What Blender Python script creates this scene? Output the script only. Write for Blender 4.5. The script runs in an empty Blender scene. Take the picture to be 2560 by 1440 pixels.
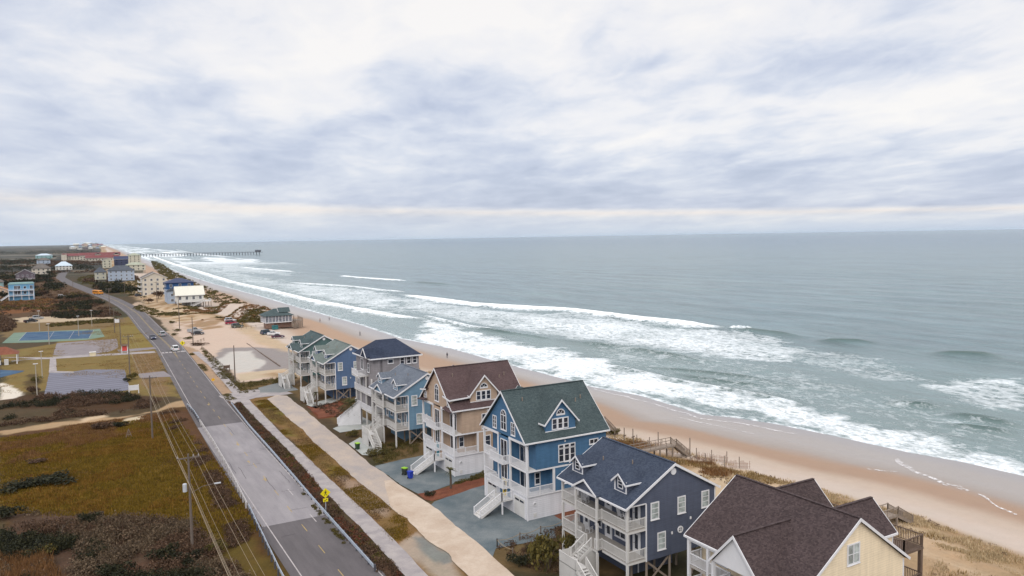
import bpy, bmesh, math, random
import numpy as np
from mathutils import Vector, Matrix
random.seed(7)
rad = math.radians
SC = bpy.context.scene
COL = SC.collection

# ------------------------------------------------------------------ camera
CAM_H, FOCAL = 35.0, 1900.0          # metres above the ground, focal length in photo pixels (2560 wide)
PITCH, AZ, ROLL = rad(3.855), rad(29.9), rad(-0.938)
FW = Vector((math.sin(AZ)*math.cos(PITCH), math.cos(AZ)*math.cos(PITCH), -math.sin(PITCH)))
R0 = Vector((math.cos(AZ), -math.sin(AZ), 0)); U0 = R0.cross(FW)
RT = R0*math.cos(ROLL) + U0*math.sin(ROLL)
DN = R0*math.sin(ROLL) - U0*math.cos(ROLL)
cam = bpy.data.cameras.new('camera'); cam_o = bpy.data.objects.new('camera', cam); COL.objects.link(cam_o)
cam.sensor_width = 36.0; cam.lens = FOCAL/2560*36.0; cam.clip_start = 0.5; cam.clip_end = 120000
m3 = Matrix((RT, -DN, -FW)).transposed()
cam_o.matrix_world = Matrix.Translation((0, 0, CAM_H)) @ m3.to_4x4()
SC.camera = cam_o

# ------------------------------------------------------------------ sun, sky, exposure
SUN_EL, SUN_AZ = rad(38), rad(222)   # soft sun behind the cloud, south-west of the camera
sun = bpy.data.lights.new('sun', 'SUN'); sun.energy = 1.5; sun.angle = rad(35); sun.color = (1.0, 0.95, 0.88)
sun_o = bpy.data.objects.new('sun', sun); COL.objects.link(sun_o)
sd = Vector((math.sin(SUN_AZ)*math.cos(SUN_EL), math.cos(SUN_AZ)*math.cos(SUN_EL), math.sin(SUN_EL)))
sun_o.rotation_euler = (-sd).to_track_quat('-Z', 'Y').to_euler(); sun_o.location = (0, 0, 300)
vs = SC.view_settings; vs.view_transform = 'Standard'; vs.look = 'None'; vs.exposure = 0.0; vs.gamma = 1.0; vs.use_curve_mapping = False
SC.render.engine = 'CYCLES'
SC.cycles.use_denoising = True
SC.cycles.max_bounces = 6; SC.cycles.diffuse_bounces = 3; SC.cycles.glossy_bounces = 3; SC.cycles.transparent_max_bounces = 6

def lin(c):                          # sRGB 0-255 to linear
    return tuple((v/255/12.92 if v/255 <= 0.04045 else ((v/255+0.055)/1.055)**2.4) for v in c)

def make_world():
    w = bpy.data.worlds.new('World'); SC.world = w; w.use_nodes = True
    nt = w.node_tree; nt.nodes.clear(); N = nt.nodes.new; L = nt.links.new
    def math_(op, a, b=None, c=None, clamp=False):
        n = N('ShaderNodeMath'); n.operation = op; n.use_clamp = clamp
        for i, v in enumerate((a, b, c)):
            if v is None: continue
            if isinstance(v, (int, float)): n.inputs[i].default_value = v
            else: L(v, n.inputs[i])
        return n.outputs[0]
    def ramp(fac, stops, interp='B_SPLINE'):
        n = N('ShaderNodeValToRGB'); n.color_ramp.interpolation = interp; e = n.color_ramp.elements
        while len(e) < len(stops): e.new(0.5)
        for el, (p, c) in zip(e, stops):
            el.position = p; el.color = (*c, 1) if len(c) == 3 else c
        L(fac, n.inputs[0]); return n.outputs[0]
    tc = N('ShaderNodeTexCoord'); sp = N('ShaderNodeSeparateXYZ'); L(tc.outputs['Generated'], sp.inputs[0])
    x, y, z = sp.outputs
    zz = math_('MAXIMUM', z, 0.0)
    inv = math_('DIVIDE', 1.0, math_('ADD', zz, 0.14))
    ca, sa = math.cos(AZ), math.sin(AZ)
    u = math_('MULTIPLY', math_('SUBTRACT', math_('MULTIPLY', x, ca), math_('MULTIPLY', y, sa)), inv)
    v = math_('MULTIPLY', math_('ADD', math_('MULTIPLY', x, sa), math_('MULTIPLY', y, ca)), inv)
    def noise(su, sv, off, scale, detail, rough, dist=0.0, tilt=0.0):
        cb = N('ShaderNodeCombineXYZ')
        L(math_('ADD', math_('MULTIPLY', u, su), off), cb.inputs[0])
        L(math_('ADD', math_('MULTIPLY', v, sv), math_('MULTIPLY', u, tilt)), cb.inputs[1])
        n = N('ShaderNodeTexNoise'); n.inputs['Scale'].default_value = scale; n.inputs['Detail'].default_value = detail
        n.inputs['Roughness'].default_value = rough; n.inputs['Distortion'].default_value = dist
        L(cb.outputs[0], n.inputs['Vector']); return n.outputs[0]
    big = noise(0.62, 0.80, 3.1, 0.80, 3, 0.5, 0.5, 0.10)
    mid = noise(1.00, 0.75, 11.7, 1.9, 3, 0.48, 0.5, 0.14)
    fin = noise(1.15, 0.80, 27.3, 4.4, 7, 0.60, 0.35, 0.14)
    nz = math_('ADD', math_('ADD', math_('MULTIPLY', math_('SUBTRACT', big, 0.5), 0.95), math_('MULTIPLY', math_('SUBTRACT', mid, 0.5), 0.95)),
               math_('MULTIPLY', math_('SUBTRACT', fin, 0.5), 0.58))
    # cloud deck brightness against elevation (sine of it): pale low strip, lit break, grey band, brighter broken deck above
    lat = math_('SUBTRACT', math_('MULTIPLY', x, ca), math_('MULTIPLY', y, sa))
    zs = math_('MULTIPLY', math_('MULTIPLY', zz, 2.5), math_('ADD', 1.0, math_('MULTIPLY', lat, 0.7)))   # the deck's edge hangs lower to the right
    g = lambda q: (q, q, q)
    bias = ramp(zs, [(0.0, g(0.60)), (0.035, g(0.63)), (0.064, g(0.66)), (0.079, g(0.76)), (0.085, g(0.74)), (0.098, g(0.49)), (0.15, g(0.49)), (0.22, g(0.55)),
                     (0.32, g(0.63)), (0.44, g(0.71)), (0.60, g(0.80)), (0.80, g(0.88)), (1.0, g(0.92))], 'LINEAR')
    amp = ramp(zs, [(0.0, g(0.10)), (0.05, g(0.45)), (0.09, g(0.60)), (0.14, g(0.62)), (0.3, g(0.95)), (0.6, g(1.15))], 'LINEAR')
    t = math_('ADD', bias, math_('MULTIPLY', nz, amp), None, True)
    cloud = ramp(t, [(0.0, lin((166, 178, 204))), (0.25, lin((182, 192, 214))), (0.45, lin((202, 210, 229))), (0.62, lin((223, 228, 240))),
                     (0.78, lin((243, 243, 247))), (1.0, lin((255, 252, 250)))], 'LINEAR')
    warm = ramp(zs, [(0.0, lin((236, 244, 250))), (0.060, lin((249, 250, 250))), (0.078, lin((255, 249, 243))), (0.10, (1, 1, 1)), (1.0, (1, 1, 1))], 'LINEAR')
    mx = N('ShaderNodeMix'); mx.data_type = 'RGBA'; mx.blend_type = 'MULTIPLY'; mx.inputs[0].default_value = 1.0
    L(cloud, mx.inputs[6]); L(warm, mx.inputs[7])
    zen = math_('ADD', 1.0, math_('MULTIPLY', math_('MAXIMUM', math_('SUBTRACT', zz, 0.32), 0.0), SKY_ZENITH))
    sc = N('ShaderNodeVectorMath'); sc.operation = 'SCALE'; L(mx.outputs[2], sc.inputs[0]); L(math_('MULTIPLY', zen, 10.0), sc.inputs['Scale'])
    sky = N('ShaderNodeTexSky'); sky.sky_type = 'NISHITA'; sky.sun_disc = False
    sky.sun_elevation = SUN_EL; sky.sun_rotation = SUN_AZ
    m2 = N('ShaderNodeMix'); m2.data_type = 'RGBA'; m2.inputs[0].default_value = 0.92
    L(sky.outputs[0], m2.inputs[6]); L(sc.outputs[0], m2.inputs[7])
    bg = N('ShaderNodeBackground'); bg.inputs['Strength'].default_value = 0.1; L(m2.outputs[2], bg.inputs['Color'])
    out = N('ShaderNodeOutputWorld'); L(bg.outputs[0], out.inputs['Surface'])
SKY_ZENITH = 1.6
make_world()

# ------------------------------------------------------------------ helpers
def gp(px, py, z=0.0):               # the ground point seen at a photo pixel
    v = FW*FOCAL + RT*(px-1280) + DN*(py-720)
    t = (z-CAM_H)/v.z
    return (v.x*t, v.y*t)
def gps(pts, z=0.0): return [gp(x, y, z) for x, y in pts]

MATS = {}
class NT:
    def __init__(self, name):
        self.m = bpy.data.materials.new(name); self.m.use_nodes = True
        self.nt = self.m.node_tree; self.b = self.nt.nodes['Principled BSDF']
        self.b.inputs['Roughness'].default_value = 0.8
    def n(self, t, **kw):
        nd = self.nt.nodes.new(t)
        for k, v in kw.items():
            if k in nd.inputs: 
                nd.inputs[k].default_value = v
            else: setattr(nd, k, v)
        return nd
    def l(self, a, b): self.nt.links.new(a, b)
    def coord(self, kind='Object', scale=None, loc=None):
        tc = self.n('ShaderNodeTexCoord')
        if kind == 'World':
            o = self.n('ShaderNodeNewGeometry').outputs['Position']
        else: o = tc.outputs[kind]
        if scale is None: return o
        mp = self.n('ShaderNodeMapping'); mp.inputs['Scale'].default_value = scale
        if loc: mp.inputs['Location'].default_value = loc
        self.l(o, mp.inputs[0]); return mp.outputs[0]
    def noise(self, vec, scale, detail=4, rough=0.55, dist=0.0):
        nd = self.n('ShaderNodeTexNoise'); nd.inputs['Scale'].default_value = scale; nd.inputs['Detail'].default_value = detail
        nd.inputs['Roughness'].default_value = rough; nd.inputs['Distortion'].default_value = dist
        self.l(vec, nd.inputs['Vector']); return nd.outputs[0]
    def math(self, op, a, b=None, clamp=False, c=None):
        nd = self.n('ShaderNodeMath'); nd.operation = op; nd.use_clamp = clamp
        for i, v in enumerate((a, b, c)):
            if v is None: continue
            if isinstance(v, (int, float)): nd.inputs[i].default_value = v
            else: self.l(v, nd.inputs[i])
        return nd.outputs[0]
    def rng(self, v, a, b, c, d):
        nd = self.n('ShaderNodeMapRange'); nd.clamp = True
        for i, q in enumerate((a, b, c, d)): nd.inputs[i+1].default_value = q
        self.l(v, nd.inputs[0]); return nd.outputs[0]
    def ramp(self, fac, stops, interp='LINEAR'):
        nd = self.n('ShaderNodeValToRGB'); nd.color_ramp.interpolation = interp; e = nd.color_ramp.elements
        while len(e) < len(stops): e.new(0.5)
        for el, (p, c) in zip(e, stops): el.position = p; el.color = (*c, 1)
        self.l(fac, nd.inputs[0]); return nd.outputs[0]
    def mix(self, fac, a, b, mode='MIX'):
        nd = self.n('ShaderNodeMix'); nd.data_type = 'RGBA'; nd.blend_type = mode
        for i, v in ((0, fac), (6, a), (7, b)):
            if isinstance(v, (int, float)): nd.inputs[i].default_value = v
            elif isinstance(v, tuple): nd.inputs[i].default_value = (*v, 1)
            else: self.l(v, nd.inputs[i])
        return nd.outputs[2]
    def scale_col(self, col, f):
        nd = self.n('ShaderNodeVectorMath'); nd.operation = 'SCALE'
        if isinstance(col, tuple): nd.inputs[0].default_value = col
        else: self.l(col, nd.inputs[0])
        self.l(f, nd.inputs['Scale']); return nd.outputs[0]
    def bump(self, h, strength, dist):
        nd = self.n('ShaderNodeBump'); nd.inputs['Strength'].default_value = strength; nd.inputs['Distance'].default_value = dist
        self.l(h, nd.inputs['Height']); self.l(nd.outputs[0], self.b.inputs['Normal'])
    def col(self, c):
        if isinstance(c, tuple): self.b.inputs['Base Color'].default_value = (*c, 1)
        else: self.l(c, self.b.inputs['Base Color'])
    def set(self, **kw):
        for k, v in kw.items(): self.b.inputs[k.replace('_', ' ')].default_value = v
        return self

ALB = 0.80                           # surfaces are this much darker than they look under the bright cloud
def alb(c): return tuple(v*ALB for v in lin(c))
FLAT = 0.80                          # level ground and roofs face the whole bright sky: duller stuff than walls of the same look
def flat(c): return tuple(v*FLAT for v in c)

def mat_paint(name, c, rough=0.6, var=0.10, spec=0.3, metal=0.0):
    if name in MATS: return MATS[name]
    t = NT(name); v = t.coord('Object')
    n = t.noise(v, 0.9, 5, 0.6)
    t.col(t.scale_col(c, t.rng(n, 0.25, 0.75, 1-var, 1+var)))
    t.set(Roughness=rough, Metallic=metal); t.b.inputs['Specular IOR Level'].default_value = spec
    MATS[name] = t.m; return t.m
def mat_siding(name, c, lap=0.19, var=0.12):
    if name in MATS: return MATS[name]
    t = NT(name); v = t.coord('Object')
    sp = t.n('ShaderNodeSeparateXYZ'); t.l(v, sp.inputs[0])
    row = t.math('FRACT', t.math('DIVIDE', sp.outputs[2], lap))
    n1 = t.noise(t.coord('Object', (0.5, 0.5, 3.0)), 1.4, 6, 0.65)
    n2 = t.noise(v, 0.25, 3, 0.5)
    f = t.math('ADD', t.rng(n1, 0.25, 0.75, 1-var, 1+var), t.rng(n2, 0.3, 0.7, -0.08, 0.08))
    st = t.noise(t.coord('Object', (1.6, 1.6, .12)), 1.5, 4, .6)
    f = t.math('ADD', f, t.rng(st, .35, .7, .05, -.10))
    f = t.math('MULTIPLY', f, t.rng(row, 0.0, 0.16, 0.76, 1.0))
    t.col(t.scale_col(c, f)); t.bump(t.math('SUBTRACT', 1.0, row), 0.5, 0.02); t.set(Roughness=0.65)
    t.b.inputs['Specular IOR Level'].default_value = 0.3
    MATS[name] = t.m; return t.m
def mat_shingle(name, c, c2):
    if name in MATS: return MATS[name]
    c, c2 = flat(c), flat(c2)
    t = NT(name); v = t.coord('Object')
    vo = t.n('ShaderNodeTexVoronoi'); vo.inputs['Scale'].default_value = 1.0
    t.l(t.coord('Object', (5.5, 5.5, 9.0)), vo.inputs['Vector'])
    n1 = t.noise(v, 7.0, 4, 0.7); n2 = t.noise(v, 0.35, 4, 0.6)
    sp = t.n('ShaderNodeSeparateColor'); t.l(vo.outputs['Color'], sp.inputs[0])
    f = t.math('ADD', t.math('MULTIPLY', sp.outputs[0], 0.55), t.math('MULTIPLY', n1, 0.55))
    base = t.mix(t.rng(f, 0.25, 0.85, 0, 1), c, c2)
    spz = t.n('ShaderNodeSeparateXYZ'); t.l(v, spz.inputs[0])
    row = t.math('FRACT', t.math('DIVIDE', spz.outputs[2], 0.11))
    t.col(t.scale_col(base, t.math('MULTIPLY', t.rng(n2, 0.3, 0.7, 0.86, 1.14), t.rng(row, 0, 0.3, 0.86, 1.0))))
    t.bump(f, 0.5, 0.03); t.set(Roughness=0.9); t.b.inputs['Specular IOR Level'].default_value = 0.25
    MATS[name] = t.m; return t.m
def mat_wood(name, c, var=0.3):
    if name in MATS: return MATS[name]
    t = NT(name); n = t.noise(t.coord('Object', (3, 3, 0.6)), 2.0, 5, 0.65)
    t.col(t.scale_col(c, t.rng(n, 0.2, 0.8, 1-var, 1+var))); t.set(Roughness=0.85)
    MATS[name] = t.m; return t.m
def mat_glass(name, c, rough=0.12):
    if name in MATS: return MATS[name]
    t = NT(name); n = t.noise(t.coord('Object'), 1.3, 2, 0.5)
    t.col(t.scale_col(c, t.rng(n, 0.3, 0.7, 0.5, 1.5))); t.set(Roughness=rough); t.b.inputs['Specular IOR Level'].default_value = 0.5
    MATS[name] = t.m; return t.m
def mat_leaf(name, cols, rough=0.75):
    if name in MATS: return MATS[name]
    t = NT(name); g = t.n('ShaderNodeNewGeometry')
    n = t.noise(t.coord('World'), 0.45, 3, 0.6)
    f = t.math('ADD', t.math('MULTIPLY', g.outputs['Random Per Island'], 0.65), t.rng(n, 0.3, 0.7, 0.0, 0.35), True)
    k = len(cols)-1
    t.col(t.ramp(f, [(i/k, c) for i, c in enumerate(cols)])); t.set(Roughness=rough)
    t.b.inputs['Specular IOR Level'].default_value = 0.2
    MATS[name] = t.m; return t.m
def mat_surface(name, c, c2, fine=6.0, broad=0.25, stretch=(1, 1, 1), bump=0.2, rough=0.9, lo=0.35, hi=0.65, speck=0.12):
    if name in MATS: return MATS[name]
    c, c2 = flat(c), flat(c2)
    t = NT(name); v = t.coord('World', stretch)
    n = t.noise(v, broad, 6, 0.62, 0.3); n2 = t.noise(t.coord('World'), fine, 4, 0.7)
    base = t.mix(t.rng(n, lo, hi, 0, 1), c, c2)
    t.col(t.scale_col(base, t.rng(n2, 0.2, 0.8, 1-speck, 1+speck)))
    t.bump(n2, bump, 0.03); t.set(Roughness=rough); t.b.inputs['Specular IOR Level'].default_value = 0.25
    MATS[name] = t.m; return t.m

class MB:                            # collects faces, builds ONE mesh object
    def __init__(self): self.v = []; self.f = []
    def add(self, vs, fs):
        o = len(self.v); self.v += [tuple(p) for p in vs]; self.f += [tuple(i+o for i in q) for q in fs]; return self
    def box(self, x0, y0, z0, x1, y1, z1):
        if x0 > x1: x0, x1 = x1, x0
        if y0 > y1: y0, y1 = y1, y0
        if z0 > z1: z0, z1 = z1, z0
        return self.add([(x0,y0,z0),(x1,y0,z0),(x1,y1,z0),(x0,y1,z0),(x0,y0,z1),(x1,y0,z1),(x1,y1,z1),(x0,y1,z1)],
                 [(0,3,2,1),(4,5,6,7),(0,1,5,4),(1,2,6,5),(2,3,7,6),(3,0,4,7)])
    def prism(self, poly, d):        # poly: 3D points of a planar polygon, extruded by vector d
        n = len(poly); d = Vector(d); a = [Vector(p) for p in poly]; b = [p+d for p in a]
        return self.add(a+b, [tuple(range(n-1, -1, -1)), tuple(range(n, 2*n))] + [(i, (i+1) % n, (i+1) % n+n, i+n) for i in range(n)])
    def quad(self, *p): return self.add(p, [tuple(range(len(p)))])
    def bar(self, p0, p1, w, h=None, up=(0, 0, 1)):
        h = w if h is None else h
        p0, p1 = Vector(p0), Vector(p1); d = (p1-p0)
        if d.length < 1e-6: return self
        d.normalize(); up = Vector(up)
        if abs(d.dot(up)) > 0.99: up = Vector((1, 0, 0))
        s = d.cross(up).normalized()*w/2; u = s.cross(d).normalized()*h/2
        r = [p0-s-u, p0+s-u, p0+s+u, p0-s+u, p1-s-u, p1+s-u, p1+s+u, p1-s+u]
        return self.add(r, [(0,3,2,1),(4,5,6,7),(0,1,5,4),(1,2,6,5),(2,3,7,6),(3,0,4,7)])
    def tube(self, pts, r, n=6, r1=None):
        pts = [Vector(p) for p in pts]; m = len(pts); vs = []
        for i, p in enumerate(pts):
            d = (pts[min(i+1, m-1)]-pts[max(i-1, 0)]).normalized()
            a = d.cross(Vector((0, 0, 1)));
            if a.length < 0.05: a = Vector((1, 0, 0))
            a.normalize(); b = a.cross(d)
            rr = r if r1 is None else r+(r1-r)*i/(m-1)
            vs += [p+(a*math.cos(2*math.pi*k/n)+b*math.sin(2*math.pi*k/n))*rr for k in range(n)]
        fs = [(i*n+k, i*n+(k+1) % n, (i+1)*n+(k+1) % n, (i+1)*n+k) for i in range(m-1) for k in range(n)]
        fs += [tuple(range(n-1, -1, -1)), tuple(range((m-1)*n, m*n))]
        return self.add(vs, fs)
    def lathe(self, prof, c=(0, 0, 0), n=12, sx=1.0, sy=1.0):
        vs = [(c[0]+r*math.cos(2*math.pi*k/n)*sx, c[1]+r*math.sin(2*math.pi*k/n)*sy, c[2]+z) for r, z in prof for k in range(n)]
        m = len(prof)
        fs = [(i*n+k, i*n+(k+1) % n, (i+1)*n+(k+1) % n, (i+1)*n+k) for i in range(m-1) for k in range(n)]
        fs += [tuple(range(n-1, -1, -1)), tuple(range((m-1)*n, m*n))]
        return self.add(vs, fs)
    def mesh(self, name):
        me = bpy.data.meshes.new(name); me.from_pydata(self.v, [], self.f); me.update()
        bm = bmesh.new(); bm.from_mesh(me); bmesh.ops.recalc_face_normals(bm, faces=bm.faces); bm.to_mesh(me); bm.free()
        return me
    def build(self, name, mat, parent=None, smooth=False, label=None):
        me = self.mesh(name); me.materials.append(mat)
        if smooth: me.shade_smooth()
        o = bpy.data.objects.new(name, me); COL.objects.link(o)
        if parent is not None: o.parent = parent
        if label: o['label'] = label
        return o
def tag(o, label=None, cat=None, group=None, kind=None):
    for k, v in (('label', label), ('category', cat), ('group', group), ('kind', kind)):
        if v: o[k] = v
    return o
def thing(name, label, cat, loc=(0, 0, 0), rz=0.0, group=None):
    o = bpy.data.objects.new(name, None); COL.objects.link(o); o.location = loc; o.rotation_euler = (0, 0, rz)
    o.empty_display_size = 0.3
    return tag(o, label, cat, group)
def kids(o): return [c for c in bpy.data.objects if c.parent is o]
def copy_tree(o, kid_map, parent=None):
    c = o.copy(); COL.objects.link(c)
    if parent is not None: c.parent = parent
    for ch in kid_map.get(o.name, []): copy_tree(ch, kid_map, c)
    return c
def kid_table():
    d = {}
    for o in COL.objects:
        if o.parent is not None: d.setdefault(o.parent.name, []).append(o)
    return d
def structure(name, mb, mat, **kw):
    o = mb.build(name, mat, **kw); o['kind'] = 'structure'; return o

# numpy noise
def _h(ix, iy, s):
    n = (ix.astype(np.int64)*374761393 + iy.astype(np.int64)*668265263 + s*1442695041) & 0x7fffffff
    n = ((n ^ (n >> 13))*1274126177) & 0x7fffffff
    return ((n ^ (n >> 16)) & 0xffff)/65535.0
def vnoise(x, y, sc, s=0):
    x = np.asarray(x)/sc; y = np.asarray(y)/sc; ix = np.floor(x); iy = np.floor(y); fx = x-ix; fy = y-iy
    fx = fx*fx*(3-2*fx); fy = fy*fy*(3-2*fy)
    a = _h(ix, iy, s); b = _h(ix+1, iy, s); c = _h(ix, iy+1, s); d = _h(ix+1, iy+1, s)
    return (a*(1-fx)+b*fx)*(1-fy)+(c*(1-fx)+d*fx)*fy
def fbm(x, y, sc, s=0, o=3):
    t = 0; a = 1; q = 0
    for i in range(o): t = t+a*vnoise(x, y, sc/2**i, s+i*17); q += a; a *= 0.5
    return t/q
def seg_dist(px, py, poly, closed=False):
    best = np.full(px.shape, 1e9); par = np.zeros(px.shape); n = len(poly); acc = 0.0
    for i in range(n if closed else n-1):
        ax, ay = poly[i]; bx, by = poly[(i+1) % n]; dx, dy = bx-ax, by-ay; L2 = dx*dx+dy*dy+1e-12
        t = np.clip(((px-ax)*dx+(py-ay)*dy)/L2, 0, 1)
        d = np.hypot(px-ax-t*dx, py-ay-t*dy); m = d < best
        best = np.where(m, d, best); par = np.where(m, i+t, par)
    return best, par
def inside(px, py, poly):
    r = np.zeros(px.shape, bool); n = len(poly); j = n-1
    for i in range(n):
        xi, yi = poly[i]; xj, yj = poly[j]
        if yi != yj:
            r ^= ((yi > py) != (yj > py)) & (px < (xj-xi)*(py-yi)/(yj-yi)+xi)
        j = i
    return r
def sdist(px, py, poly):             # negative inside
    d, _ = seg_dist(px, py, poly, True); return np.where(inside(px, py, poly), -d, d)
def sstep(a, b, v):
    t = np.clip((v-a)/(b-a), 0, 1); return t*t*(3-2*t)
def grid_mesh(name, xs, ys, zfun, attrs, mat):
    X, Y = np.meshgrid(xs, ys); Z = zfun(X, Y); nx, ny = len(xs), len(ys)
    me = bpy.data.meshes.new(name)
    co = np.stack([X, Y, Z], -1).reshape(-1, 3).astype(np.float32)
    i = (np.arange(ny-1)[:, None]*nx+np.arange(nx-1)[None]).ravel()
    q = np.stack([i, i+1, i+1+nx, i+nx], -1).astype(np.int32)
    me.vertices.add(len(co)); me.vertices.foreach_set('co', co.ravel())
    me.loops.add(q.size); me.loops.foreach_set('vertex_index', q.ravel())
    me.polygons.add(len(q)); me.polygons.foreach_set('loop_start', np.arange(0, q.size, 4, dtype=np.int32))
    me.update(calc_edges=True); me.shade_smooth()
    for k, fn in attrs.items():
        a = fn(X, Y).reshape(-1, 4).astype(np.float32)
        at = me.color_attributes.new(k, 'FLOAT_COLOR', 'POINT'); at.data.foreach_set('color', a.ravel())
    me.materials.append(mat)
    o = bpy.data.objects.new(name, me); COL.objects.link(o); o['kind'] = 'structure'; return o
def grow(a, step, k, end):
    r = [a]
    while r[-1] < end: r.append(r[-1]+step); step *= k
    return r

# ------------------------------------------------------------------ the lie of the land
SEA_Z = -2.0
SHORE_PX = [(2560,1190),(2400,1154),(2280,1133),(2080,1089),(1938,1060),(1834,1044),(1751,1036),(1688,1016),(1600,989),(1473,966),(1412,948),(1279,914),
            (1129,872),(1000,846),(900,812),(769,776),(651,741),(534,710),(464,687),(394,661),(340,640),(305,626)]
shore = sorted([(y, x) for x, y in gps(SHORE_PX, SEA_Z)])
SH_Y = np.array([-200, 20]+[p[0] for p in shore]+[9000, 30000]); SH_X = np.array([121, 121]+[p[1] for p in shore]+[330, 900])
def shore_x(Y): return np.interp(Y, SH_Y, SH_X)
TOE_Y = np.array([0, 41, 52, 72, 103, 160, 205, 300, 334, 409, 700, 1500, 3000, 30000]); TOE_W = np.array([35, 35, 34, 35, 38, 34, 42, 44, 44, 50, 52, 60, 70, 70.])
def toe_w(Y): return np.interp(Y, TOE_Y, TOE_W)          # beach width, dune toe to water
def dune_amp(Y): return np.interp(Y, [0, 60, 120, 195, 212, 318, 332, 420, 440, 30000], [1.5, 1.6, 1.5, 1.2, .25, .25, 3.0, 2.6, 1.6, 1.6])
def ground_z(X, Y):
    s = X-shore_x(Y); w = toe_w(Y)
    zb = np.where(s > -w, SEA_Z*(s+w)/w, 0.0)
    zb = np.where(s > 0, SEA_Z-0.075*s, zb); zb = np.maximum(zb, -6)
    d = s+w                                                # distance seaward of the dune toe
    n = fbm(X, Y, 9.0, 3, 3)
    crest = np.exp(-((d+10)/7.0)**2)*dune_amp(Y)*(0.35+1.3*n)
    crest = np.where(d < 1.5, crest, crest*np.clip((5-d)/3.5, 0, 1))
    crest = np.where((Y > 322) & (Y < 432), crest*.35, crest)+4.6*np.exp(-((X-71)/9.5)**4-((Y-378)/40.0)**4)*(.55+.9*n)
    rough = np.where(d < 0, (fbm(X, Y, 2.2, 9, 2)-0.5)*0.35*np.clip((X-63)/6, 0, 1), (fbm(X, Y, 1.6, 9, 2)-0.5)*0.12*np.clip(-(s+6)/8, 0, 1))
    west = np.clip((16.4-X)/2.5, 0, 1)*np.clip((186-Y)/6, 0, 1)
    marsh = west*(-0.45+(fbm(X, Y, 3.5, 21, 3)-0.5)*0.7)
    return zb+crest+rough+marsh
def gz(x, y): return float(ground_z(np.array([float(x)]), np.array([float(y)]))[0])

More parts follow.
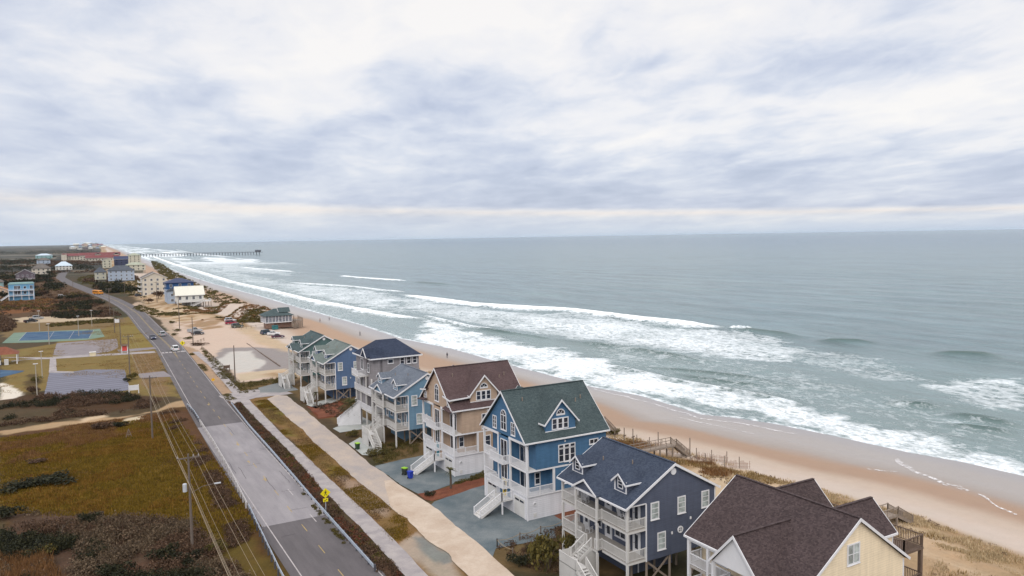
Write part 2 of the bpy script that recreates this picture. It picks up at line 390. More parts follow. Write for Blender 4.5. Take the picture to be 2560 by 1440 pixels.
# ground colours: (polygon in photo pixels carried to the ground, colour, edge softness m, colour contrast)
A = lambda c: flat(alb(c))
ZONES = [
    # left of the road, the near marsh
    ([(0,1075),(250,1045),(420,1020),(470,1015),(560,1140),(720,1440),(0,1440)], (92,64,32), 1.0, .5),
    ([(170,1130),(300,1085),(400,1080),(450,1150),(485,1240),(490,1290),(400,1300),(290,1275),(190,1262),(120,1270),(60,1230),(170,1180)], (108,82,20), 4.5, .36),
    ([(0,1110),(130,1085),(270,1080),(330,1105),(200,1150),(0,1175)], (104,76,30), 3.0, .40),
    ([(0,1080),(120,1068),(290,1058),(280,1072),(120,1090),(0,1106)], (90,62,40), 2.0, .45),
    ([(0,1280),(120,1275),(300,1290),(480,1295),(540,1360),(600,1440),(0,1440)], (90,68,54), 2.0, .5),
    ([(0,1395),(110,1380),(140,1440),(0,1440)], (168,118,66), .8, .25),
    ([(395,1030),(470,1030),(540,1130),(600,1220),(560,1230),(500,1170),(430,1080)], (96,66,44), 2.0, .35),
    ([(500,1300),(610,1300),(720,1440),(560,1440)], (98,80,34), 1.5, .36),
    # sandy side track and the brush behind it
    ([(0,1016),(0,990),(150,975),(340,985),(400,1000),(380,1010),(250,1030)], (78,56,36), 2.0, .38),
    ([(0,1072),(90,1058),(230,1042),(330,1030),(460,1002),(470,1014),(380,1024),(330,1036),(240,1050),(100,1066),(0,1082)], (180,152,118), 1.2, .2),
    ([(190,1044),(265,1028),(275,1036),(200,1052)], (214,190,160), 1.2, .15),
    ([(300,1050),(360,1030),(372,1042),(330,1052)], (212,196,168), 1.0, .15),
    # park lawn
    ([(0,985),(0,880),(130,860),(280,800),(330,790),(395,870),(405,905),(455,995),(340,985),(150,975)], (132,112,64), 1.5, .36),
    ([(330,872),(395,885),(425,990),(380,985),(340,930)], (134,108,76), 1.0, .4),
    ([(300,810),(345,805),(385,865),(330,880),(300,850)], (136,118,62), 1.0, .34),
    ([(0,830),(0,800),(120,792),(300,795),(320,800),(250,825),(30,858)], (128,106,72), 1.5, .3),
    ([(0,955),(56,979),(52,988),(36,996),(0,1000)], (232,222,208), .6, .08),
    ([(70,935),(98,935),(90,988),(66,985)], (92,74,42), 1.0, .3),
    # brush and lots farther up the road on the left
    ([(0,795),(0,690),(150,690),(240,742),(300,790),(230,800),(120,792)], (94,70,46), 3.0, .42),
    ([(0,768),(90,755),(150,752),(140,775),(60,782),(0,786)], (124,80,44), 3.0, .35),
    ([(10,800),(80,790),(125,790),(280,792),(300,798),(125,806),(60,806)], (196,176,150), 1.5, .15),
    ([(120,806),(300,800),(296,806),(120,814)], (110,84,50), 1.0, .3),
    # sand along the right of the road and the beach-access lot
    ([(415,790),(470,775),(520,775),(560,790),(660,790),(740,800),(770,850),(725,870),(730,945),(600,955),(540,905),(490,880),(455,880),(440,850)], (214,191,174), 1.2, .10),
    ([(325,762),(345,755),(420,782),(440,830),(470,880),(440,860),(400,800)], (190,168,148), 1.0, .25),
    ([(440,855),(490,875),(560,950),(590,985),(540,985),(500,935)], (178,150,124), .8, .25),
    ([(525,905),(560,870),(640,870),(730,872),(735,925),(700,935),(620,925),(560,925)], (158,150,148), 1.6, .12),
    ([(545,905),(580,880),(628,878),(640,890),(675,904),(650,922),(590,935),(565,925)], (208,203,197), 1.6, .14),
    ([(590,936),(720,920),(724,938),(600,952)], (205,186,160), .9, .12),
    ([(575,960),(640,955),(730,940),(740,950),(640,968),(590,985)], (112,92,58), .8, .3),
    # grass and brush in front of the first dune on the lot
    ([(380,770),(480,762),(545,770),(560,782),(500,786),(430,790),(395,786)], (122,104,62), 1.5, .3),
    ([(520,735),(600,745),(650,775),(662,790),(640,800),(590,800),(540,780),(500,775)], (124,98,58), 2.0, .36),
    ([(470,772),(520,764),(552,762),(540,768)], (196,174,148), 1.0, .2),
    # verge between road and path, then between path and lane
    ([(540,985),(575,995),(640,1060),(760,1195),(870,1320),(940,1395),(1040,1475),(990,1475),(920,1440),(820,1300),(700,1150),(620,1055),(560,1005)], (92,68,52), .5, .5),
    ([(560,1008),(600,1055),(665,1130),(737,1220),(830,1335),(915,1440),(935,1440),(850,1325),(752,1210),(680,1128),(612,1050)], (96,88,66), .4, .45),
    ([(830,1330),(850,1325),(930,1430),(905,1432)], (150,130,112), .5, .25),
    ([(600,985),(690,985),(780,1040),(900,1165),(1010,1270),(1170,1440),(1065,1475),(880,1265),(740,1115),(630,1010)], (134,104,66), .5, .42),
    ([(640,1000),(690,1000),(720,1060),(760,1100),(720,1085),(670,1040)], (116,104,44), 1.0, .4),
    ([(790,1145),(850,1165),(880,1200),(820,1190)], (116,98,40), .9, .4),
    ([(740,1060),(790,1105),(820,1140),(780,1130),(735,1080)], (150,114,70), .9, .35),
    ([(840,1180),(900,1205),(970,1275),(975,1300),(910,1270),(860,1225)], (164,140,120), .8, .3),
    ([(930,1300),(985,1290),(1020,1320),(1010,1345),(985,1355),(950,1325)], (132,102,62), .7, .4),
    ([(1000,1365),(1040,1330),(1068,1352),(1125,1392),(1150,1440),(1110,1475),(1060,1420)], (176,160,144), .7, .22),
    ([(1040,1342),(1062,1346),(1120,1388),(1126,1405),(1105,1412),(1065,1385)], (138,138,134), .5, .25),
    # yards between the stilt houses
    ([(700,985),(735,985),(860,1070),(1000,1180),(1230,1400),(1330,1440),(1560,1440),(1560,1100),(1060,960),(760,930)], (112,92,62), 1.0, .30),
    ([(770,1015),(840,1000),(880,1010),(850,1040),(800,1046)], (120,62,38), .8, .3),
]
def ground_col(X, Y):
    sh = X.shape; x = X.ravel(); y = Y.ravel()
    C = np.zeros((x.size, 4)); n1 = fbm(x, y, 26, 5, 4); n2 = fbm(x, y, 6, 8, 3); n3 = fbm(x, y, 180, 11, 4)
    def put(w, c, con):
        w = np.clip(w, 0, 1)[:, None]; C[:, :3] = C[:, :3]*(1-w)+np.array(A(c))*w; C[:, 3:] = C[:, 3:]*(1-w)+con*w
    put(np.ones(x.size), (84,70,50), .40)
    put(sstep(.45, .6, n1), (70,66,44), .40)
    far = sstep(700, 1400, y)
    put(far, (60,60,56), .4); put(far*sstep(.52, .62, n3)*np.where(x < -40, 1, 0), (112,112,104), .15)  # far land's base colour darkened and greyed to stand for distance haze
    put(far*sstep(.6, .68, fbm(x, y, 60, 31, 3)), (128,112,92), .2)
    for poly, c, soft, con in ZONES:
        P = gps(poly); xs = [p[0] for p in P]; ys = [p[1] for p in P]; m = soft*3
        k = (x > min(xs)-m) & (x < max(xs)+m) & (y > min(ys)-m) & (y < max(ys)+m)
        if not k.any(): continue
        d = sdist(x[k], y[k], P)+(n2[k]-.5)*soft*3.2
        w = np.zeros(x.size); w[k] = sstep(soft*.6, -soft*.6, d); put(w, c, con)
    # dunes and beach
    s = x-shore_x(y); d = s+toe_w(y); nb = fbm(x*0.5, y*0.16, 9, 41, 4); nb2 = fbm(x, y*0.3, 14, 43, 3)
    lot = (y > 207) & (y < 360)
    put(np.where(lot, sstep(-9, -5, d+(n2-.5)*4), sstep(-25, -20, d+(n2-.5)*6)), (204,180,152), .2)
    hill = np.exp(-((x-70)/13.0)**4-((y-378)/46.0)**4)
    veg = sstep(.38, .60, n2+.30*hill)*sstep(1.5, -1, d)*sstep(-27, -20, d)*np.where((y > 205) & (y < 322), .0, 1)
    put(veg*.75, (150,116,72), .35); put(hill*sstep(.30, .42, n2), (124,98,58), .4)
    put(sstep(-1.5, 1.5, d+(n2-.5)*3), (214,198,186), .07)
    fs = s/toe_w(y)                                                    # -1 at the toe, 0 at the water
    farb = sstep(110, 330, y)*.5
    put(sstep(-.90, -.70, fs+(nb-.5)*.34), (206,187,171), .08)
    put(sstep(-.74, -.60, fs+(nb-.5)*.30), (182,155,135), .06)
    put(sstep(-.74, -.60, fs+(nb-.5)*.30)*farb, (198,166,140), .06)
    nearb = .13*sstep(170, 90, y)
    put(sstep(-.40-nearb, -.27-nearb, fs+(nb-.5)*.22), (175,165,159), .05)
    put(sstep(-.2, -.02, fs), (166,160,161), .04)
    return C.reshape(*sh, 4)
def ground_wet(X, Y):
    s = X-shore_x(Y); fs = s/toe_w(Y); nb = fbm(X*0.5, Y*0.16, 9, 41, 4)
    w = sstep(-.40-.13*sstep(170, 90, Y), -.15-.13*sstep(170, 90, Y), fs+(nb-.5)*.22)
    return np.stack([w, w, w, np.ones_like(w)], -1)
def mat_ground():
    t = NT('ground'); a = t.n('ShaderNodeAttribute', attribute_name='col'); w = t.n('ShaderNodeAttribute', attribute_name='wet')
    p = t.coord('World')
    n1 = t.noise(p, .55, 7, .66, .3); n2 = t.noise(p, 2.6, 5, .7); n3 = t.noise(p, .09, 4, .55)
    v = t.math('ADD', t.math('ADD', t.math('MULTIPLY', t.math('SUBTRACT', n1, .5), 2.2), t.math('MULTIPLY', t.math('SUBTRACT', n2, .5), 2.0)), t.math('MULTIPLY', t.math('SUBTRACT', n3, .5), .7))
    f = t.math('MAXIMUM', t.math('ADD', 1.0, t.math('MULTIPLY', v, a.outputs['Alpha'])), .25)
    base = t.scale_col(a.outputs['Color'], f)
    hue = t.noise(p, .23, 5, .6)
    tint = t.ramp(hue, [(.3, (1.10, .96, .82)), (.5, (1, 1, 1)), (.7, (.92, 1.03, .95))])
    tf = t.math('MULTIPLY', a.outputs['Alpha'], 1.8, True)
    t.col(t.mix(tf, base, t.mix(1.0, base, tint, 'MULTIPLY')))
    t.bump(t.math('ADD', n1, n2), .5, .12)
    t.l(t.rng(w.outputs['Fac'], 0, 1, .95, .30), t.b.inputs['Roughness'])
    t.l(t.rng(w.outputs['Fac'], 0, 1, .15, .5), t.b.inputs['Specular IOR Level'])
    return t.m
def sym(a, st, k, end): return grow(a, st, k, end)
gx = sorted(set([-v for v in grow(25, .8, 1.06, 9000)] + list(np.arange(-24.5, 131, .6)) + grow(131, 1.0, 1.15, 1300)))
gy = [-40, 0, 20, 35] + list(np.arange(50, 215, .55)) + grow(215, .6, 1.0165, 30000)
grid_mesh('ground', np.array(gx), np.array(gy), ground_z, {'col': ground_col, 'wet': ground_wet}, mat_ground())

# ------------------------------------------------------------------ the sea
BREAKERS = [  # photo-pixel crest line, half-width m, foam, height m
    ([(1000,736),(1090,748),(1172,759),(1260,766),(1344,772),(1430,776),(1510,786),(1602,798),(1680,806),(1740,814),(1812,821)], 7.5, 1.0, .9),
    ([(1822,822),(1850,821),(1882,822)], 1.2, .8, .9),
    ([(850,690),(900,695),(960,699),(1020,703)], 3.5, 1.0, .7),
    ([(600,668),(640,672),(690,676),(740,680)], 6, .9, .6),
    ([(722,706),(790,711),(850,715),(900,719),(960,727),(1020,731)], 3.5, .8, .5),
    ([(640,655),(560,650),(500,645)], 9, .8, .5), ([(470,640),(430,634),(400,629)], 14, .9, .5), ([(520,640),(480,632),(440,624)], 10, .6, .4),
    ([(330,624),(380,640),(441,662),(511,683),(581,705),(675,725),(769,749),(840,762),(900,773),(980,788),(1075,800)], 6.5, .88, .45),
    ([(1060,790),(1120,805),(1180,818),(1240,826)], 2.5, .7, .5),
    ([(1180,820),(1250,832),(1330,842),(1380,850)], 1.2, .25, .5),
    ([(1500,908),(1580,925),(1660,945),(1780,966),(1900,986),(2020,1015)], 2.5, .55, .35),
]
SWELLS = [  # unbroken swell crests: dark faces
    ([(1375,848),(1480,862),(1600,878),(1700,895),(1830,910)], 3.0, .9), ([(2030,852),(2110,855),(2200,858)], 3.2, 1.0), ([(2310,882),(2420,888),(2520,895)], 3.2, 1.0),
    ([(1815,825),(1880,828),(1950,836),(2020,846)], 2.6, 1.0), ([(2200,1006),(2280,1012),(2360,1020)], 2.4, .8), ([(2340,1034),(2450,1045),(2560,1070)], 2.4, .8),
    ([(1650,930),(1760,948),(1850,958),(1940,965)], 2.4, .5), ([(1180,822),(1240,832),(1300,840)], 2.0, .7), ([(2350,1060),(2440,1070),(2560,1085)], 2.0, .7),
    ([(1020,704),(1080,709),(1140,713)], 3.0, .8), ([(1570,915),(1700,925),(1850,940),(2000,970)], 2, .4),
]
LACE = [  # broken foam left behind the breakers: polygon, density
    ([(1000,742),(1150,765),(1300,780),(1450,782),(1600,805),(1740,822),(1830,826),(1950,845),(2035,880),(1990,905),(1870,905),(1700,882),(1560,862),(1400,845),(1250,822),(1100,795),(1000,765)], .66),
    ([(1250,790),(1450,792),(1600,812),(1800,830),(1900,850),(1820,885),(1650,868),(1500,845),(1350,822)], .76),
    ([(1060,798),(1150,820),(1260,845),(1340,862),(1440,885),(1540,903),(1560,925),(1700,955),(1860,978),(1990,1010),(2090,1040),(2300,1075),(2420,1112),(2560,1145),(2560,1200),(2200,1110),(1900,1028),(1600,985),(1300,915),(1050,855)], .92),
    ([(1230,862),(1400,890),(1500,905),(1660,950),(1560,950),(1400,915),(1280,890)], .80),
    ([(1620,965),(1900,1005),(2150,1062),(2400,1128),(2560,1168),(2560,1200),(2250,1128),(1900,1034),(1640,992)], .97),
    ([(2280,958),(2420,945),(2560,950),(2560,1035),(2460,1020),(2390,1000)], .64),
    ([(1480,830),(1760,870),(2000,930),(2300,1000),(2560,1060),(2560,1150),(2300,1080),(2000,1010),(1700,945),(1480,900)], .37),
    ([(1900,870),(2080,880),(2250,905),(2300,950),(2200,950),(2000,915)], .42),
    ([(700,705),(900,722),(1020,742),(1010,770),(880,760),(740,735)], .70),
    ([(560,690),(700,700),(800,715),(780,735),(660,715),(560,700)], .60),
    ([(330,625),(420,640),(560,672),(700,700),(850,735),(1000,765),(1080,800),(900,770),(700,722),(560,695),(420,652)], .60),
    ([(440,655),(600,660),(740,682),(720,690),(560,680)], .64),
    ([(2130,1015),(2260,1020),(2300,1040),(2180,1035)], .5),
]
def sea_fields(X, Y):
    x = X.ravel(); y = Y.ravel(); foam = np.zeros(x.size); hgt = np.zeros(x.size); face = np.zeros(x.size)
    n = fbm(x, y, 7, 51, 3); n2 = fbm(x, y, 2.2, 52, 2); nl = fbm(x, y, 18, 58, 3)
    for line, hw, f, h in BREAKERS:
        P = gps(line, SEA_Z); xs = [p[0] for p in P]; ys = [p[1] for p in P]; m = hw*5+10
        k = (x > min(xs)-m) & (x < max(xs)+m) & (y > min(ys)-m) & (y < max(ys)+m)
        if not k.any(): continue
        d, par = seg_dist(x[k], y[k], P); L = len(P)-1
        taper = np.clip(np.minimum(par/(L*.12)+.12, (L-par)/(L*.14)+.10), 0, 1)
        # shoreward side has the spilled foam
        px_, _ = x[k], y[k]; cxl = np.interp(par, range(len(P)), xs); side = np.where(px_ < cxl, 1.0, 2.2)
        dd = d*side/(hw*(.35+.65*taper)*(.55+.9*nl[k]))
        foam[k] = np.maximum(foam[k], f*np.clip(1.5-dd*.85+(n2[k]-.5)*.7, 0, 1.3)*np.clip(taper*2, 0, 1))
        hgt[k] += h*np.exp(-(d/(hw*.7))**2)*taper; 
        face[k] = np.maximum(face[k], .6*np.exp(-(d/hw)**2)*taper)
    for line, hw, h in SWELLS:
        P = gps(line, SEA_Z); xs = [p[0] for p in P]; ys = [p[1] for p in P]; m = hw*5
        k = (x > min(xs)-m) & (x < max(xs)+m) & (y > min(ys)-m) & (y < max(ys)+m)
        if not k.any(): continue
        d, par = seg_dist(x[k], y[k], P); L = len(P)-1
        taper = np.clip(np.minimum(par, L-par)/(L*.3), 0, 1)
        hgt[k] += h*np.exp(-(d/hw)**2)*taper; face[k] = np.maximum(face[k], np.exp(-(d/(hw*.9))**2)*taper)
    for poly, f in LACE:
        P = gps(poly, SEA_Z); xs = [p[0] for p in P]; ys = [p[1] for p in P]; m = 20
        k = (x > min(xs)-m) & (x < max(xs)+m) & (y > min(ys)-m) & (y < max(ys)+m)
        if not k.any(): continue
        dist = np.hypot(np.mean(xs), np.mean(ys)); soft = 2.0+dist*.012
        d = sdist(x[k], y[k], P)+(n[k]-.5)*soft*2.6
        foam[k] = np.maximum(foam[k], f*sstep(soft, -soft, d)*(.72+.56*nl[k]))
    s = x-shore_x(y)
    edge = np.exp(-((s-.6-2.2*(n-.5))/1.3)**2)
    near = sstep(420, 200, y)
    foam = np.maximum(foam, np.where(s < 5, edge*.9*np.where(n2 > .3, 1, .6), 0))
    foam = np.maximum(foam, near*np.where((s > 0) & (s < 26), .42*(1-s/40), 0))
    foam = np.maximum(foam, (1-near)*np.where((s > 0) & (s < 20+y*.02), .42, 0))
    # far surf along the coast
    far = sstep(900, 1500, y); foam = np.maximum(foam, far*np.where((s > 5) & (s < 190), .40+.5*sstep(.5, .6, fbm(x, y*.15, 34, 61, 3)), 0))
    calm = sstep(0, 12, s)
    return x, y, s, foam, hgt*calm, face*calm, calm
def sea_z(X, Y):
    x, y, s, foam, hgt, face, calm = sea_fields(X, Y)
    lam = 34.0; ph = (x*0.985+y*0.10+14*fbm(x, y, 130, 71, 2))*2*math.pi/lam
    sw = np.sin(ph)*.30*fbm(x, y, 80, 73, 2)*2*np.clip(1-y/3000, 0, 1)*calm*sstep(5, 60, s)
    ch = (fbm(x, y*.6, 5, 75, 3)-.5)*.5*calm*np.clip(1-np.hypot(x, y)/700, 0, 1)
    sheet = np.where(s < 0, np.maximum(-s*.03, 0), 0)
    return (SEA_Z+hgt+sw+ch+np.clip(foam-.5, 0, 1)*.22*calm*(.4+1.2*fbm(x, y, 2.0, 77, 2))).reshape(X.shape)-sheet.reshape(X.shape)
def sea_attr(X, Y):
    x, y, s, foam, hgt, face, calm = sea_fields(X, Y)
    shallow = sstep(150, 4, s)
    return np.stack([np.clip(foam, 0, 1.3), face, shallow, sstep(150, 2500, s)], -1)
def mat_sea():
    t = NT('sea'); a = t.n('ShaderNodeAttribute', attribute_name='sea'); sp = t.n('ShaderNodeSeparateColor'); t.l(a.outputs['Color'], sp.inputs[0])
    foam, face, shal = sp.outputs
    p = t.coord('World'); ps = t.coord('World', (1.0, .55, 1.0))
    w1 = t.noise(ps, .32, 6, .68, 1.2); w2 = t.noise(p, 1.1, 5, .7, .8)
    vo = t.n('ShaderNodeTexVoronoi'); vo.feature = 'DISTANCE_TO_EDGE'; vo.inputs['Scale'].default_value = .42
    ad = t.n('ShaderNodeMix'); ad.data_type = 'VECTOR'; ad.inputs[0].default_value = .5
    nv = t.n('ShaderNodeTexNoise'); nv.inputs['Scale'].default_value = .35; nv.inputs['Detail'].default_value = 4; t.l(ps, nv.inputs['Vector'])
    sc = t.n('ShaderNodeVectorMath'); sc.operation = 'SCALE'; t.l(nv.outputs['Color'], sc.inputs[0]); sc.inputs['Scale'].default_value = 7.0
    av = t.n('ShaderNodeVectorMath'); av.operation = 'ADD'; t.l(ps, av.inputs[0]); t.l(sc.outputs[0], av.inputs[1]); t.l(av.outputs[0], vo.inputs['Vector'])
    lace = t.rng(vo.outputs['Distance'], 0.0, .42, 0.0, 1.0)
    thr = t.math('ADD', t.math('ADD', t.math('MULTIPLY', w1, .75), t.math('MULTIPLY', w2, .35)), t.math('MULTIPLY', lace, .22))
    thr = t.rng(thr, .36, .92, 0.0, 1.08)
    m = t.rng(t.math('SUBTRACT', foam, thr), -.16, .44, 0, .96)
    dist = t.n('ShaderNodeCameraData')
    wn = t.noise(t.coord('World', (1.0, .35, 1.0)), .045, 5, .6); wn2 = t.noise(t.coord('World', (1.0, .3, 1.0)), .011, 4, .6)
    deep = t.mix(t.rng(wn, .3, .7, 0, 1), lin((78,100,106)), lin((98,120,124)))
    deep = t.mix(t.rng(wn2, .35, .65, 0, .6), deep, lin((84,108,118)))
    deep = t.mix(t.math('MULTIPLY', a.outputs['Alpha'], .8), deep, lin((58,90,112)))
    rp = t.noise(t.coord('World', (1.0, .22, 1.0)), .16, 6, .7, .4)
    deep = t.scale_col(deep, t.rng(rp, .3, .7, .66, 1.32))
    water = t.mix(t.math('MULTIPLY', shal, .55), deep, lin((126,140,138)))
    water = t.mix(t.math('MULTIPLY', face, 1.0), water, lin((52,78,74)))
    w3 = t.noise(t.coord('World', (1.0, .6, 1.0)), 1.9, 5, .72, .6)
    fc = t.mix(t.rng(t.math('ADD', t.math('MULTIPLY', w3, .7), t.math('MULTIPLY', w1, .3)), .36, .58, 0, 1), lin((176,188,196)), lin((240,243,246)))
    fc = t.mix(t.rng(foam, .95, 1.25, 0, .8), fc, lin((246,248,250)))
    t.col(t.mix(m, water, fc))
    t.l(t.rng(m, 0, 1, .22, .85), t.b.inputs['Roughness'])
    t.b.inputs['Specular IOR Level'].default_value = .38; t.b.inputs['IOR'].default_value = 1.33; t.b.inputs['Specular Tint'].default_value = (.74, .87, .95, 1)
    b1 = t.noise(t.coord('World', (1.0, .5, 1.0)), .55, 6, .62, .6); b2 = t.noise(t.coord('World', (1.0, .4, 1.0)), .09, 4, .6, .5)
    h = t.math('ADD', t.math('MULTIPLY', b1, .55), t.math('ADD', t.math('MULTIPLY', b2, 1.6), t.math('MULTIPLY', m, .25)))
    t.bump(h, .9, 1.0)
    return t.m
sx = list(np.arange(92, 330, .8)) + grow(330, .9, 1.03, 40000)
sy = [10, 25, 40] + list(np.arange(50, 330, .8)) + grow(330, .9, 1.014, 40000)
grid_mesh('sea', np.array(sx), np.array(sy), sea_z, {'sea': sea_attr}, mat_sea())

# thin lines of foam left on the wet sand by the last waves
def mat_swash():
    t = NT('swash_foam'); n = t.noise(t.coord('World'), 1.6, 5, .7); tr = t.n('ShaderNodeBsdfTransparent'); mx = t.n('ShaderNodeMixShader')
    t.col(lin((226,224,226))); t.l(t.rng(n, .44, .58, 0, .8), mx.inputs[0]); t.l(tr.outputs[0], mx.inputs[1]); t.l(t.b.outputs[0], mx.inputs[2]); t.l(mx.outputs[0], t.nt.nodes['Material Output'].inputs['Surface']); return t.m
SW = MB()
for px, w in (([(2245,1140),(2262,1158),(2290,1180),(2330,1195),(2370,1212),(2400,1218),(2440,1236)], .5), ([(2170,1175),(2230,1182),(2255,1180)], .3), ([(1632,1001),(1688,1020),(1751,1041),(1834,1050),(1938,1068),(2000,1080)], .4), ([(1480,966),(1560,984),(1632,1001)], .35), ([(2440,1240),(2500,1275),(2560,1300)], .25), ([(1700,1040),(1800,1062),(1900,1085)], .2)):
    L_ = []
    P_ = gps(px, -1.2)
    for a, b in zip(P_, P_[1:]):
        k = max(2, int(math.dist(a, b)/.8)); L_ += [(a[0]+(b[0]-a[0])*i/k, a[1]+(b[1]-a[1])*i/k) for i in range(k)]
    vs = []
    for i, (x, y) in enumerate(L_):
        x += (float(fbm(np.array([x]), np.array([y]), 4.0, 91, 2)[0])-.5)*2.2; ww = w*(.4+1.2*float(fbm(np.array([x]), np.array([y]), 3.0, 92, 2)[0]))
        vs += [(x-ww, y, gz(x-ww, y)+.05), (x+ww, y, gz(x+ww, y)+.05)]
    SW.add(vs, [(2*i, 2*i+1, 2*i+3, 2*i+2) for i in range(len(L_)-1)])
structure('swash_foam', SW, mat_swash())

# ------------------------------------------------------------------ road, path, lane, drives
def smooth_line(pts, step=3.0):
    P = np.array(pts); d = np.r_[0, np.cumsum(np.hypot(*np.diff(P, axis=0).T))]; q = np.arange(0, d[-1], step)
    x = np.interp(q, d, P[:, 0]); y = np.interp(q, d, P[:, 1])
    for _ in range(6):
        x[1:-1] = (x[:-2]+2*x[1:-1]+x[2:])/4; y[1:-1] = (y[:-2]+2*y[1:-1]+y[2:])/4
    return list(zip(x, y))
ROAD_C = [(22.7,20),(22.7,60),(22.75,90),(23.0,130),(23.8,172),(25.2,225),(26.6,277)] + \
         gps([(378,822),(345,785),(318,766),(285,749),(245,734),(205,719),(170,705),(152,694),(158,684),(175,672)])
ROAD = smooth_line(ROAD_C)
def strip(line, o0, o1, z, i0=0, i1=None):
    mb = MB(); i1 = len(line) if i1 is None else i1; row = []
    for i in range(i0, i1):
        a = Vector(line[max(i-1, 0)]); b = Vector(line[min(i+1, len(line)-1)]); t = (b-a).normalized(); nrm = Vector((t.y, -t.x)); p = Vector(line[i])
        o0i = o0(i) if callable(o0) else o0; o1i = o1(i) if callable(o1) else o1
        row.append((p+nrm*o0i, p+nrm*o1i))
    vs = [(q.x, q.y, z) for r in row for q in r]
    mb.add(vs, [(2*i, 2*i+1, 2*i+3, 2*i+2) for i in range(len(row)-1)])
    return mb
def idx(y): return min(range(len(ROAD)), key=lambda i: abs(ROAD[i][1]-y) + (1000 if i > 3*len(ROAD)//4 and y < 300 else 0))
Y0, Y1 = gp(555, 1062)[1], gp(735, 1303)[1]
def mat_asphalt(name, c, c2):
    t = NT(name); p = t.coord('World', (1, .12, 1)); n = t.noise(p, .9, 6, .62); n2 = t.noise(t.coord('World'), 7, 3, .7); n3 = t.noise(t.coord('World', (1.0, .5, 1)), .16, 4, .6)
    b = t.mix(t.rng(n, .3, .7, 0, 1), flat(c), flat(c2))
    t.col(t.scale_col(b, t.math('ADD', t.rng(n2, .2, .8, -.12, .12), t.rng(n3, .3, .7, .88, 1.12)))); t.set(Roughness=.9); t.bump(n2, .2, .02); return t.m
ASPH = mat_asphalt('asphalt', alb((92,87,90)), alb((112,106,109)))
CONC_R = mat_asphalt('pale_asphalt', alb((146,141,146)), alb((166,161,164)))
structure('road', strip(ROAD, -4.75, 3.85, .03), ASPH)
structure('road_deck', strip([(22.7+(y-90)*.004, y) for y in np.linspace(Y1, Y0, 12)], -4.3, 3.78, .036), CONC_R)
WHITE_L = mat_paint('road_white', alb((176,170,170)), .8, .3); YEL_L = mat_paint('road_yellow', alb((168,146,96)), .8, .3)
mb = MB()
def line_mark(mb, off, w, y0, y1, z=.041):
    s = strip(ROAD, off-w/2, off+w/2, z, idx(y0), idx(y1)+1); mb.add(s.v, s.f)
line_mark(mb, -3.75, .13, 40, 600); line_mark(mb, 3.5, .12, 40, 420)
for x in (-3.2, -2.1, -1.0, .2, 1.3, 2.4, 3.2):
    i = idx(263.5); cx_, cy_ = ROAD[i]; mb.quad((cx_+x-.4, cy_-1.2, .041), (cx_+x+.4, cy_-1.2, .041), (cx_+x+.4, cy_+1.2, .041), (cx_+x-.4, cy_+1.2, .041))
for y in (104, 92.5): mb.box(24.5, y, .041, 24.62, y+3, .043)
structure('road_edge_lines', mb, WHITE_L)
mb = MB(); line_mark(mb, .1, .12, 250, 620); line_mark(mb, -.22, .12, 250, 620)
for y in np.arange(60, 250, 7.5):
    i = idx(y); x, yy = ROAD[i]; mb.quad((x-.05, y, .042), (x+.05, y, .042), (x+.05, y+2.6, .042), (x-.05, y+2.6, .042))
for px, py in ((662,1200),(622,1155),(594,1112),(521,1012)):
    x, y = gp(px, py); mb.add([(x-.07, y-.8, .044), (x+.07, y-.8, .044), (x+.07, y+.1, .044), (x+.24, y+.1, .044), (x, y+.75, .044), (x-.24, y+.1, .044), (x-.07, y+.1, .044)], [(0,1,2,6), (5,3,4)])
structure('road_centre_markings', mb, YEL_L)
mb = MB(); rc = random.Random(11)                                  # tar-sealed cracks
for k in range(26):
    y = rc.uniform(70, 260); i = idx(y); x = ROAD[i][0]+rc.uniform(-3.4, 3.2); along = rc.random() < .6; P = []
    for j in range(7): P.append((x, y, .0445)); x += rc.uniform(-.12, .12) if along else rc.uniform(.2, .45); y += rc.uniform(.7, 1.6) if along else rc.uniform(-.2, .2)
    for a, b in zip(P, P[1:]): mb.bar(a, b, .06, .002)
structure('road_crack_seals', mb, mat_paint('tar', alb((66,60,66)), .7))
CONC = mat_surface('path_concrete', alb((164,157,160)), alb((190,182,180)), 5, .5, bump=.1, speck=.10)
def ragged(P, amp=.25, step=.8, seed=3):
    out = []; n = len(P)
    for i in range(n):
        a = Vector(P[i]); b = Vector(P[(i+1) % n]); k = max(1, int((b-a).length/step))
        for j in range(k):
            q = a.lerp(b, j/k); nn = (float(fbm(np.array([q.x]), np.array([q.y]), 2.0, seed, 2)[0])-.5)*2*amp
            d = (b-a).normalized(); out.append((q.x-d.y*nn, q.y+d.x*nn))
    return out
def poly_sheet(name, P, z, mat):
    mb = MB(); mb.add([(x, y, z) for x, y in P], [tuple(range(len(P)))]); return structure(name, mb, mat)
PATH_L = [(1040,1474),(1009,1438),(948,1370),(903,1321),(856,1276),(830,1246),(803,1221),(771,1184),(743,1153),(710,1115),(663,1071),(633,1040),(598,1002),(560,958),(520,912),(481,880)]
PATH_R = [(497,879),(540,914),(582,957),(625,1002),(658,1036),(705,1085),(757,1132),(805,1180),(865,1235),(921,1288),(962,1328),(1005,1370),(1070,1440),(1100,1474)]
poly_sheet('path', ragged(gps(PATH_L+PATH_R), .10, .6, 5), .05, CONC)
LANE = mat_surface('lane_concrete', alb((176,168,166)), alb((208,190,174)), 4, .35, (1, .6, 1), bump=.15, speck=.12, lo=.3, hi=.7)
LANE_S = mat_surface('lane_sand', alb((204,182,162)), alb((224,206,188)), 4, .3, bump=.15, speck=.10)
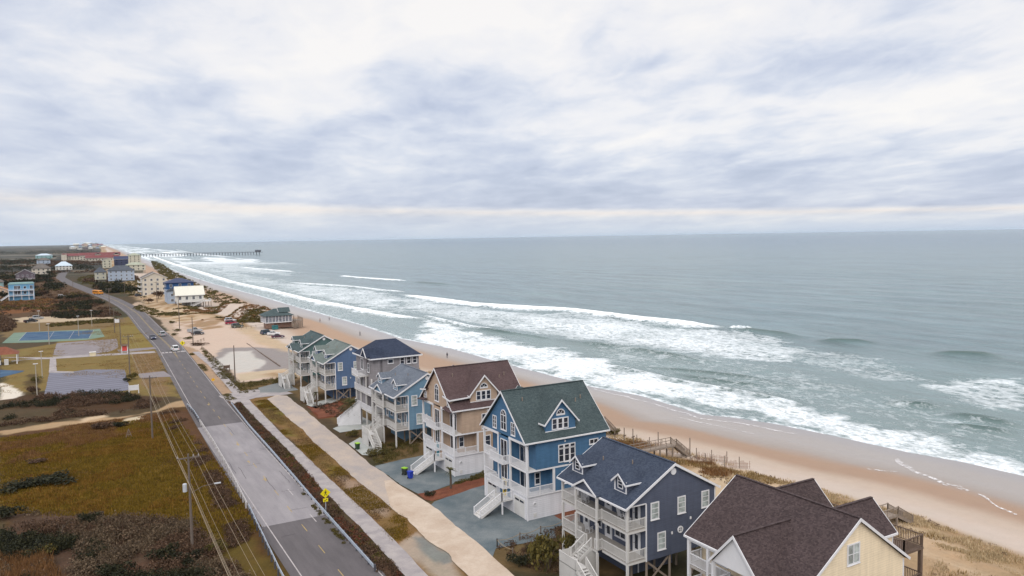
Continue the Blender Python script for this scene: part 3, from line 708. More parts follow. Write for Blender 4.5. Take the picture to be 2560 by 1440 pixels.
def sheet(name, px, z, mat, amp=.25, world=False, parent=None):
    P = ragged(px if world else gps(px), amp); mb = MB(); mb.add([(x, y, z) for x, y in P], [tuple(range(len(P)))])
    o = mb.build(name, mat, parent); 
    if parent is None: o['kind'] = 'structure'
    return o
sheet('lane', [(667,998),(690,988),(717,990),(760,1023),(788,1047),(837,1088),(887,1127),(927,1163),(962,1184),(1010,1222),(1010,1290),(996,1286),(980,1272),(944,1241),(902,1211),(850,1162),(813,1130),(778,1100),(757,1075),(727,1052),(702,1028)], .06, LANE, .15)
sheet('sandy_lane', [(960,1203),(977,1200),(1000,1214),(1047,1243),(1072,1259),(1101,1281),(1140,1315),(1180,1346),(1214,1376),(1242,1403),(1285,1440),(1320,1475),(1210,1475),(1170,1440),(1140,1409),(1130,1402),(1121,1386),(1092,1368),(1065,1348),(1022,1305),(1018,1296),(996,1286),(975,1265),(966,1232)], .066, LANE_S, .16)
sheet('side_street', [(545,990),(620,975),(690,972),(735,984),(690,990),(640,995),(600,1005),(585,1010)], .044, CONC, .3)
GRAV = mat_surface('blue_gravel', alb((100,113,120)), alb((136,143,146)), 9, .25, bump=.5, speck=.28)
GRAV2 = mat_surface('grey_gravel', alb((128,134,136)), alb((146,148,148)), 9, .3, bump=.5, speck=.22)
sheet('gravel_drive', [(938,1166),(1005,1150),(1060,1138),(1220,1175),(1215,1182),(1130,1212),(1085,1228),(1056,1240),(1000,1212),(965,1186)], .05, GRAV)
sheet('gravel_drive', [(1085,1255),(1130,1240),(1210,1210),(1330,1280),(1450,1272),(1450,1300),(1390,1320),(1390,1345),(1240,1372),(1232,1395),(1205,1372),(1135,1318),(1075,1266)], .05, GRAV)
sheet('gravel_drive', [(645,970),(690,958),(720,958),(745,975),(700,982),(650,982)], .05, GRAV2)
MULCH = mat_surface('red_mulch', alb((112,62,44)), alb((138,84,60)), 6, .5, bump=.6, speck=.45)
sheet('mulch_bed', [(1044,1236),(1090,1226),(1150,1208),(1214,1188),(1214,1212),(1150,1232),(1080,1254),(1060,1250)], .055, MULCH, .35)
sheet('mulch_bed', [(770,1018),(850,1006),(870,1015),(840,1040),(800,1045)], .055, MULCH, .35)
sheet('mulch_bed', [(1385,1290),(1450,1268),(1470,1280),(1420,1310)], .055, MULCH, .2)
SLAB = mat_surface('slab_concrete', alb((186,190,188)), alb((200,202,198)), 5, .4, bump=.1, speck=.05)
sheet('concrete_pad', [(832,1072),(905,1042),(940,1060),(915,1072),(850,1082)], .055, SLAB, .05)
sheet('concrete_pad', [(765,1012),(850,990),(850,1000),(790,1022)], .055, SLAB, .05)
sheet('concrete_pad', [(872,1110),(900,1094),(960,1130),(930,1140),(905,1138)], .055, SLAB, .05)
# the park
GREY_LOT = mat_surface('lot_asphalt', alb((142,134,138)), alb((156,148,150)), 5, .3, bump=.2, speck=.08)
sheet('park_lot', [(132,888),(142,858),(220,852),(292,847),(296,870),(270,880),(185,892)], .03, GREY_LOT, .15)
def mat_ridged():
    t = NT('ridged_gravel'); p = t.coord('World'); sp = t.n('ShaderNodeSeparateXYZ'); t.l(p, sp.inputs[0])
    n = t.noise(t.coord('World', (.25, 1, 1)), .5, 5, .6); n2 = t.noise(p, 4, 4, .7)
    w = t.math('SINE', t.math('MULTIPLY', t.math('ADD', sp.outputs[1], t.math('MULTIPLY', n, 2.5)), 2.1))
    f = t.math('MULTIPLY', t.rng(w, -1, 1, .82, 1.16), t.rng(n2, .2, .8, .85, 1.15))
    t.col(t.scale_col(alb((112,112,126)), f)); t.bump(w, .8, .15); t.set(Roughness=.9); return t.m
sheet('gravel_lot', [(110,992),(123,932),(180,930),(215,924),(312,924),(325,975),(250,985),(180,995)], .03, mat_ridged(), .15)
TEAL = mat_surface('court_green', alb((116,140,124)), alb((128,150,132)), 3, .2, bump=.05, speck=.05)
BLUE = mat_surface('court_blue', alb((54,86,122)), alb((80,110,138)), 3, .2, bump=.05, speck=.08)
sheet('court_surround', [(5,858),(35,832),(250,822),(262,842),(215,850),(100,856)], .03, TEAL, .02)
sheet('tennis_court', [(46,852),(66,831),(234,826),(222,846)], .038, BLUE, .02)
sheet('basketball_court', [(0,944),(56,930),(62,927),(0,925)], .03, BLUE, .02)
cl = MB()
for a, b in (((46,852),(222,846)), ((66,831),(234,826)), ((56,841),(228,836)), ((120,851),(135,829)), ((172,848),(185,828)), ((222,846),(234,826)), ((46,852),(66,831))):
    p, q = gp(*a), gp(*b); cl.bar((*p, .045), (*q, .045), .12, .004)
structure('court_lines', cl, WHITE_L)
sheet('park_path', [(125,893),(140,895),(142,928),(184,929),(184,932),(122,932)], .035, CONC, .05)
sheet('park_path', [(0,893),(70,893),(125,894),(140,897),(60,900),(30,904),(28,902),(90,897)], .033, CONC, .05)
sheet('park_path', [(130,892),(385,878),(392,882),(140,897)], .034, CONC, .05)
sheet('park_entrance', [(292,875),(385,868),(392,872),(300,882)], .033, GREY_LOT, .1)
sheet('park_entrance', [(345,935),(410,928),(430,942),(350,945)], .033, GREY_LOT, .1)

# ------------------------------------------------------------------ house building kit (house axes: x from the street to the sea, y north, z up)
WHITE = mat_paint('white_paint', alb((232,232,236)), .5, .06)
WHITE_W = mat_paint('worn_white_paint', alb((214,212,210)), .6, .10)
GLASS = mat_glass('window_glass', lin((40,46,58)))
CURTAIN = mat_glass('curtained_glass', lin((150,158,158)), .2)
TIMBER = mat_wood('weathered_timber', alb((142,128,116)))
DARK_TIMBER = mat_wood('dark_timber', alb((104,86,74)))
DECK_W = mat_wood('deck_boards', alb((176,170,164)), .15)
PLY = mat_paint('shaded_soffit', alb((176,176,178)), .7)
def plane_map(face, at):             # wall plane: (u along the wall, v up, n outwards) to house coordinates
    if face == 'W': return lambda u, v, n: (at-n, u, v)
    if face == 'E': return lambda u, v, n: (at+n, u, v)
    if face == 'S': return lambda u, v, n: (u, at-n, v)
    return lambda u, v, n: (u, at+n, v)
def fbox(mb, M, u0, v0, u1, v1, n0, n1):
    a = M(u0, v0, n0); b = M(u1, v1, n1); mb.box(a[0], a[1], a[2], b[0], b[1], b[2])
def window(root, face, at, u, v, w, h, cols=1, rows=2, arch=False, glass=None, name='window', fr=.11, frame_mat=None, sill=True):
    """framed window, lower left corner (u, v) on a wall plane; the pane is a sub-part"""
    M = plane_map(face, at); mb = MB(); fm = frame_mat or WHITE
    fbox(mb, M, u-fr, v-fr, u+w+fr, v, 0, .07); 
    fbox(mb, M, u-fr, v, u, v+h, 0, .07); fbox(mb, M, u+w, v, u+w+fr, v+h, 0, .07)
    if not arch: fbox(mb, M, u-fr, v+h, u+w+fr, v+h+fr, 0, .07)
    for i in range(1, cols): fbox(mb, M, u+w*i/cols-.045, v, u+w*i/cols+.045, v+h, 0, .065)
    for i in range(1, rows): fbox(mb, M, u, v+h*i/rows-.025, u+w, v+h*i/rows+.025, 0, .055)
    if sill: fbox(mb, M, u-fr-.04, v-fr-.05, u+w+fr+.04, v-fr, 0, .12)
    pb = MB(); fbox(pb, M, u, v, u+w, v+h, .005, .035)
    if arch:
        r = w/2; k = 10; c = (u+r, v+h)
        pts = [(c[0]+r*math.cos(math.pi*i/k), c[1]+r*math.sin(math.pi*i/k)) for i in range(k+1)]
        o = Vector(M(0, 0, .04))-Vector(M(0, 0, .005))
        pb.prism([M(a, b, .005) for a, b in pts], o)
        for i in range(k):
            a0, a1 = math.pi*i/k, math.pi*(i+1)/k
            q = [(c[0]+rr*math.cos(aa), c[1]+rr*math.sin(aa)) for rr, aa in ((r, a0), (r+fr, a0), (r+fr, a1), (r, a1))]
            mb.prism([M(a, b, 0) for a, b in q], Vector(M(0, 0, .07))-Vector(M(0, 0, 0)))
        fbox(mb, M, u, v+h-.05, u+w, v+h+.05, .036, .066)
        for ang in (60, 120):
            e = (c[0]+r*math.cos(rad(ang)), c[1]+r*math.sin(rad(ang))); mb.bar(M(c[0], c[1], .05), M(*e, .05), .04)
    f = mb.build(name, fm, root); pb.build('pane', glass or GLASS, f)
    return f
def round_window(root, face, at, u, v, r, filled=False):
    M = plane_map(face, at); k = 16; mb = MB(); d = Vector(M(0, 0, .08))-Vector(M(0, 0, 0))
    ring = lambda R, i: (u+R*math.cos(2*math.pi*i/k), v+R*math.sin(2*math.pi*i/k))
    if filled:
        mb.prism([M(*ring(r, i), 0) for i in range(k)], d); return mb.build('gable_vent', WHITE, root)
    for i in range(k): mb.prism([M(*q, 0) for q in (ring(r*.62, i), ring(r, i), ring(r, i+1), ring(r*.62, i+1))], d)
    fbox(mb, M, u-.03, v-r*.6, u+.03, v+r*.6, .01, .06); fbox(mb, M, u-r*.6, v-.03, u+r*.6, v+.03, .01, .06)
    f = mb.build('porthole_window', WHITE, root); pb = MB(); pb.prism([M(*ring(r*.62, i), .005) for i in range(k)], d*.4); pb.build('pane', GLASS, f); return f
def door(root, face, at, u, v, w, h, mat, glass=True, name='door', arch=False):
    M = plane_map(face, at); mb = MB(); fr = .1
    fbox(mb, M, u-fr, v, u, v+h+fr, 0, .08); fbox(mb, M, u+w, v, u+w+fr, v+h+fr, 0, .08); fbox(mb, M, u, v+h, u+w, v+h+fr, 0, .08)
    f = MB(); fbox(f, M, u, v, u+w, v+h, .004, .05); d = f.build(name, mat, root); mb.build('door_frame', WHITE, d)
    k = MB(); p = M(u+w*.85, v+h*.46, .08); k.lathe([(.0, -.05), (.05, -.02), (.05, .02), (.0, .05)], p, 8); k.build('handle', DARK_TIMBER, d)
    if glass:
        g = MB(); fbox(g, M, u+w*.25, v+h*.2, u+w*.75, v+h*.9, .05, .062); g.build('pane', GLASS, d)
    return d
def railing(root, pts, z, h=1.0, mat=None, gap=.15, name='railing', posts=True):
    """balustrade along a polyline of (x, y) or (x, y, z) points"""
    mb = MB(); P = [Vector((*p, z)) if len(p) == 2 else Vector(p) for p in pts]
    for a, b in zip(P, P[1:]):
        L = (b-a).length; up = Vector((0, 0, 1))
        mb.bar(a+up*h, b+up*h, .10, .07); mb.bar(a+up*.12, b+up*.12, .06, .06)
        k = max(1, int(L/gap))
        for i in range(1, k): q = a.lerp(b, i/k); mb.box(q.x-.022, q.y-.022, q.z+.14, q.x+.022, q.y+.022, q.z+h-.03)
    if posts:
        for q in P: mb.box(q.x-.055, q.y-.055, q.z, q.x+.055, q.y+.055, q.z+h+.08)
    return mb.build(name, mat or WHITE, root)
def gable_roof(root, axis, r0, r1, ridge, ridge_z, e0, e0z, e1, e1z, th=.16, mat=None, trim=None, name='roof', fascia=True, gutters=True):
    """two roof slabs; axis 'x' ridge runs along x from r0 to r1 at y=ridge, eaves at y=e0 and y=e1"""
    S = (lambda a, b, z: (a, b, z)) if axis == 'x' else (lambda a, b, z: (b, a, z))
    mb = MB()
    for e, ez in ((e0, e0z), (e1, e1z)):
        q = [S(r0, ridge, ridge_z), S(r1, ridge, ridge_z), S(r1, e, ez), S(r0, e, ez)]
        mb.prism(q, (0, 0, -th))
    s = .12; mb.bar(S(r0+.02, ridge, ridge_z+.02), S(r1-.02, ridge, ridge_z+.02), .28, .07)
    r = mb.build(name, mat, root)
    if fascia:
        tb = MB()
        for rr, sg in ((r0, -1), (r1, 1)):
            for e, ez in ((e0, e0z), (e1, e1z)):
                a = S(rr, ridge, ridge_z+.02); b = S(rr, e, ez+.02); c = S(rr, e, ez-.24); d = S(rr, ridge, ridge_z-.26)
                tb.prism([a, b, c, d], Vector(S(sg*.05, 0, 0)))
        if gutters:
            for e, ez in ((e0, e0z), (e1, e1z)):
                sg = 1 if e > ridge else -1
                tb.bar(S(r0, e+sg*.06, ez-.10), S(r1, e+sg*.06, ez-.10), .12, .17)
        tb.build('rake_trim', trim or WHITE, r)
    return r
def stair(root, p0, p1, w, mat=None, rail_mat=None, rails=True, solid=False, name='stair'):
    """flight from p0 (top) to p1 (bottom), width w across"""
    a, b = Vector(p0), Vector(p1); n = max(2, int(round((a.z-b.z)/.19))); d = Vector((b.x-a.x, b.y-a.y, 0)).normalized(); s = Vector((-d.y, d.x, 0))
    mb = MB(); run = Vector((b.x-a.x, b.y-a.y, 0)).length/n
    for i in range(n):
        q = a+d*(run*(i+.5)); q.z = a.z-(a.z-b.z)*(i+1)/n
        mb.bar(q-s*w/2, q+s*w/2, run*1.1, .06)
        if solid: mb.bar(q-s*w/2-d*run*.5+Vector((0, 0, .09)), q+s*w/2-d*run*.5+Vector((0, 0, .09)), .03, .19)
    for k in (-1, 1): mb.bar(a+s*w/2*k-Vector((0, 0, .12)), b+s*w/2*k-Vector((0, 0, .02)), .07, .30)
    st = mb.build(name, mat or WHITE, root)
    if rails:
        for k in (-1, 1):
            railing(st, [a+s*(w/2-.02)*k, b+s*(w/2-.02)*k], 0, .98, rail_mat or mat or WHITE, .17, 'handrail')
    return st
def dormer(root, face_x, yc, w, z0, zw, zp, slope, ridge_x, ridge_z, wall, roof, win=(1, 2), direction='W'):
    """gabled dormer on a west slope: front at x=face_x, roof plane z = ridge_z-slope*(ridge_x-x)"""
    inx = lambda z: ridge_x-(ridge_z-z)/slope
    mb = MB(); h = w/2
    y0, y1 = yc-h, yc+h
    front = [(face_x, y0, z0), (face_x, y1, z0), (face_x, y1, zw), (face_x, yc, zp-.1), (face_x, y0, zw)]
    mb.prism(front, (.1, 0, 0))
    for y, sg in ((y0, 1), (y1, -1)): mb.prism([(face_x+.1, y, z0), (inx(zw)+.1, y, zw), (face_x+.1, y, zw)], (0, .08*sg, 0))
    d = mb.build('dormer', wall, root)
    o = .28; rb = MB(); sl = (zp-zw)/h
    for sg in (-1, 1):
        ye = yc+sg*(h+o); ze = zp-sl*(h+o)
        rb.prism([(face_x-.3, yc, zp), (inx(zp)+.25, yc, zp), (inx(ze)+.15, ye, ze), (face_x-.3, ye, ze)], (0, 0, -.1))
    rb.build('dormer_roof', roof, d)
    tb = MB()
    for sg in (-1, 1):
        ye = yc+sg*(h+o); ze = zp-sl*(h+o)
        tb.prism([(face_x-.3, yc, zp+.02), (face_x-.3, ye, ze+.02), (face_x-.3, ye, ze-.2), (face_x-.3, yc, zp-.2)], (-.05, 0, 0))
        tb.bar((face_x-.3, ye+sg*.04, ze-.06), (inx(ze)+.05, ye+sg*.04, ze-.06), .07, .15)
    for y in (y0-.02, y1+.02): tb.box(face_x-.04, y-.09, z0, face_x-.003, y+.09, zw)
    tb.box(face_x-.06, y0-.1, z0-.1, face_x-.002, y1+.1, z0+.04)
    tb.build('dormer_trim', WHITE, d)
    window(d, 'W', face_x-.002, yc-w*.19, z0+.42*(zw-z0)-.1, w*.38, (zw-z0)*.85, 1, 3, fr=.08, sill=False)
    return d
def rocking_chair(x, y, z, rz, label):
    t = thing('rocking_chair', label, 'chair', (x, y, z), rz, 'white rocking chairs on the porches')
    mb = MB(); mb.box(-.3, -.28, .40, .3, .28, .45); mb.build('seat', WHITE, t)
    mb = MB(); mb.bar((-.27, .26, .45), (-.27, .48, 1.25), .06); mb.bar((.27, .26, .45), (.27, .48, 1.25), .06)
    for i in range(6): mb.bar((-.2+.08*i, .27, .47), (-.2+.08*i, .48, 1.2), .045, .02)
    mb.bar((-.3, .48, 1.24), (.3, .48, 1.24), .08, .05); mb.build('backrest', WHITE, t)
    for s in (-1, 1):
        mb = MB(); mb.tube([(s*.28, -.42, .09), (s*.28, -.2, .03), (s*.28, .15, .02), (s*.28, .5, .07), (s*.28, .7, .14)], .025)
        mb.build('rocker', WHITE, t)
        mb = MB(); mb.bar((s*.28, -.25, .03), (s*.28, -.25, .66), .05); mb.bar((s*.28, .25, .03), (s*.28, .25, .66), .05); mb.bar((s*.31, -.3, .66), (s*.31, .32, .66), .09, .04)
        mb.build('arm', WHITE, t)
    return t

# ------------------------------------------------------------------ stilt house with stacked porches and two dormers (four of them stand in the row)
def porch_house(label, y0, siding, roof, x0=45.2, stair_kind='box', near=False, lift=0.0):
    r = thing('beach_house', label, 'house', (x0, y0, 0)); L, W = 11.4, 11.8
    rx, rz, sl = 5.9, 12.15, .56; ez = lambda x: rz-sl*abs(x-rx)
    zw = 8.68; z2, z3 = 3.1, 6.2
    mb = MB()
    gable = [(2.4, 2.75), (W-.15, 2.75), (W-.15, ez(W-.15)-.12), (rx, rz-.14), (.12, ez(.12)-.16), (.12, zw-.10), (2.4, zw-.10)]
    for y in (0, L-.12): mb.prism([(x, y, z) for x, z in gable], (0, .12, 0))
    mb.box(2.4, .12, 2.75, 2.52, L-.12, zw); mb.box(W-.27, .12, 2.75, W-.15, L-.12, zw); mb.box(2.52, .12, 2.75, W-.27, L-.12, 2.87)
    mb.build('wall', siding, r)
    mb = MB(); mb.box(3.0, 3.2, .02, 8.6, 3.35, 2.74); mb.box(3.0, 3.35, .02, 3.15, 10.0, 2.74); mb.box(3.0, 10.0, .02, 8.6, 10.15, 2.74); mb.box(8.45, 3.35, .02, 8.6, 10.0, 2.74)
    mb.build('ground_floor_wall', siding, r)
    door(r, 'S', 3.2, 4.0, .05, .95, 2.05, siding, False)
    # roof
    rf = gable_roof(r, 'y', -.3, L+.3, rx, rz, -.35, ez(-.35), W+.25, ez(W+.25), mat=roof)
    # front gable over the porch centre
    gx, gyc, gh, gz_ = -.85, 6.0, 2.15, 10.0
    ge = 8.78; inx = lambda z: rx-(rz-z)/sl
    gb = MB()
    for s in (-1, 1): gb.prism([(gx, gyc, gz_), (inx(gz_)+.2, gyc, gz_), (inx(ge)+.05, gyc+s*gh, ge), (gx, gyc+s*gh, ge)], (0, 0, -.12))
    g = gb.build('porch_gable_roof', roof, r)
    gb = MB(); gb.prism([(gx+.25, gyc-gh+.25, ge-.12), (gx+.25, gyc+gh-.25, ge-.12), (gx+.25, gyc, gz_-.16)], (.1, 0, 0)); gb.build('porch_gable_wall', siding, g)
    tb = MB()
    for s in (-1, 1): tb.prism([(gx, gyc, gz_+.02), (gx, gyc+s*gh, ge+.02), (gx, gyc+s*gh, ge-.2), (gx, gyc, gz_-.22)], (-.05, 0, 0))
    tb.bar((gx+.2, gyc-gh+.2, ge-.2), (gx+.2, gyc+gh-.2, ge-.2), .12, .2)
    tb.build('porch_gable_trim', WHITE, g)
    for q in ((.05, .02, zw-.12, .22, gyc-gh, zw+.10), (.05, gyc+gh, zw-.12, .22, L-.02, zw+.10), (.22, -.02, zw-.14, 2.4, -.001, zw-.02)): tb = MB(); tb.box(*q); tb.build('porch_lintel', WHITE, r)
    for q in ((W-.28, -.03, 2.75, W-.13, -.002, ez(W)-.2), (2.30, -.03, 2.7, 2.46, -.002, zw-.145)): tb = MB(); tb.box(*q); tb.build('corner_trim', WHITE, r)
    for yc in (2.3, 9.75): dormer(r, 1.05, yc, 1.75, ez(1.05)-.02, ez(1.05)+1.15, ez(1.05)+1.85, sl, rx, rz, siding, roof)
    # porches
    for z in (z2, z3):
        mb = MB(); mb.box(0, 0, z-.08, 2.4, L, z); mb.box(-.6, 4.1, z-.08, .0, 7.9, z); d = mb.build('porch_floor', DECK_W, r)
        mb = MB(); mb.box(0.02, .02, z-.32, .10, 4.1, z-.082); mb.box(.02, 7.9, z-.32, .10, L-.02, z-.082); mb.box(-.58, 4.12, z-.32, -.5, 7.88, z-.082)
        mb.box(.1, .01, z-.32, 2.4, .07, z-.082); mb.box(.1, L-.07, z-.32, 2.38, L-.01, z-.082); mb.build('porch_beam', WHITE_W, d)
        if z == z2:
            railing(r, [(2.3, .06), (.06, .06), (.06, 4.15), (-.55, 4.15), (-.55, 4.55)], z, mat=WHITE_W)
            railing(r, [(-.55, 5.95), (-.55, 7.85), (.06, 7.85), (.06, L-.06), (2.3, L-.06)], z, mat=WHITE_W)
        else:
            railing(r, [(2.3, .06), (.06, .06), (.06, 4.15), (-.55, 4.15), (-.55, 7.85), (.06, 7.85), (.06, L-.06), (2.3, L-.06)], z, mat=WHITE_W)
    for x, y in ((.1, .1), (-.55, 4.15), (-.55, 7.85), (.1, L-.1), (2.0, 2.3)):
        mb = MB(); top = zw-.13 if x > 0 else ge-.3
        for a, b in ((.02, z2-.33), (z2+.002, z3-.33), (z3+.002, top)) if x < 1.5 else ((z2+.002, z3-.09), (z3+.002, ez(2.0)-.3)): mb.box(x-.11, y-.11, a, x+.11, y+.11, b)
        mb.build('porch_post', WHITE_W, r)
    # front wall windows and doors behind the porches
    for z in (z2, z3):
        window(r, 'W', 2.4, 3.3, z+.75, 1.6, 1.35, 2, 2); window(r, 'W', 2.4, 7.4, z+.75, 1.0, 1.35, 1, 2)
        door(r, 'W', 2.4, 1.0, z+.002, .95, 2.1, WHITE); door(r, 'W', 2.4, 5.6, z+.002, 1.0, 2.1, WHITE); door(r, 'W', 2.4, 9.6, z+.002, .95, 2.1, WHITE)
    # south side windows
    for u, v in ((3.05, 7.0), (6.55, 6.95), (9.8, 6.95)): window(r, 'S', 0, u, v-.1, .85, 1.55, 1, 3, glass=CURTAIN)
    if near: window(r, 'S', 0, 3.9, 3.65, .85, 1.6, 1, 3, glass=CURTAIN); round_window(r, 'S', 0, 6.8, 5.1, .36)
    else: window(r, 'S', 0, 3.9, 3.65, .85, 1.6, 1, 3, glass=CURTAIN)
    round_window(r, 'S', 0, rx, rz-.9, .34, True)
    for u, v in ((5.6, 4.85), (8.1, 5.9)): mb = MB(); mb.box(u, -.1, v, u+.15, -.002, v+.25); mb.build('wall_light', WHITE, r)
    for xv, yv in ((4.2, 4.3), (3.4, 8.3)):
        zv = ez(xv); mb = MB(); mb.tube([(xv, yv, zv-.1), (xv, yv, zv+.4)], .06, 8); mb.build('vent_pipe', TIMBER, r)
    # piles and braces
    for x in (2.6, 5.6, 8.6, 11.3):
        for y in (.25, 2.6):
            mb = MB(); mb.tube([(x, y, -.1), (x, y, 2.74)], .13, 7); mb.build('pile', TIMBER, r)
    mb = MB()
    for xa, xb in ((2.75, 5.4), (8.8, 11.1)): mb.bar((xa, .25, .3), (xb, .25, 2.5), .06, .2); mb.bar((xa, .33, 2.5), (xb, .33, .3), .06, .2)
    mb.build('cross_brace', TIMBER, r)
    # stair: west to a boxed landing, then south along the front
    stair(r, (-.65, 5.65, z2), (-2.3, 5.65, 2.0), 1.3, WHITE_W)
    mb = MB(); mb.box(-3.7, 3.4, 1.92, -2.3, 6.4, 2.0); ld = mb.build('stair_landing', WHITE_W, r)
    for q in ((-3.63, 3.47), (-2.4, 3.47), (-3.63, 6.33), (-2.4, 6.33)): mb = MB(); mb.box(q[0]-.07, q[1]-.07, 0, q[0]+.07, q[1]+.07, 3.05); mb.build('landing_post', WHITE_W, ld)
    mb = MB(); n = 16
    for i in range(n): y = 3.5+2.75*i/n; mb.box(-3.70, y, .05, -3.665, y+.125, 2.95)
    for i in range(8): x = -3.6+1.25*i/8; mb.box(x, 6.36, .05, x+.125, 6.395, 2.95)
    mb.box(-3.72, 3.4, 2.95, -3.64, 6.4, 3.02)
    for i in range(14): x = -2.2+2.1*i/14; mb.box(x, 5.0, .05, x+.11, 5.03, 1.85+(x+2.3)*.62)
    mb.build('picket_skirt', WHITE_W, r)
    stair(r, (-3.0, 3.4, 1.98), (-3.0, .5, .05), 1.25, WHITE_W)
    return r
NAVY = mat_siding('navy_siding', alb((86,93,112))); LTBLUE = mat_siding('light_blue_siding', alb((112,146,172))); MIDBLUE = mat_siding('slate_blue_siding', alb((88,112,148))); GREENS = mat_siding('sea_green_siding', alb((86,112,112)))
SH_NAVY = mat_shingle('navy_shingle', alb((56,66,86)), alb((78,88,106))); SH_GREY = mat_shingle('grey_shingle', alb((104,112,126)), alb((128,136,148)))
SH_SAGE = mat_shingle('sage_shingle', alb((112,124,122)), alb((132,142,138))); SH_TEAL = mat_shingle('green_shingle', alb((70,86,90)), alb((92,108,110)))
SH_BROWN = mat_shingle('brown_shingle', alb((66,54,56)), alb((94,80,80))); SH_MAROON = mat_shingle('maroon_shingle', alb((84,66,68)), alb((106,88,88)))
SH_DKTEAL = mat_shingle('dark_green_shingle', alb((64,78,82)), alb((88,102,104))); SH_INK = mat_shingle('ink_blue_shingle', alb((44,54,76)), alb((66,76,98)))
porch_house('navy blue stilt house with white double porches, next to the big brown roof', 57.0, NAVY, SH_NAVY, near=True)
porch_house('light blue stilt house with grey roof between the tan and turret houses', 118.4, LTBLUE, SH_GREY)
porch_house('slate blue stilt house with sage grey roof and stacked white porches', 159.6, MIDBLUE, SH_SAGE)
porch_house('sea green stilt house with dark green roof, next to the sandy parking lot', 180.0, GREENS, SH_TEAL)
for x, y, z, rz, lb in ((46.6, 65.9, 6.2, 1.9, 'white rocking chair on the top porch of the navy house, behind the gable post'), (46.4, 58.3, 6.2, .9, 'white rocking chair at the south corner of the navy house top porch'),
                        (46.9, 60.0, 6.2, 1.5, 'second white rocking chair from the south corner of the navy top porch'), (46.7, 65.4, 3.1, 1.8, 'white rocking chair on the lower porch of the navy house near the door')):
    rocking_chair(x, y, z, rz, lb)

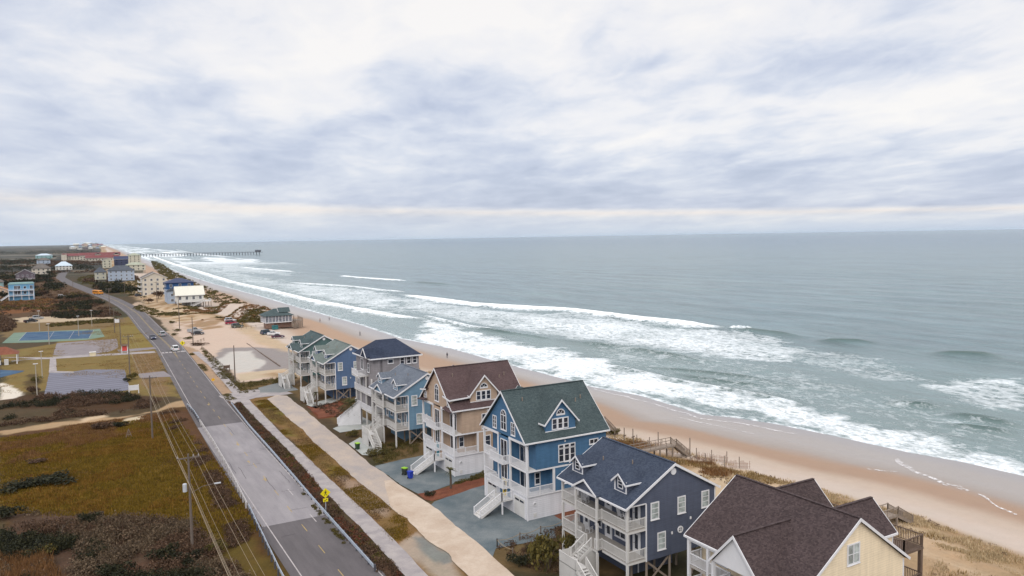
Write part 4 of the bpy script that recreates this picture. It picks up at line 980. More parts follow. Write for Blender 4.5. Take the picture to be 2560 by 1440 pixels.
# ------------------------------------------------------------------ tall gabled house on a white garage storey (two of them)
def tall_house(label, y0, siding, roof, door_mat, w, L, ears, x0=46.8, rz=15.35, arched_door=False):
    r = thing('gabled_house', label, 'house', (x0, y0, 0)); yc = w/2
    e = 9.85; sl = (rz-e)/(w/2+.35); rzf = lambda y: rz-sl*abs(y-yc)
    z2, z3, zt = 3.1, 6.25, 9.4; by0, by1 = w*.385, w*.625; dp = 1.35
    FND = mat_siding('white_garage_siding', alb((226,226,232)), .25, .05)
    mb = MB(); mb.box(.1, .1, 0, L-.05, w-.1, 2.92); mb.build('foundation', FND, r)
    for q in ((-.03, -.03, 2.922, L, w+.03, 3.1), (-.03, -.03, 6.02, 6.0, .02, 6.22), (6.001, -.02, 6.05, L, .0, 6.18), (-.05, .021, 6.0, .02, by0, 6.24), (-.05, by1, 6.0, .02, w, 6.24), (-.08, -.10, zt-.02, .02, by0, zt+.28), (-.08, by1, zt-.02, .02, w+.1, zt+.28)):
        mb = MB(); mb.box(*q); mb.build('white_band', WHITE, r)
    for q in ((-.03, -.04, 0, .13, .12, 2.921), (-.03, w-.12, 0, .13, w+.04, 2.921)): mb = MB(); mb.box(*q); mb.build('corner_trim', WHITE, r)
    # walls: recessed porches north and south of a central bay; south-west corner open at the middle level
    mb = MB()
    mb.box(dp, 1.3, 3.101, dp+.12, by0, zt); mb.box(dp, by1, 3.101, dp+.12, w-.02, zt)
    mb.box(0, by0, 3.101, .12, by1, zt); mb.box(.12, by0, 3.101, dp, by0+.12, zt); mb.box(.12, by1-.12, 3.101, dp, by1, zt)
    mb.box(dp+.12, 1.3, 3.101, 4.0, 1.42, 6.0); mb.box(4.0, 0, 3.101, 4.12, 1.42, 6.0); mb.box(4.12, 0, 3.101, L-.1, .12, 6.04)
    mb.box(dp+.12, 0, 6.24, L-.1, .12, 9.9); mb.box(dp, 0.0, 6.24, dp+.12, 1.3, zt); mb.box(dp, w-.12, 3.101, L-.1, w, 9.9); mb.box(L-.1, 0, 3.101, L, w, 9.9)
    gab = [(-.0, zt+.28), (w, zt+.28), (w, e-.05), (yc, rz-.18), (0, e-.05)]
    for x in (0, L-.12): mb.prism([(x, y, z) for y, z in gab], (.12, 0, 0))
    mb.build('wall', siding, r)
    # porch floors and rails on the front
    for z in (z2, z3):
        if z == z3:
            for ya, yb in ((.0, by0), (by1, w)): mb = MB(); mb.box(.02, ya, z-.25, dp, yb, z); mb.build('porch_floor', WHITE_W, r)
        mb = MB(); mb.box(-.95, by0+.05, z-.12, -.06, by1+.9, z); mb.build('balcony', WHITE, r)
        railing(r, [(.03, by0-.05), (.03, .07)], z); railing(r, [(.03, w-.07), (.03, by1+.95)], z)
        railing(r, [(-.03, by0+.1), (-.9, by0+.1), (-.9, by1+.85), (.0, by1+.85)], z, name='balcony_railing')
    railing(r, [(.07, .03), (1.9, .03), (3.9, .03)], z2)
    for x, y in ((.06, .06), (.06, by0-.14), (.06, by1+.14), (.06, w-.06)):
        mb = MB(); mb.box(x-.12, y-.12, z2+.002, x+.12, y+.12, 6.0); mb.box(x-.12, y-.12, z3+.002, x+.12, y+.12, zt-.03); mb.build('porch_post', WHITE, r)
    mb = MB(); mb.box(3.84, -.06, z2+.002, 4.1, .18, 6.0); mb.build('porch_post', WHITE, r)
    # glazing on the front
    for z in (z2, z3):
        window(r, 'W', dp, by0*.42, z+.12, by0*.46, 2.0, 2, 1); window(r, 'W', dp, by0*.42, z+2.25, by0*.46, .3, 2, 1, sill=False)
        window(r, 'W', dp, by1+1.0, z+.12, 1.7, 2.0, 2, 1); window(r, 'W', dp, by1+1.0, z+2.25, 1.7, .3, 2, 1, sill=False)
    window(r, 'W', 0, yc-.75, z3+.1, 1.5, 2.6, 2, 1, sill=False); window(r, 'W', 0, yc-.75, z2+.7, 1.5, 2.2, 2, 1, sill=False)
    window(r, 'W', 0, yc-.62, 10.35, 1.24, 1.85, 2, 2, arch=True)
    if not ears:
        window(r, 'W', 0, yc+2.0, 10.15, .8, 1.45, 2, 3); window(r, 'W', 0, yc-2.8, 10.15, .8, 1.45, 2, 3)
    # garage doors on the front
    for u in (.7, w-3.3):
        M = plane_map('W', .1); g = MB(); fbox(g, M, u, .12, u+2.6, 2.45, 0, .05); gd = g.build('garage_door', WHITE_W, r)
        p = MB()
        for k in range(2): fbox(p, M, u+.25+1.15*k, 1.95, u+1.2+1.15*k, 2.2, .05, .065)
        p.build('pane', GLASS, gd); tr = MB(); fbox(tr, M, u-.12, .05, u, 2.6, 0, .07); fbox(tr, M, u+2.6, .05, u+2.72, 2.6, 0, .07); fbox(tr, M, u, 2.45, u+2.6, 2.6, 0, .07); tr.build('door_frame', WHITE, gd)
    d = door(r, 'W', .1 if False else -.005, yc-.55, 1.78, 1.0, 2.15, door_mat, False)
    if arched_door:
        M = plane_map('W', -.06); p = MB(); k = 14; pts = [(yc-.05+.26*math.cos(2*math.pi*i/k), 2.9+.78*math.sin(2*math.pi*i/k)) for i in range(k)]
        p.prism([M(u, v, 0) for u, v in pts], (-.02, 0, 0)); p.build('pane', GLASS, d)
    mb = MB(); mb.box(.0, by0+.1, 1.78, .099, by1-.1, 3.0); mb.build('entry_wall', siding, r)
    # front stair and stoop
    mb = MB(); mb.box(-1.6, by0-.75, 1.66, -.02, by1-.2, 1.76); sp = mb.build('stoop', WHITE_W, r)
    for x, y in ((-1.5, by0-.65), (-1.5, by1-.3)):
        mb = MB(); mb.box(x-.08, y-.08, 0, x+.08, y+.08, 1.655); mb.build('stoop_post', WHITE, sp)
    railing(sp, [(-.1, by0-.68), (-1.55, by0-.68)], 1.76); railing(sp, [(-1.55, by0-.68), (-1.55, by0-.6)], 1.76)
    stair(r, (-1.6, by0+.35, 1.74), (-4.55, by0+.35, .08), 1.7, WHITE_W, WHITE, solid=True)
    # south side
    window(r, 'S', 1.3, 2.0 if not ears else 1.55, 4.0, .62, 1.35, 1, 2); 
    if not ears:
        for k in range(3): window(r, 'S', 0, 4.75+.86*k, 6.72, .62, 1.55, 1, 2, fr=.12, sill=(k == 1)); window(r, 'S', 0, 4.75+.86*k, 8.45, .62, .32, 1, 1, fr=.12, sill=False)
        window(r, 'S', 0, 9.5, 8.3, 1.2, .5, 2, 1)
    else:
        window(r, 'S', 0, 4.75, 6.6, 1.2, 2.1, 2, 2)
    for u in (5.2, 8.4): window(r, 'S', 0, u, 3.9, .8, 1.45, 1, 2)
    round_window(r, 'S', .1, 1.15, 1.95, .26)
    mb = MB(); mb.box(.95, .03, .35, 1.35, .098, .8); mb.build('flood_vent', WHITE_W, r)
    mb = MB(); mb.box(5.55, -.1, 9.15, 5.72, -.002, 9.4); mb.build('wall_light', WHITE, r)
    # roof, with a big gabled dormer on each slope
    gable_roof(r, 'x', -.4, L+.35, yc, rz, -.35, e, w+.35, e, mat=roof, th=.2)
    dx0, dx1 = 3.1, 7.6; dxc = (dx0+dx1)/2; zb, zs, zp = 10.62, 12.0, 14.55
    for sg, ys in ((1, 0), (-1, w)):
        Yf = ys+sg*(.22 if sg == 1 else .22)
        iny = lambda z: ys+sg*((z-e)/sl-.35)
        mb = MB(); f0 = iny(zb)+sg*.0
        mb.prism([(dx0, f0, zb-.02), (dx1, f0, zb-.02), (dx1, f0, zs), (dxc, f0, zp-.12), (dx0, f0, zs)], (0, .1*sg, 0))
        for x, s in ((dx0, 1), (dx1, -1)): mb.prism([(x, f0+.1*sg, zb), (x, iny(zs)+.1*sg, zs), (x, f0+.1*sg, zs)], (.1*s, 0, 0))
        d = mb.build('dormer', siding, r)
        h = (dx1-dx0)/2; q = (zp-zs)/h; o = .35; rb = MB(); tb = MB()
        for s in (-1, 1):
            xe = dxc+s*(h+o); ze = zp-q*(h+o)
            rb.prism([(dxc, f0-.35*sg, zp), (dxc, iny(zp)+.3*sg, zp), (xe, iny(ze)+.2*sg, ze), (xe, f0-.35*sg, ze)], (0, 0, -.12))
            tb.prism([(dxc, f0-.35*sg, zp+.02), (xe, f0-.35*sg, ze+.02), (xe, f0-.35*sg, ze-.24), (dxc, f0-.35*sg, zp-.26)], (0, -.05*sg, 0))
            tb.bar((xe+s*.05, f0-.35*sg, ze-.06), (xe+s*.05, iny(ze), ze-.06), .09, .18)
        tb.box(dx0-.05, f0-.05*sg, zb-.1, dx1+.05, f0-.002*sg, zb+.05)
        rb.build('dormer_roof', roof, d); tb.build('dormer_trim', WHITE, d)
        if sg == 1:
            for k in range(3): window(d, 'S', f0-.002, dxc-1.2+.84*k, zb+.25, .58, 1.2, 1, 2, fr=.12, sill=(k == 1))
            window(d, 'S', f0-.002, dxc-.55, zb+1.98, 1.1, .06, 1, 1, arch=True, sill=False)
    if ears:   # little boxed returns on the front corners of the roof
        for sg, ys in ((1, 0), (-1, w)):
            a, b = ys+sg*.15, ys+sg*2.3
            mb = MB(); mb.prism([(-.12, a+.5*sg, 9.95), (-.12, b, 9.95), (-.12, b, 11.45), (-.12, a+.5*sg, 11.25)], (.12, 0, 0)); mb.prism([(0, a+.5*sg, 10.0), (2.6, a+1.5*sg, 11.3), (0, a+.5*sg, 11.25)], (0, .1*sg, 0))
            er = mb.build('corner_dormer', siding, r)
            mb = MB(); mb.prism([(-.45, a+.15*sg, 11.28), (-.45, b+.2*sg, 11.62), (3.2, b+.2*sg, 11.95), (2.9, a+.15*sg, 11.42)], (0, 0, .12)); mb.build('dormer_roof', roof, er)
            mb = MB(); mb.bar((-.47, a+.1*sg, 11.28), (3.0, a+.1*sg, 11.42), .08, .2); mb.bar((-.5, a+.1*sg, 11.28), (-.5, b+.2*sg, 11.6), .08, .2); mb.build('dormer_trim', WHITE, er)
            window(er, 'W', -.122, min(a+.75*sg, b-.25*sg) if sg == 1 else b+.35, 10.2, .75, .9, 2, 2, fr=.09, sill=False)
            mb = MB(); mb.prism([(-.75, ys-sg*.4, 9.62), (-.75, ys+sg*2.2, 9.85), (.3, ys+sg*2.2, 10.25), (.3, ys-sg*.4, 9.9)], (0, 0, .12)); mb.build('eave_return', roof, r)
    for xv, yv in ((9.6, 3.3), (10.6, 3.6), (2.0, 4.2)):
        zv = rzf(yv); mb = MB(); mb.tube([(xv, yv, zv-.1), (xv, yv, zv+.45)], .07, 8); mb.build('vent_pipe', TIMBER, r)
    # sea-side deck
    mb = MB(); mb.box(L+.02, .6, 6.0, L+2.2, w-.6, 6.2); dk = mb.build('rear_deck', DARK_TIMBER, r)
    railing(dk, [(L+.1, .65), (L+2.15, .65), (L+2.15, w-.65), (L+.1, w-.65)], 6.2, 1.05, DARK_TIMBER)
    for y in (.8, yc, w-.8): mb = MB(); mb.box(L+2.0, y-.1, -.1, L+2.2, y+.1, 5.99); mb.build('deck_post', WHITE_W, dk)
    return r
BLUE_S = mat_siding('deep_blue_siding', alb((74,114,150))); TAN_S = mat_siding('tan_siding', alb((190,166,146)))
YELLOW_D = mat_paint('yellow_door', alb((226,196,72)), .4); TEAL_D = mat_paint('teal_door', alb((64,148,166)), .4)
tall_house('tall deep blue house with dark green roof, yellow door and white garage storey', 78.5, BLUE_S, SH_DKTEAL, YELLOW_D, 11.15, 12.1, False, arched_door=True)
tall_house('tall tan house with maroon brown roof and a teal door', 99.2, TAN_S, SH_MAROON, TEAL_D, 11.2, 12.1, True)

# ------------------------------------------------------------------ grey house with the turret
def turret_house():
    r = thing('turret_house', 'tall grey shingled house with ink blue hip roof, turret and four decks', 'house', (46.0, 132.0, 0))
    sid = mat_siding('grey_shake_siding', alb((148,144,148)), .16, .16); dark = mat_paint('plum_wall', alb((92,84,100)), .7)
    W, D, zt = 9.4, 9.0, 13.2
    mb = MB(); mb.box(2.2, 0, 3.2, W, D, zt); mb.box(2.2, .0, 10.9, W, -.02, 11.05); mb.build('wall', sid, r)
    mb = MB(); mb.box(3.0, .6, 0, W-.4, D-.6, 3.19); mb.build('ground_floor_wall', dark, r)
    mb = MB(); mb.lathe([(1.55, 6.3), (1.55, zt)], (1.6, 1.6, 0), 8); mb.build('turret', sid, r)
    mb = MB(); mb.box(.2, 3.2, 3.2, 2.19, D, 13.1); mb.build('stair_tower', sid, r)
    # hip roof with gablet
    o = .5; a = (-.3, -o, zt); b = (W+o, -o, zt); c = (W+o, D+o, zt); d = (-.3, D+o, zt); p = (2.6, D/2, 16.0); q = (6.6, D/2, 16.0)
    mb = MB(); mb.add([a, b, c, d, p, q, (a[0], a[1], zt-.18), (b[0], b[1], zt-.18), (c[0], c[1], zt-.18), (d[0], d[1], zt-.18)], [(0,1,5,4), (1,2,5), (2,3,4,5), (3,0,4), (6,9,8,7), (0,6,7,1), (1,7,8,2), (2,8,9,3), (3,9,6,0)])
    rf = mb.build('roof', SH_INK, r)
    mb = MB(); mb.bar((a[0], -o-.05, zt-.06), (b[0], -o-.05, zt-.06), .1, .22); mb.bar((a[0]-.05, -o, zt-.06), (a[0]-.05, D+o, zt-.06), .1, .22); mb.bar((b[0]+.05, -o, zt-.06), (b[0]+.05, D+o, zt-.06), .1, .22); mb.build('roof_trim', WHITE, rf)
    mb = MB(); mb.prism([(-.9, .2, 13.45), (-.9, 3.0, 13.45), (-.9, 1.6, 14.9)], (3.6, 0, 0)); g = mb.build('front_gablet', SH_INK, r)
    mb = MB()
    for s in (-1, 1): mb.bar((-.95, 1.6, 14.95), (-.95, 1.6+s*1.5, 13.42), .08, .2)
    mb.build('rake_trim', WHITE, g)
    # decks
    for z, y1 in ((3.3, 9.0), (6.5, 9.0), (9.7, 6.5)):
        mb = MB(); mb.box(-1.6 if z > 9 else -.3, -.2 if z < 9 else 3.0, z-.22, 2.19, y1, z); dk = mb.build('deck', WHITE_W, r)
        yy = -.15 if z < 9 else 3.05; xx = -.25 if z < 9 else -1.55
        railing(dk, [(2.1, yy), (xx, yy), (xx, y1-.05)], z, 1.05)
    for x, y in ((.0, .0), (.0, 3.1), (.0, 6.2), (.0, 8.8)):
        mb = MB(); mb.box(x-.12, y-.12, 0, x+.12, y+.12, 9.45); mb.build('deck_post', WHITE_W, r)
    for u in (6.0, 7.3, 8.5): window(r, 'S', 0, u-.3, 11.75, .7, 1.15, 1, 2)
    window(r, 'S', 0, 3.3, 12.1, .9, .6, 1, 1)
    window(r, 'W', .05, 1.2, 10.6, .8, 1.5, 1, 2); window(r, 'W', .2, 5.0, 10.6, 1.2, 1.9, 2, 1); window(r, 'W', .2, 5.0, 7.3, 1.2, 1.9, 2, 1); door(r, 'W', .2, 7.2, 6.5, 1.0, 2.1, WHITE)
    window(r, 'W', 2.2, 1.0, 4.1, 1.3, 1.6, 2, 2)
    # curved-look entrance stair with solid white sides
    stair(r, (-.4, 6.2, 3.3), (-4.2, 7.4, .1), 1.5, WHITE, WHITE, solid=True)
    mb = MB(); nb = 24
    for k in (0, 1):
        for i in range(nb):
            f0, f1 = i/nb, (i+.88)/nb; P = [(-.4-3.8*f, 5.4+1.6*k+1.2*f, 4.2-3.1*f) for f in (f0, f1)]
            mb.prism([(P[0][0], P[0][1], .05), (P[0][0], P[0][1], P[0][2]), (P[1][0], P[1][1], P[1][2]), (P[1][0], P[1][1], .05)], (0, .05, 0))
        mb.bar((-.4, 5.47+1.6*k, 4.22), (-4.2, 6.67+1.6*k, 1.12), .1, .08)
    mb.build('stair_side', WHITE, r)
    return r
turret_house()

# ------------------------------------------------------------------ yellow house under the big brown roof (nearest)
def yellow_house():
    r = thing('yellow_house', 'pale yellow house under a wide dark brown roof with brown sea deck', 'house', (47.0, 38.0, 0))
    sid = mat_siding('yellow_siding', alb((246,228,198)), .2, .05); rx, rz, L = 6.5, 12.1, 12.6; ew, ee = 7.72, 7.4; Wd = 13.0
    z3 = 5.1; zu = 6.6
    sw = (rz-ew)/rx; se = (rz-ee)/(Wd-rx)
    mb = MB(); gab = [(1.7, 2.6), (Wd-.3, 2.6), (Wd-.3, ee+.02), (rx, rz-.2), (.3, ew+.0), (1.7, ew)]
    for y in (.0, L-.15): mb.prism([(x, y, z) for x, z in gab], (0, .15, 0))
    mb.box(1.7, .15, 2.6, 1.85, L-.15, 7.6); mb.box(Wd-.45, .15, 2.6, Wd-.3, L-.15, ee+.1); mb.build('wall', sid, r)
    rf = gable_roof(r, 'y', -.3, L+.3, rx, rz, -.05, ew, Wd+.1, ee, mat=SH_BROWN, th=.2)
    window(r, 'S', 0, 5.35, 8.45, 1.35, 1.5, 2, 2, glass=CURTAIN, frame_mat=WHITE)
    mb = MB(); mb.box(Wd-.42, -.04, 2.6, Wd-.27, -.002, ee-.1); mb.build('corner_trim', WHITE, r)
    # front gable on posts
    gx, gy, gh, gz_, ge = -2.2, 4.95, 2.65, 10.75, 7.85
    inx = lambda z: rx-(rz-z)/sw
    gb = MB()
    for s in (-1, 1): gb.prism([(gx, gy, gz_), (inx(gz_)+.2, gy, gz_), (inx(ge)+.2, gy+s*gh, ge), (gx, gy+s*gh, ge)], (0, 0, -.14))
    gb.bar((gx+.05, gy, gz_+.02), (inx(gz_), gy, gz_+.02), .26, .07)
    g = gb.build('porch_gable_roof', SH_BROWN, r)
    gb = MB(); gb.prism([(gx+.2, gy-gh+.2, ge-.1), (gx+.2, gy+gh-.2, ge-.1), (gx+.2, gy, gz_-.2)], (.1, 0, 0)); gb.build('porch_gable_wall', WHITE, g)
    tb = MB()
    for s in (-1, 1): tb.prism([(gx, gy, gz_+.02), (gx, gy+s*(gh+.05), ge-.02), (gx, gy+s*(gh+.05), ge-.3), (gx, gy, gz_-.28)], (-.06, 0, 0))
    tb.build('porch_gable_trim', WHITE, g)
    for z in (2.7, z3):
        mb = MB(); mb.box(-.0, .1, z-.2, 1.69, L-.1, z); mb.box(-2.0, 2.4, z-.2, -.002, 7.5, z); d = mb.build('porch_floor', DECK_W, r)
        railing(d, [(1.6, .15), (.06, .15), (.06, 2.45), (-1.95, 2.45), (-1.95, 7.45), (.06, 7.45), (.06, L-.15), (1.6, L-.15)], z, 1.05)
    for x, y in ((.06, .2), (-1.9, 2.5), (-1.9, 7.4), (.06, L-.2), (.06, 10.0)):
        mb = MB(); mb.box(x-.13, y-.13, 0, x+.13, y+.13, 7.5 if x > 0 else 7.7); mb.build('porch_post', WHITE, r)
    mb = MB(); mb.box(-.02, .1, 7.3, .2, 2.4, 7.56); mb.box(-.02, 7.5, 7.3, .2, L-.1, 7.56); mb.build('porch_beam', WHITE, r)
    for u in (3.0, 6.0, 9.4): window(r, 'W', 1.7, u, 5.6, 1.1, 1.5, 2, 2)
    door(r, 'W', 1.7, 4.6, z3+.01, 1.0, 2.1, WHITE)
    # two cross gables on the sea side
    ine = lambda z: rx+(rz-z)/se
    for yc in (3.6, 9.75):
        X1, zp, h, zs = 13.45, 11.35, 2.45, 8.95
        mb = MB()
        for s in (-1, 1): mb.prism([(ine(zp)-.2, yc, zp), (X1+.1, yc, zp), (X1+.1, yc+s*h, zs), (ine(zs)-.2, yc+s*h, zs)], (0, 0, -.14))
        mb.bar((ine(zp), yc, zp+.02), (X1+.05, yc, zp+.02), .26, .07)
        c = mb.build('cross_gable_roof', SH_BROWN, r)
        mb = MB(); mb.prism([(X1-.3, yc-h+.3, 6.6), (X1-.3, yc+h-.3, 6.6), (X1-.3, yc+h-.3, zs+.15), (X1-.3, yc, zp-.2), (X1-.3, yc-h+.3, zs+.15)], (.12, 0, 0))
        for s in (-1, 1): mb.box(10.2, yc+s*(h-.32), 6.6, X1-.31, yc+s*(h-.2), zs+.1)
        mb.build('cross_gable_wall', sid, c)
        tb = MB()
        for s in (-1, 1):
            tb.prism([(X1+.1, yc, zp+.02), (X1+.1, yc+s*h, zs+.02), (X1+.1, yc+s*h, zs-.2), (X1+.1, yc, zp-.22)], (.05, 0, 0))
            tb.bar((ine(zs), yc+s*(h+.05), zs-.08), (X1+.1, yc+s*(h+.05), zs-.08), .09, .18)
        for s in (-1, 1): tb.box(X1-.34, yc+s*(h-.3)-.1, 6.6, X1-.16, yc+s*(h-.3)+.1, zs)
        tb.build('rake_trim', WHITE, c)
        window(c, 'E', X1-.18, yc-.9, 7.0, 1.8, 1.6, 2, 1)
    # brown sea decks
    mb = MB(); mb.box(Wd-.25, 1.1, zu+.05, 17.35, 12.4, zu+.25); dk = mb.build('sea_deck', DARK_TIMBER, r)
    railing(dk, [(14.6, 1.2), (17.3, 1.2), (17.3, 6.5), (17.3, 12.3), (14.0, 12.3)], zu+.25, 1.1, DARK_TIMBER, .16)
    railing(dk, [(14.6, 1.2), (13.8, 2.6)], zu+.25, 1.1, DARK_TIMBER, .16)
    for x, y in ((13.2, 1.3), (17.2, 1.3), (17.2, 6.5), (17.2, 12.2)):
        mb = MB(); mb.box(x-.15, y-.15, -.2, x+.15, y+.15, zu+.04); mb.build('deck_post', DARK_TIMBER, dk)
    mb = MB(); mb.box(Wd-.2, 1.1, 3.2, 17.3, 11.0, 3.4); d2 = mb.build('lower_deck', DARK_TIMBER, r)
    railing(d2, [(13.4, 1.2), (17.25, 1.2), (17.25, 10.9)], 3.4, 1.05, DARK_TIMBER, .16)
    for x in (2.0, 5.5, 9.0, 12.4):
        for y in (.3, 6.3): mb = MB(); mb.tube([(x, y, -.1), (x, y, 2.59)], .14, 7); mb.build('pile', TIMBER, r)
    return r
yellow_house()

# ------------------------------------------------------------------ screened pavilion on the sand lot
def pavilion():
    r = thing('beach_pavilion', 'raised beach pavilion with green hip roof, screened walls and brown ramp deck', 'pavilion', (64.6, 309.3, 0))
    scr = mat_glass('insect_screen', lin((118,122,132)), .5); brk = mat_surface('brown_block', alb((150,122,108)), alb((130,104,94)), 5, 1, speck=.2)
    Wd, D, zf, ze = 10.6, 8.6, 2.4, 5.1
    mb = MB(); mb.box(.3, .3, 0, 3.4, 4.5, 2.2); mb.box(3.4, 1.2, 0, Wd, D, 2.2); mb.build('base_wall', brk, r)
    mb = MB(); mb.box(0, 0, 2.201, Wd, D, zf); mb.box(0, -.03, zf, Wd, 0, zf+.12); mb.build('floor', WHITE, r)
    mb = MB(); mb.box(.15, .15, zf+.001, Wd-.15, D-.15, ze-.15); mb.build('screen_wall', scr, r)
    mb = MB()
    for i in range(9): x = .06+(Wd-.12)*i/8; mb.box(x-.09, .0, zf, x+.09, .15, ze-.15)
    for i in range(6): y = .06+(D-.12)*i/5; mb.box(-.001, y-.09, zf, .149, y+.09, ze-.15); mb.box(Wd-.149, y-.09, zf, Wd+.001, y+.09, ze-.15)
    mb.box(-.02, -.02, ze-.2, Wd+.02, .16, ze-.16); mb.build('screen_frame', WHITE, r)
    def hip(x0, y0, x1, y1, z, h, nm):
        m = MB(); cy_ = (y0+y1)/2; i = (y1-y0)/2; a, b = (x0+i, cy_, z+h), (x1-i, cy_, z+h)
        if x1-x0 < y1-y0: cx_ = (x0+x1)/2; i = (x1-x0)/2; a, b = (cx_, y0+i, z+h), (cx_, y1-i, z+h); f = [(0,1,4), (1,2,5,4), (2,3,5), (3,0,4,5)]
        else: f = [(0,1,5,4), (1,2,5), (2,3,4,5), (3,0,4)]
        m.add([(x0,y0,z), (x1,y0,z), (x1,y1,z), (x0,y1,z), a, b, (x0,y0,z-.15), (x1,y0,z-.15), (x1,y1,z-.15), (x0,y1,z-.15)], f+[(6,9,8,7), (0,6,7,1), (1,7,8,2), (2,8,9,3), (3,9,6,0)])
        return m.build(nm, SH_TEAL, r)
    hip(-.6, -.6, Wd+.6, D+.6, ze, 2.5, 'roof')
    mb = MB(); mb.prism([(5.6, 1.0, 6.2), (5.6, 5.2, 6.2), (5.6, 3.1, 8.0)], (4.6, 0, 0)); g = mb.build('roof_gable', SH_TEAL, r)
    mb = MB(); mb.prism([(5.55, 1.2, 6.25), (5.55, 5.0, 6.25), (5.55, 3.1, 7.8)], (-.05, 0, 0)); mb.build('gable_wall', WHITE, g)
    mb = MB(); mb.box(Wd+.02, 1.0, 2.2, 15.2, D, 2.4); d = mb.build('deck', TIMBER, r)
    railing(d, [(Wd+.1, 1.05), (15.1, 1.05), (15.1, D-.1)], 2.4, 1.1, TIMBER, .3)
    for x, y in ((11.5, 1.1), (13.2, 1.1), (15.0, 1.1), (15.0, 5), (15.0, D-.2)): mb = MB(); mb.box(x-.12, y-.12, -.4, x+.12, y+.12, 4.6 if x < 13.5 else 2.19); mb.build('deck_post', TIMBER, d)
    mb = MB()
    for i in range(22): mb.box(10.7+i*.2, 1.0, -.2, 10.83+i*.2, 1.06, 2.15)
    mb.build('slat_skirt', TIMBER, d)
    stair(d, (Wd+.6, .9, 2.4), (Wd+.6, -2.6, .05), 1.6, TIMBER, TIMBER)
    return r
pavilion()
t = thing('storage_bin', 'teal storage bin at the foot of the beach pavilion', 'bin', (67.6, 306.2, 0))
mb = MB(); mb.prism([(-1.1, -.7, 0), (-1.1, .7, 0), (-1.1, .7, 1.5), (-1.1, -.7, 1.2)], (2.2, 0, 0)); mb.build('body', mat_paint('teal_bin', alb((50,112,116))), t)
mb = MB(); mb.prism([(-1.15, -.75, 1.22), (-1.15, .75, 1.52), (-1.15, .75, 1.6), (-1.15, -.75, 1.3)], (2.3, 0, 0)); mb.build('lid', mat_paint('teal_lid', alb((42,92,98))), t)

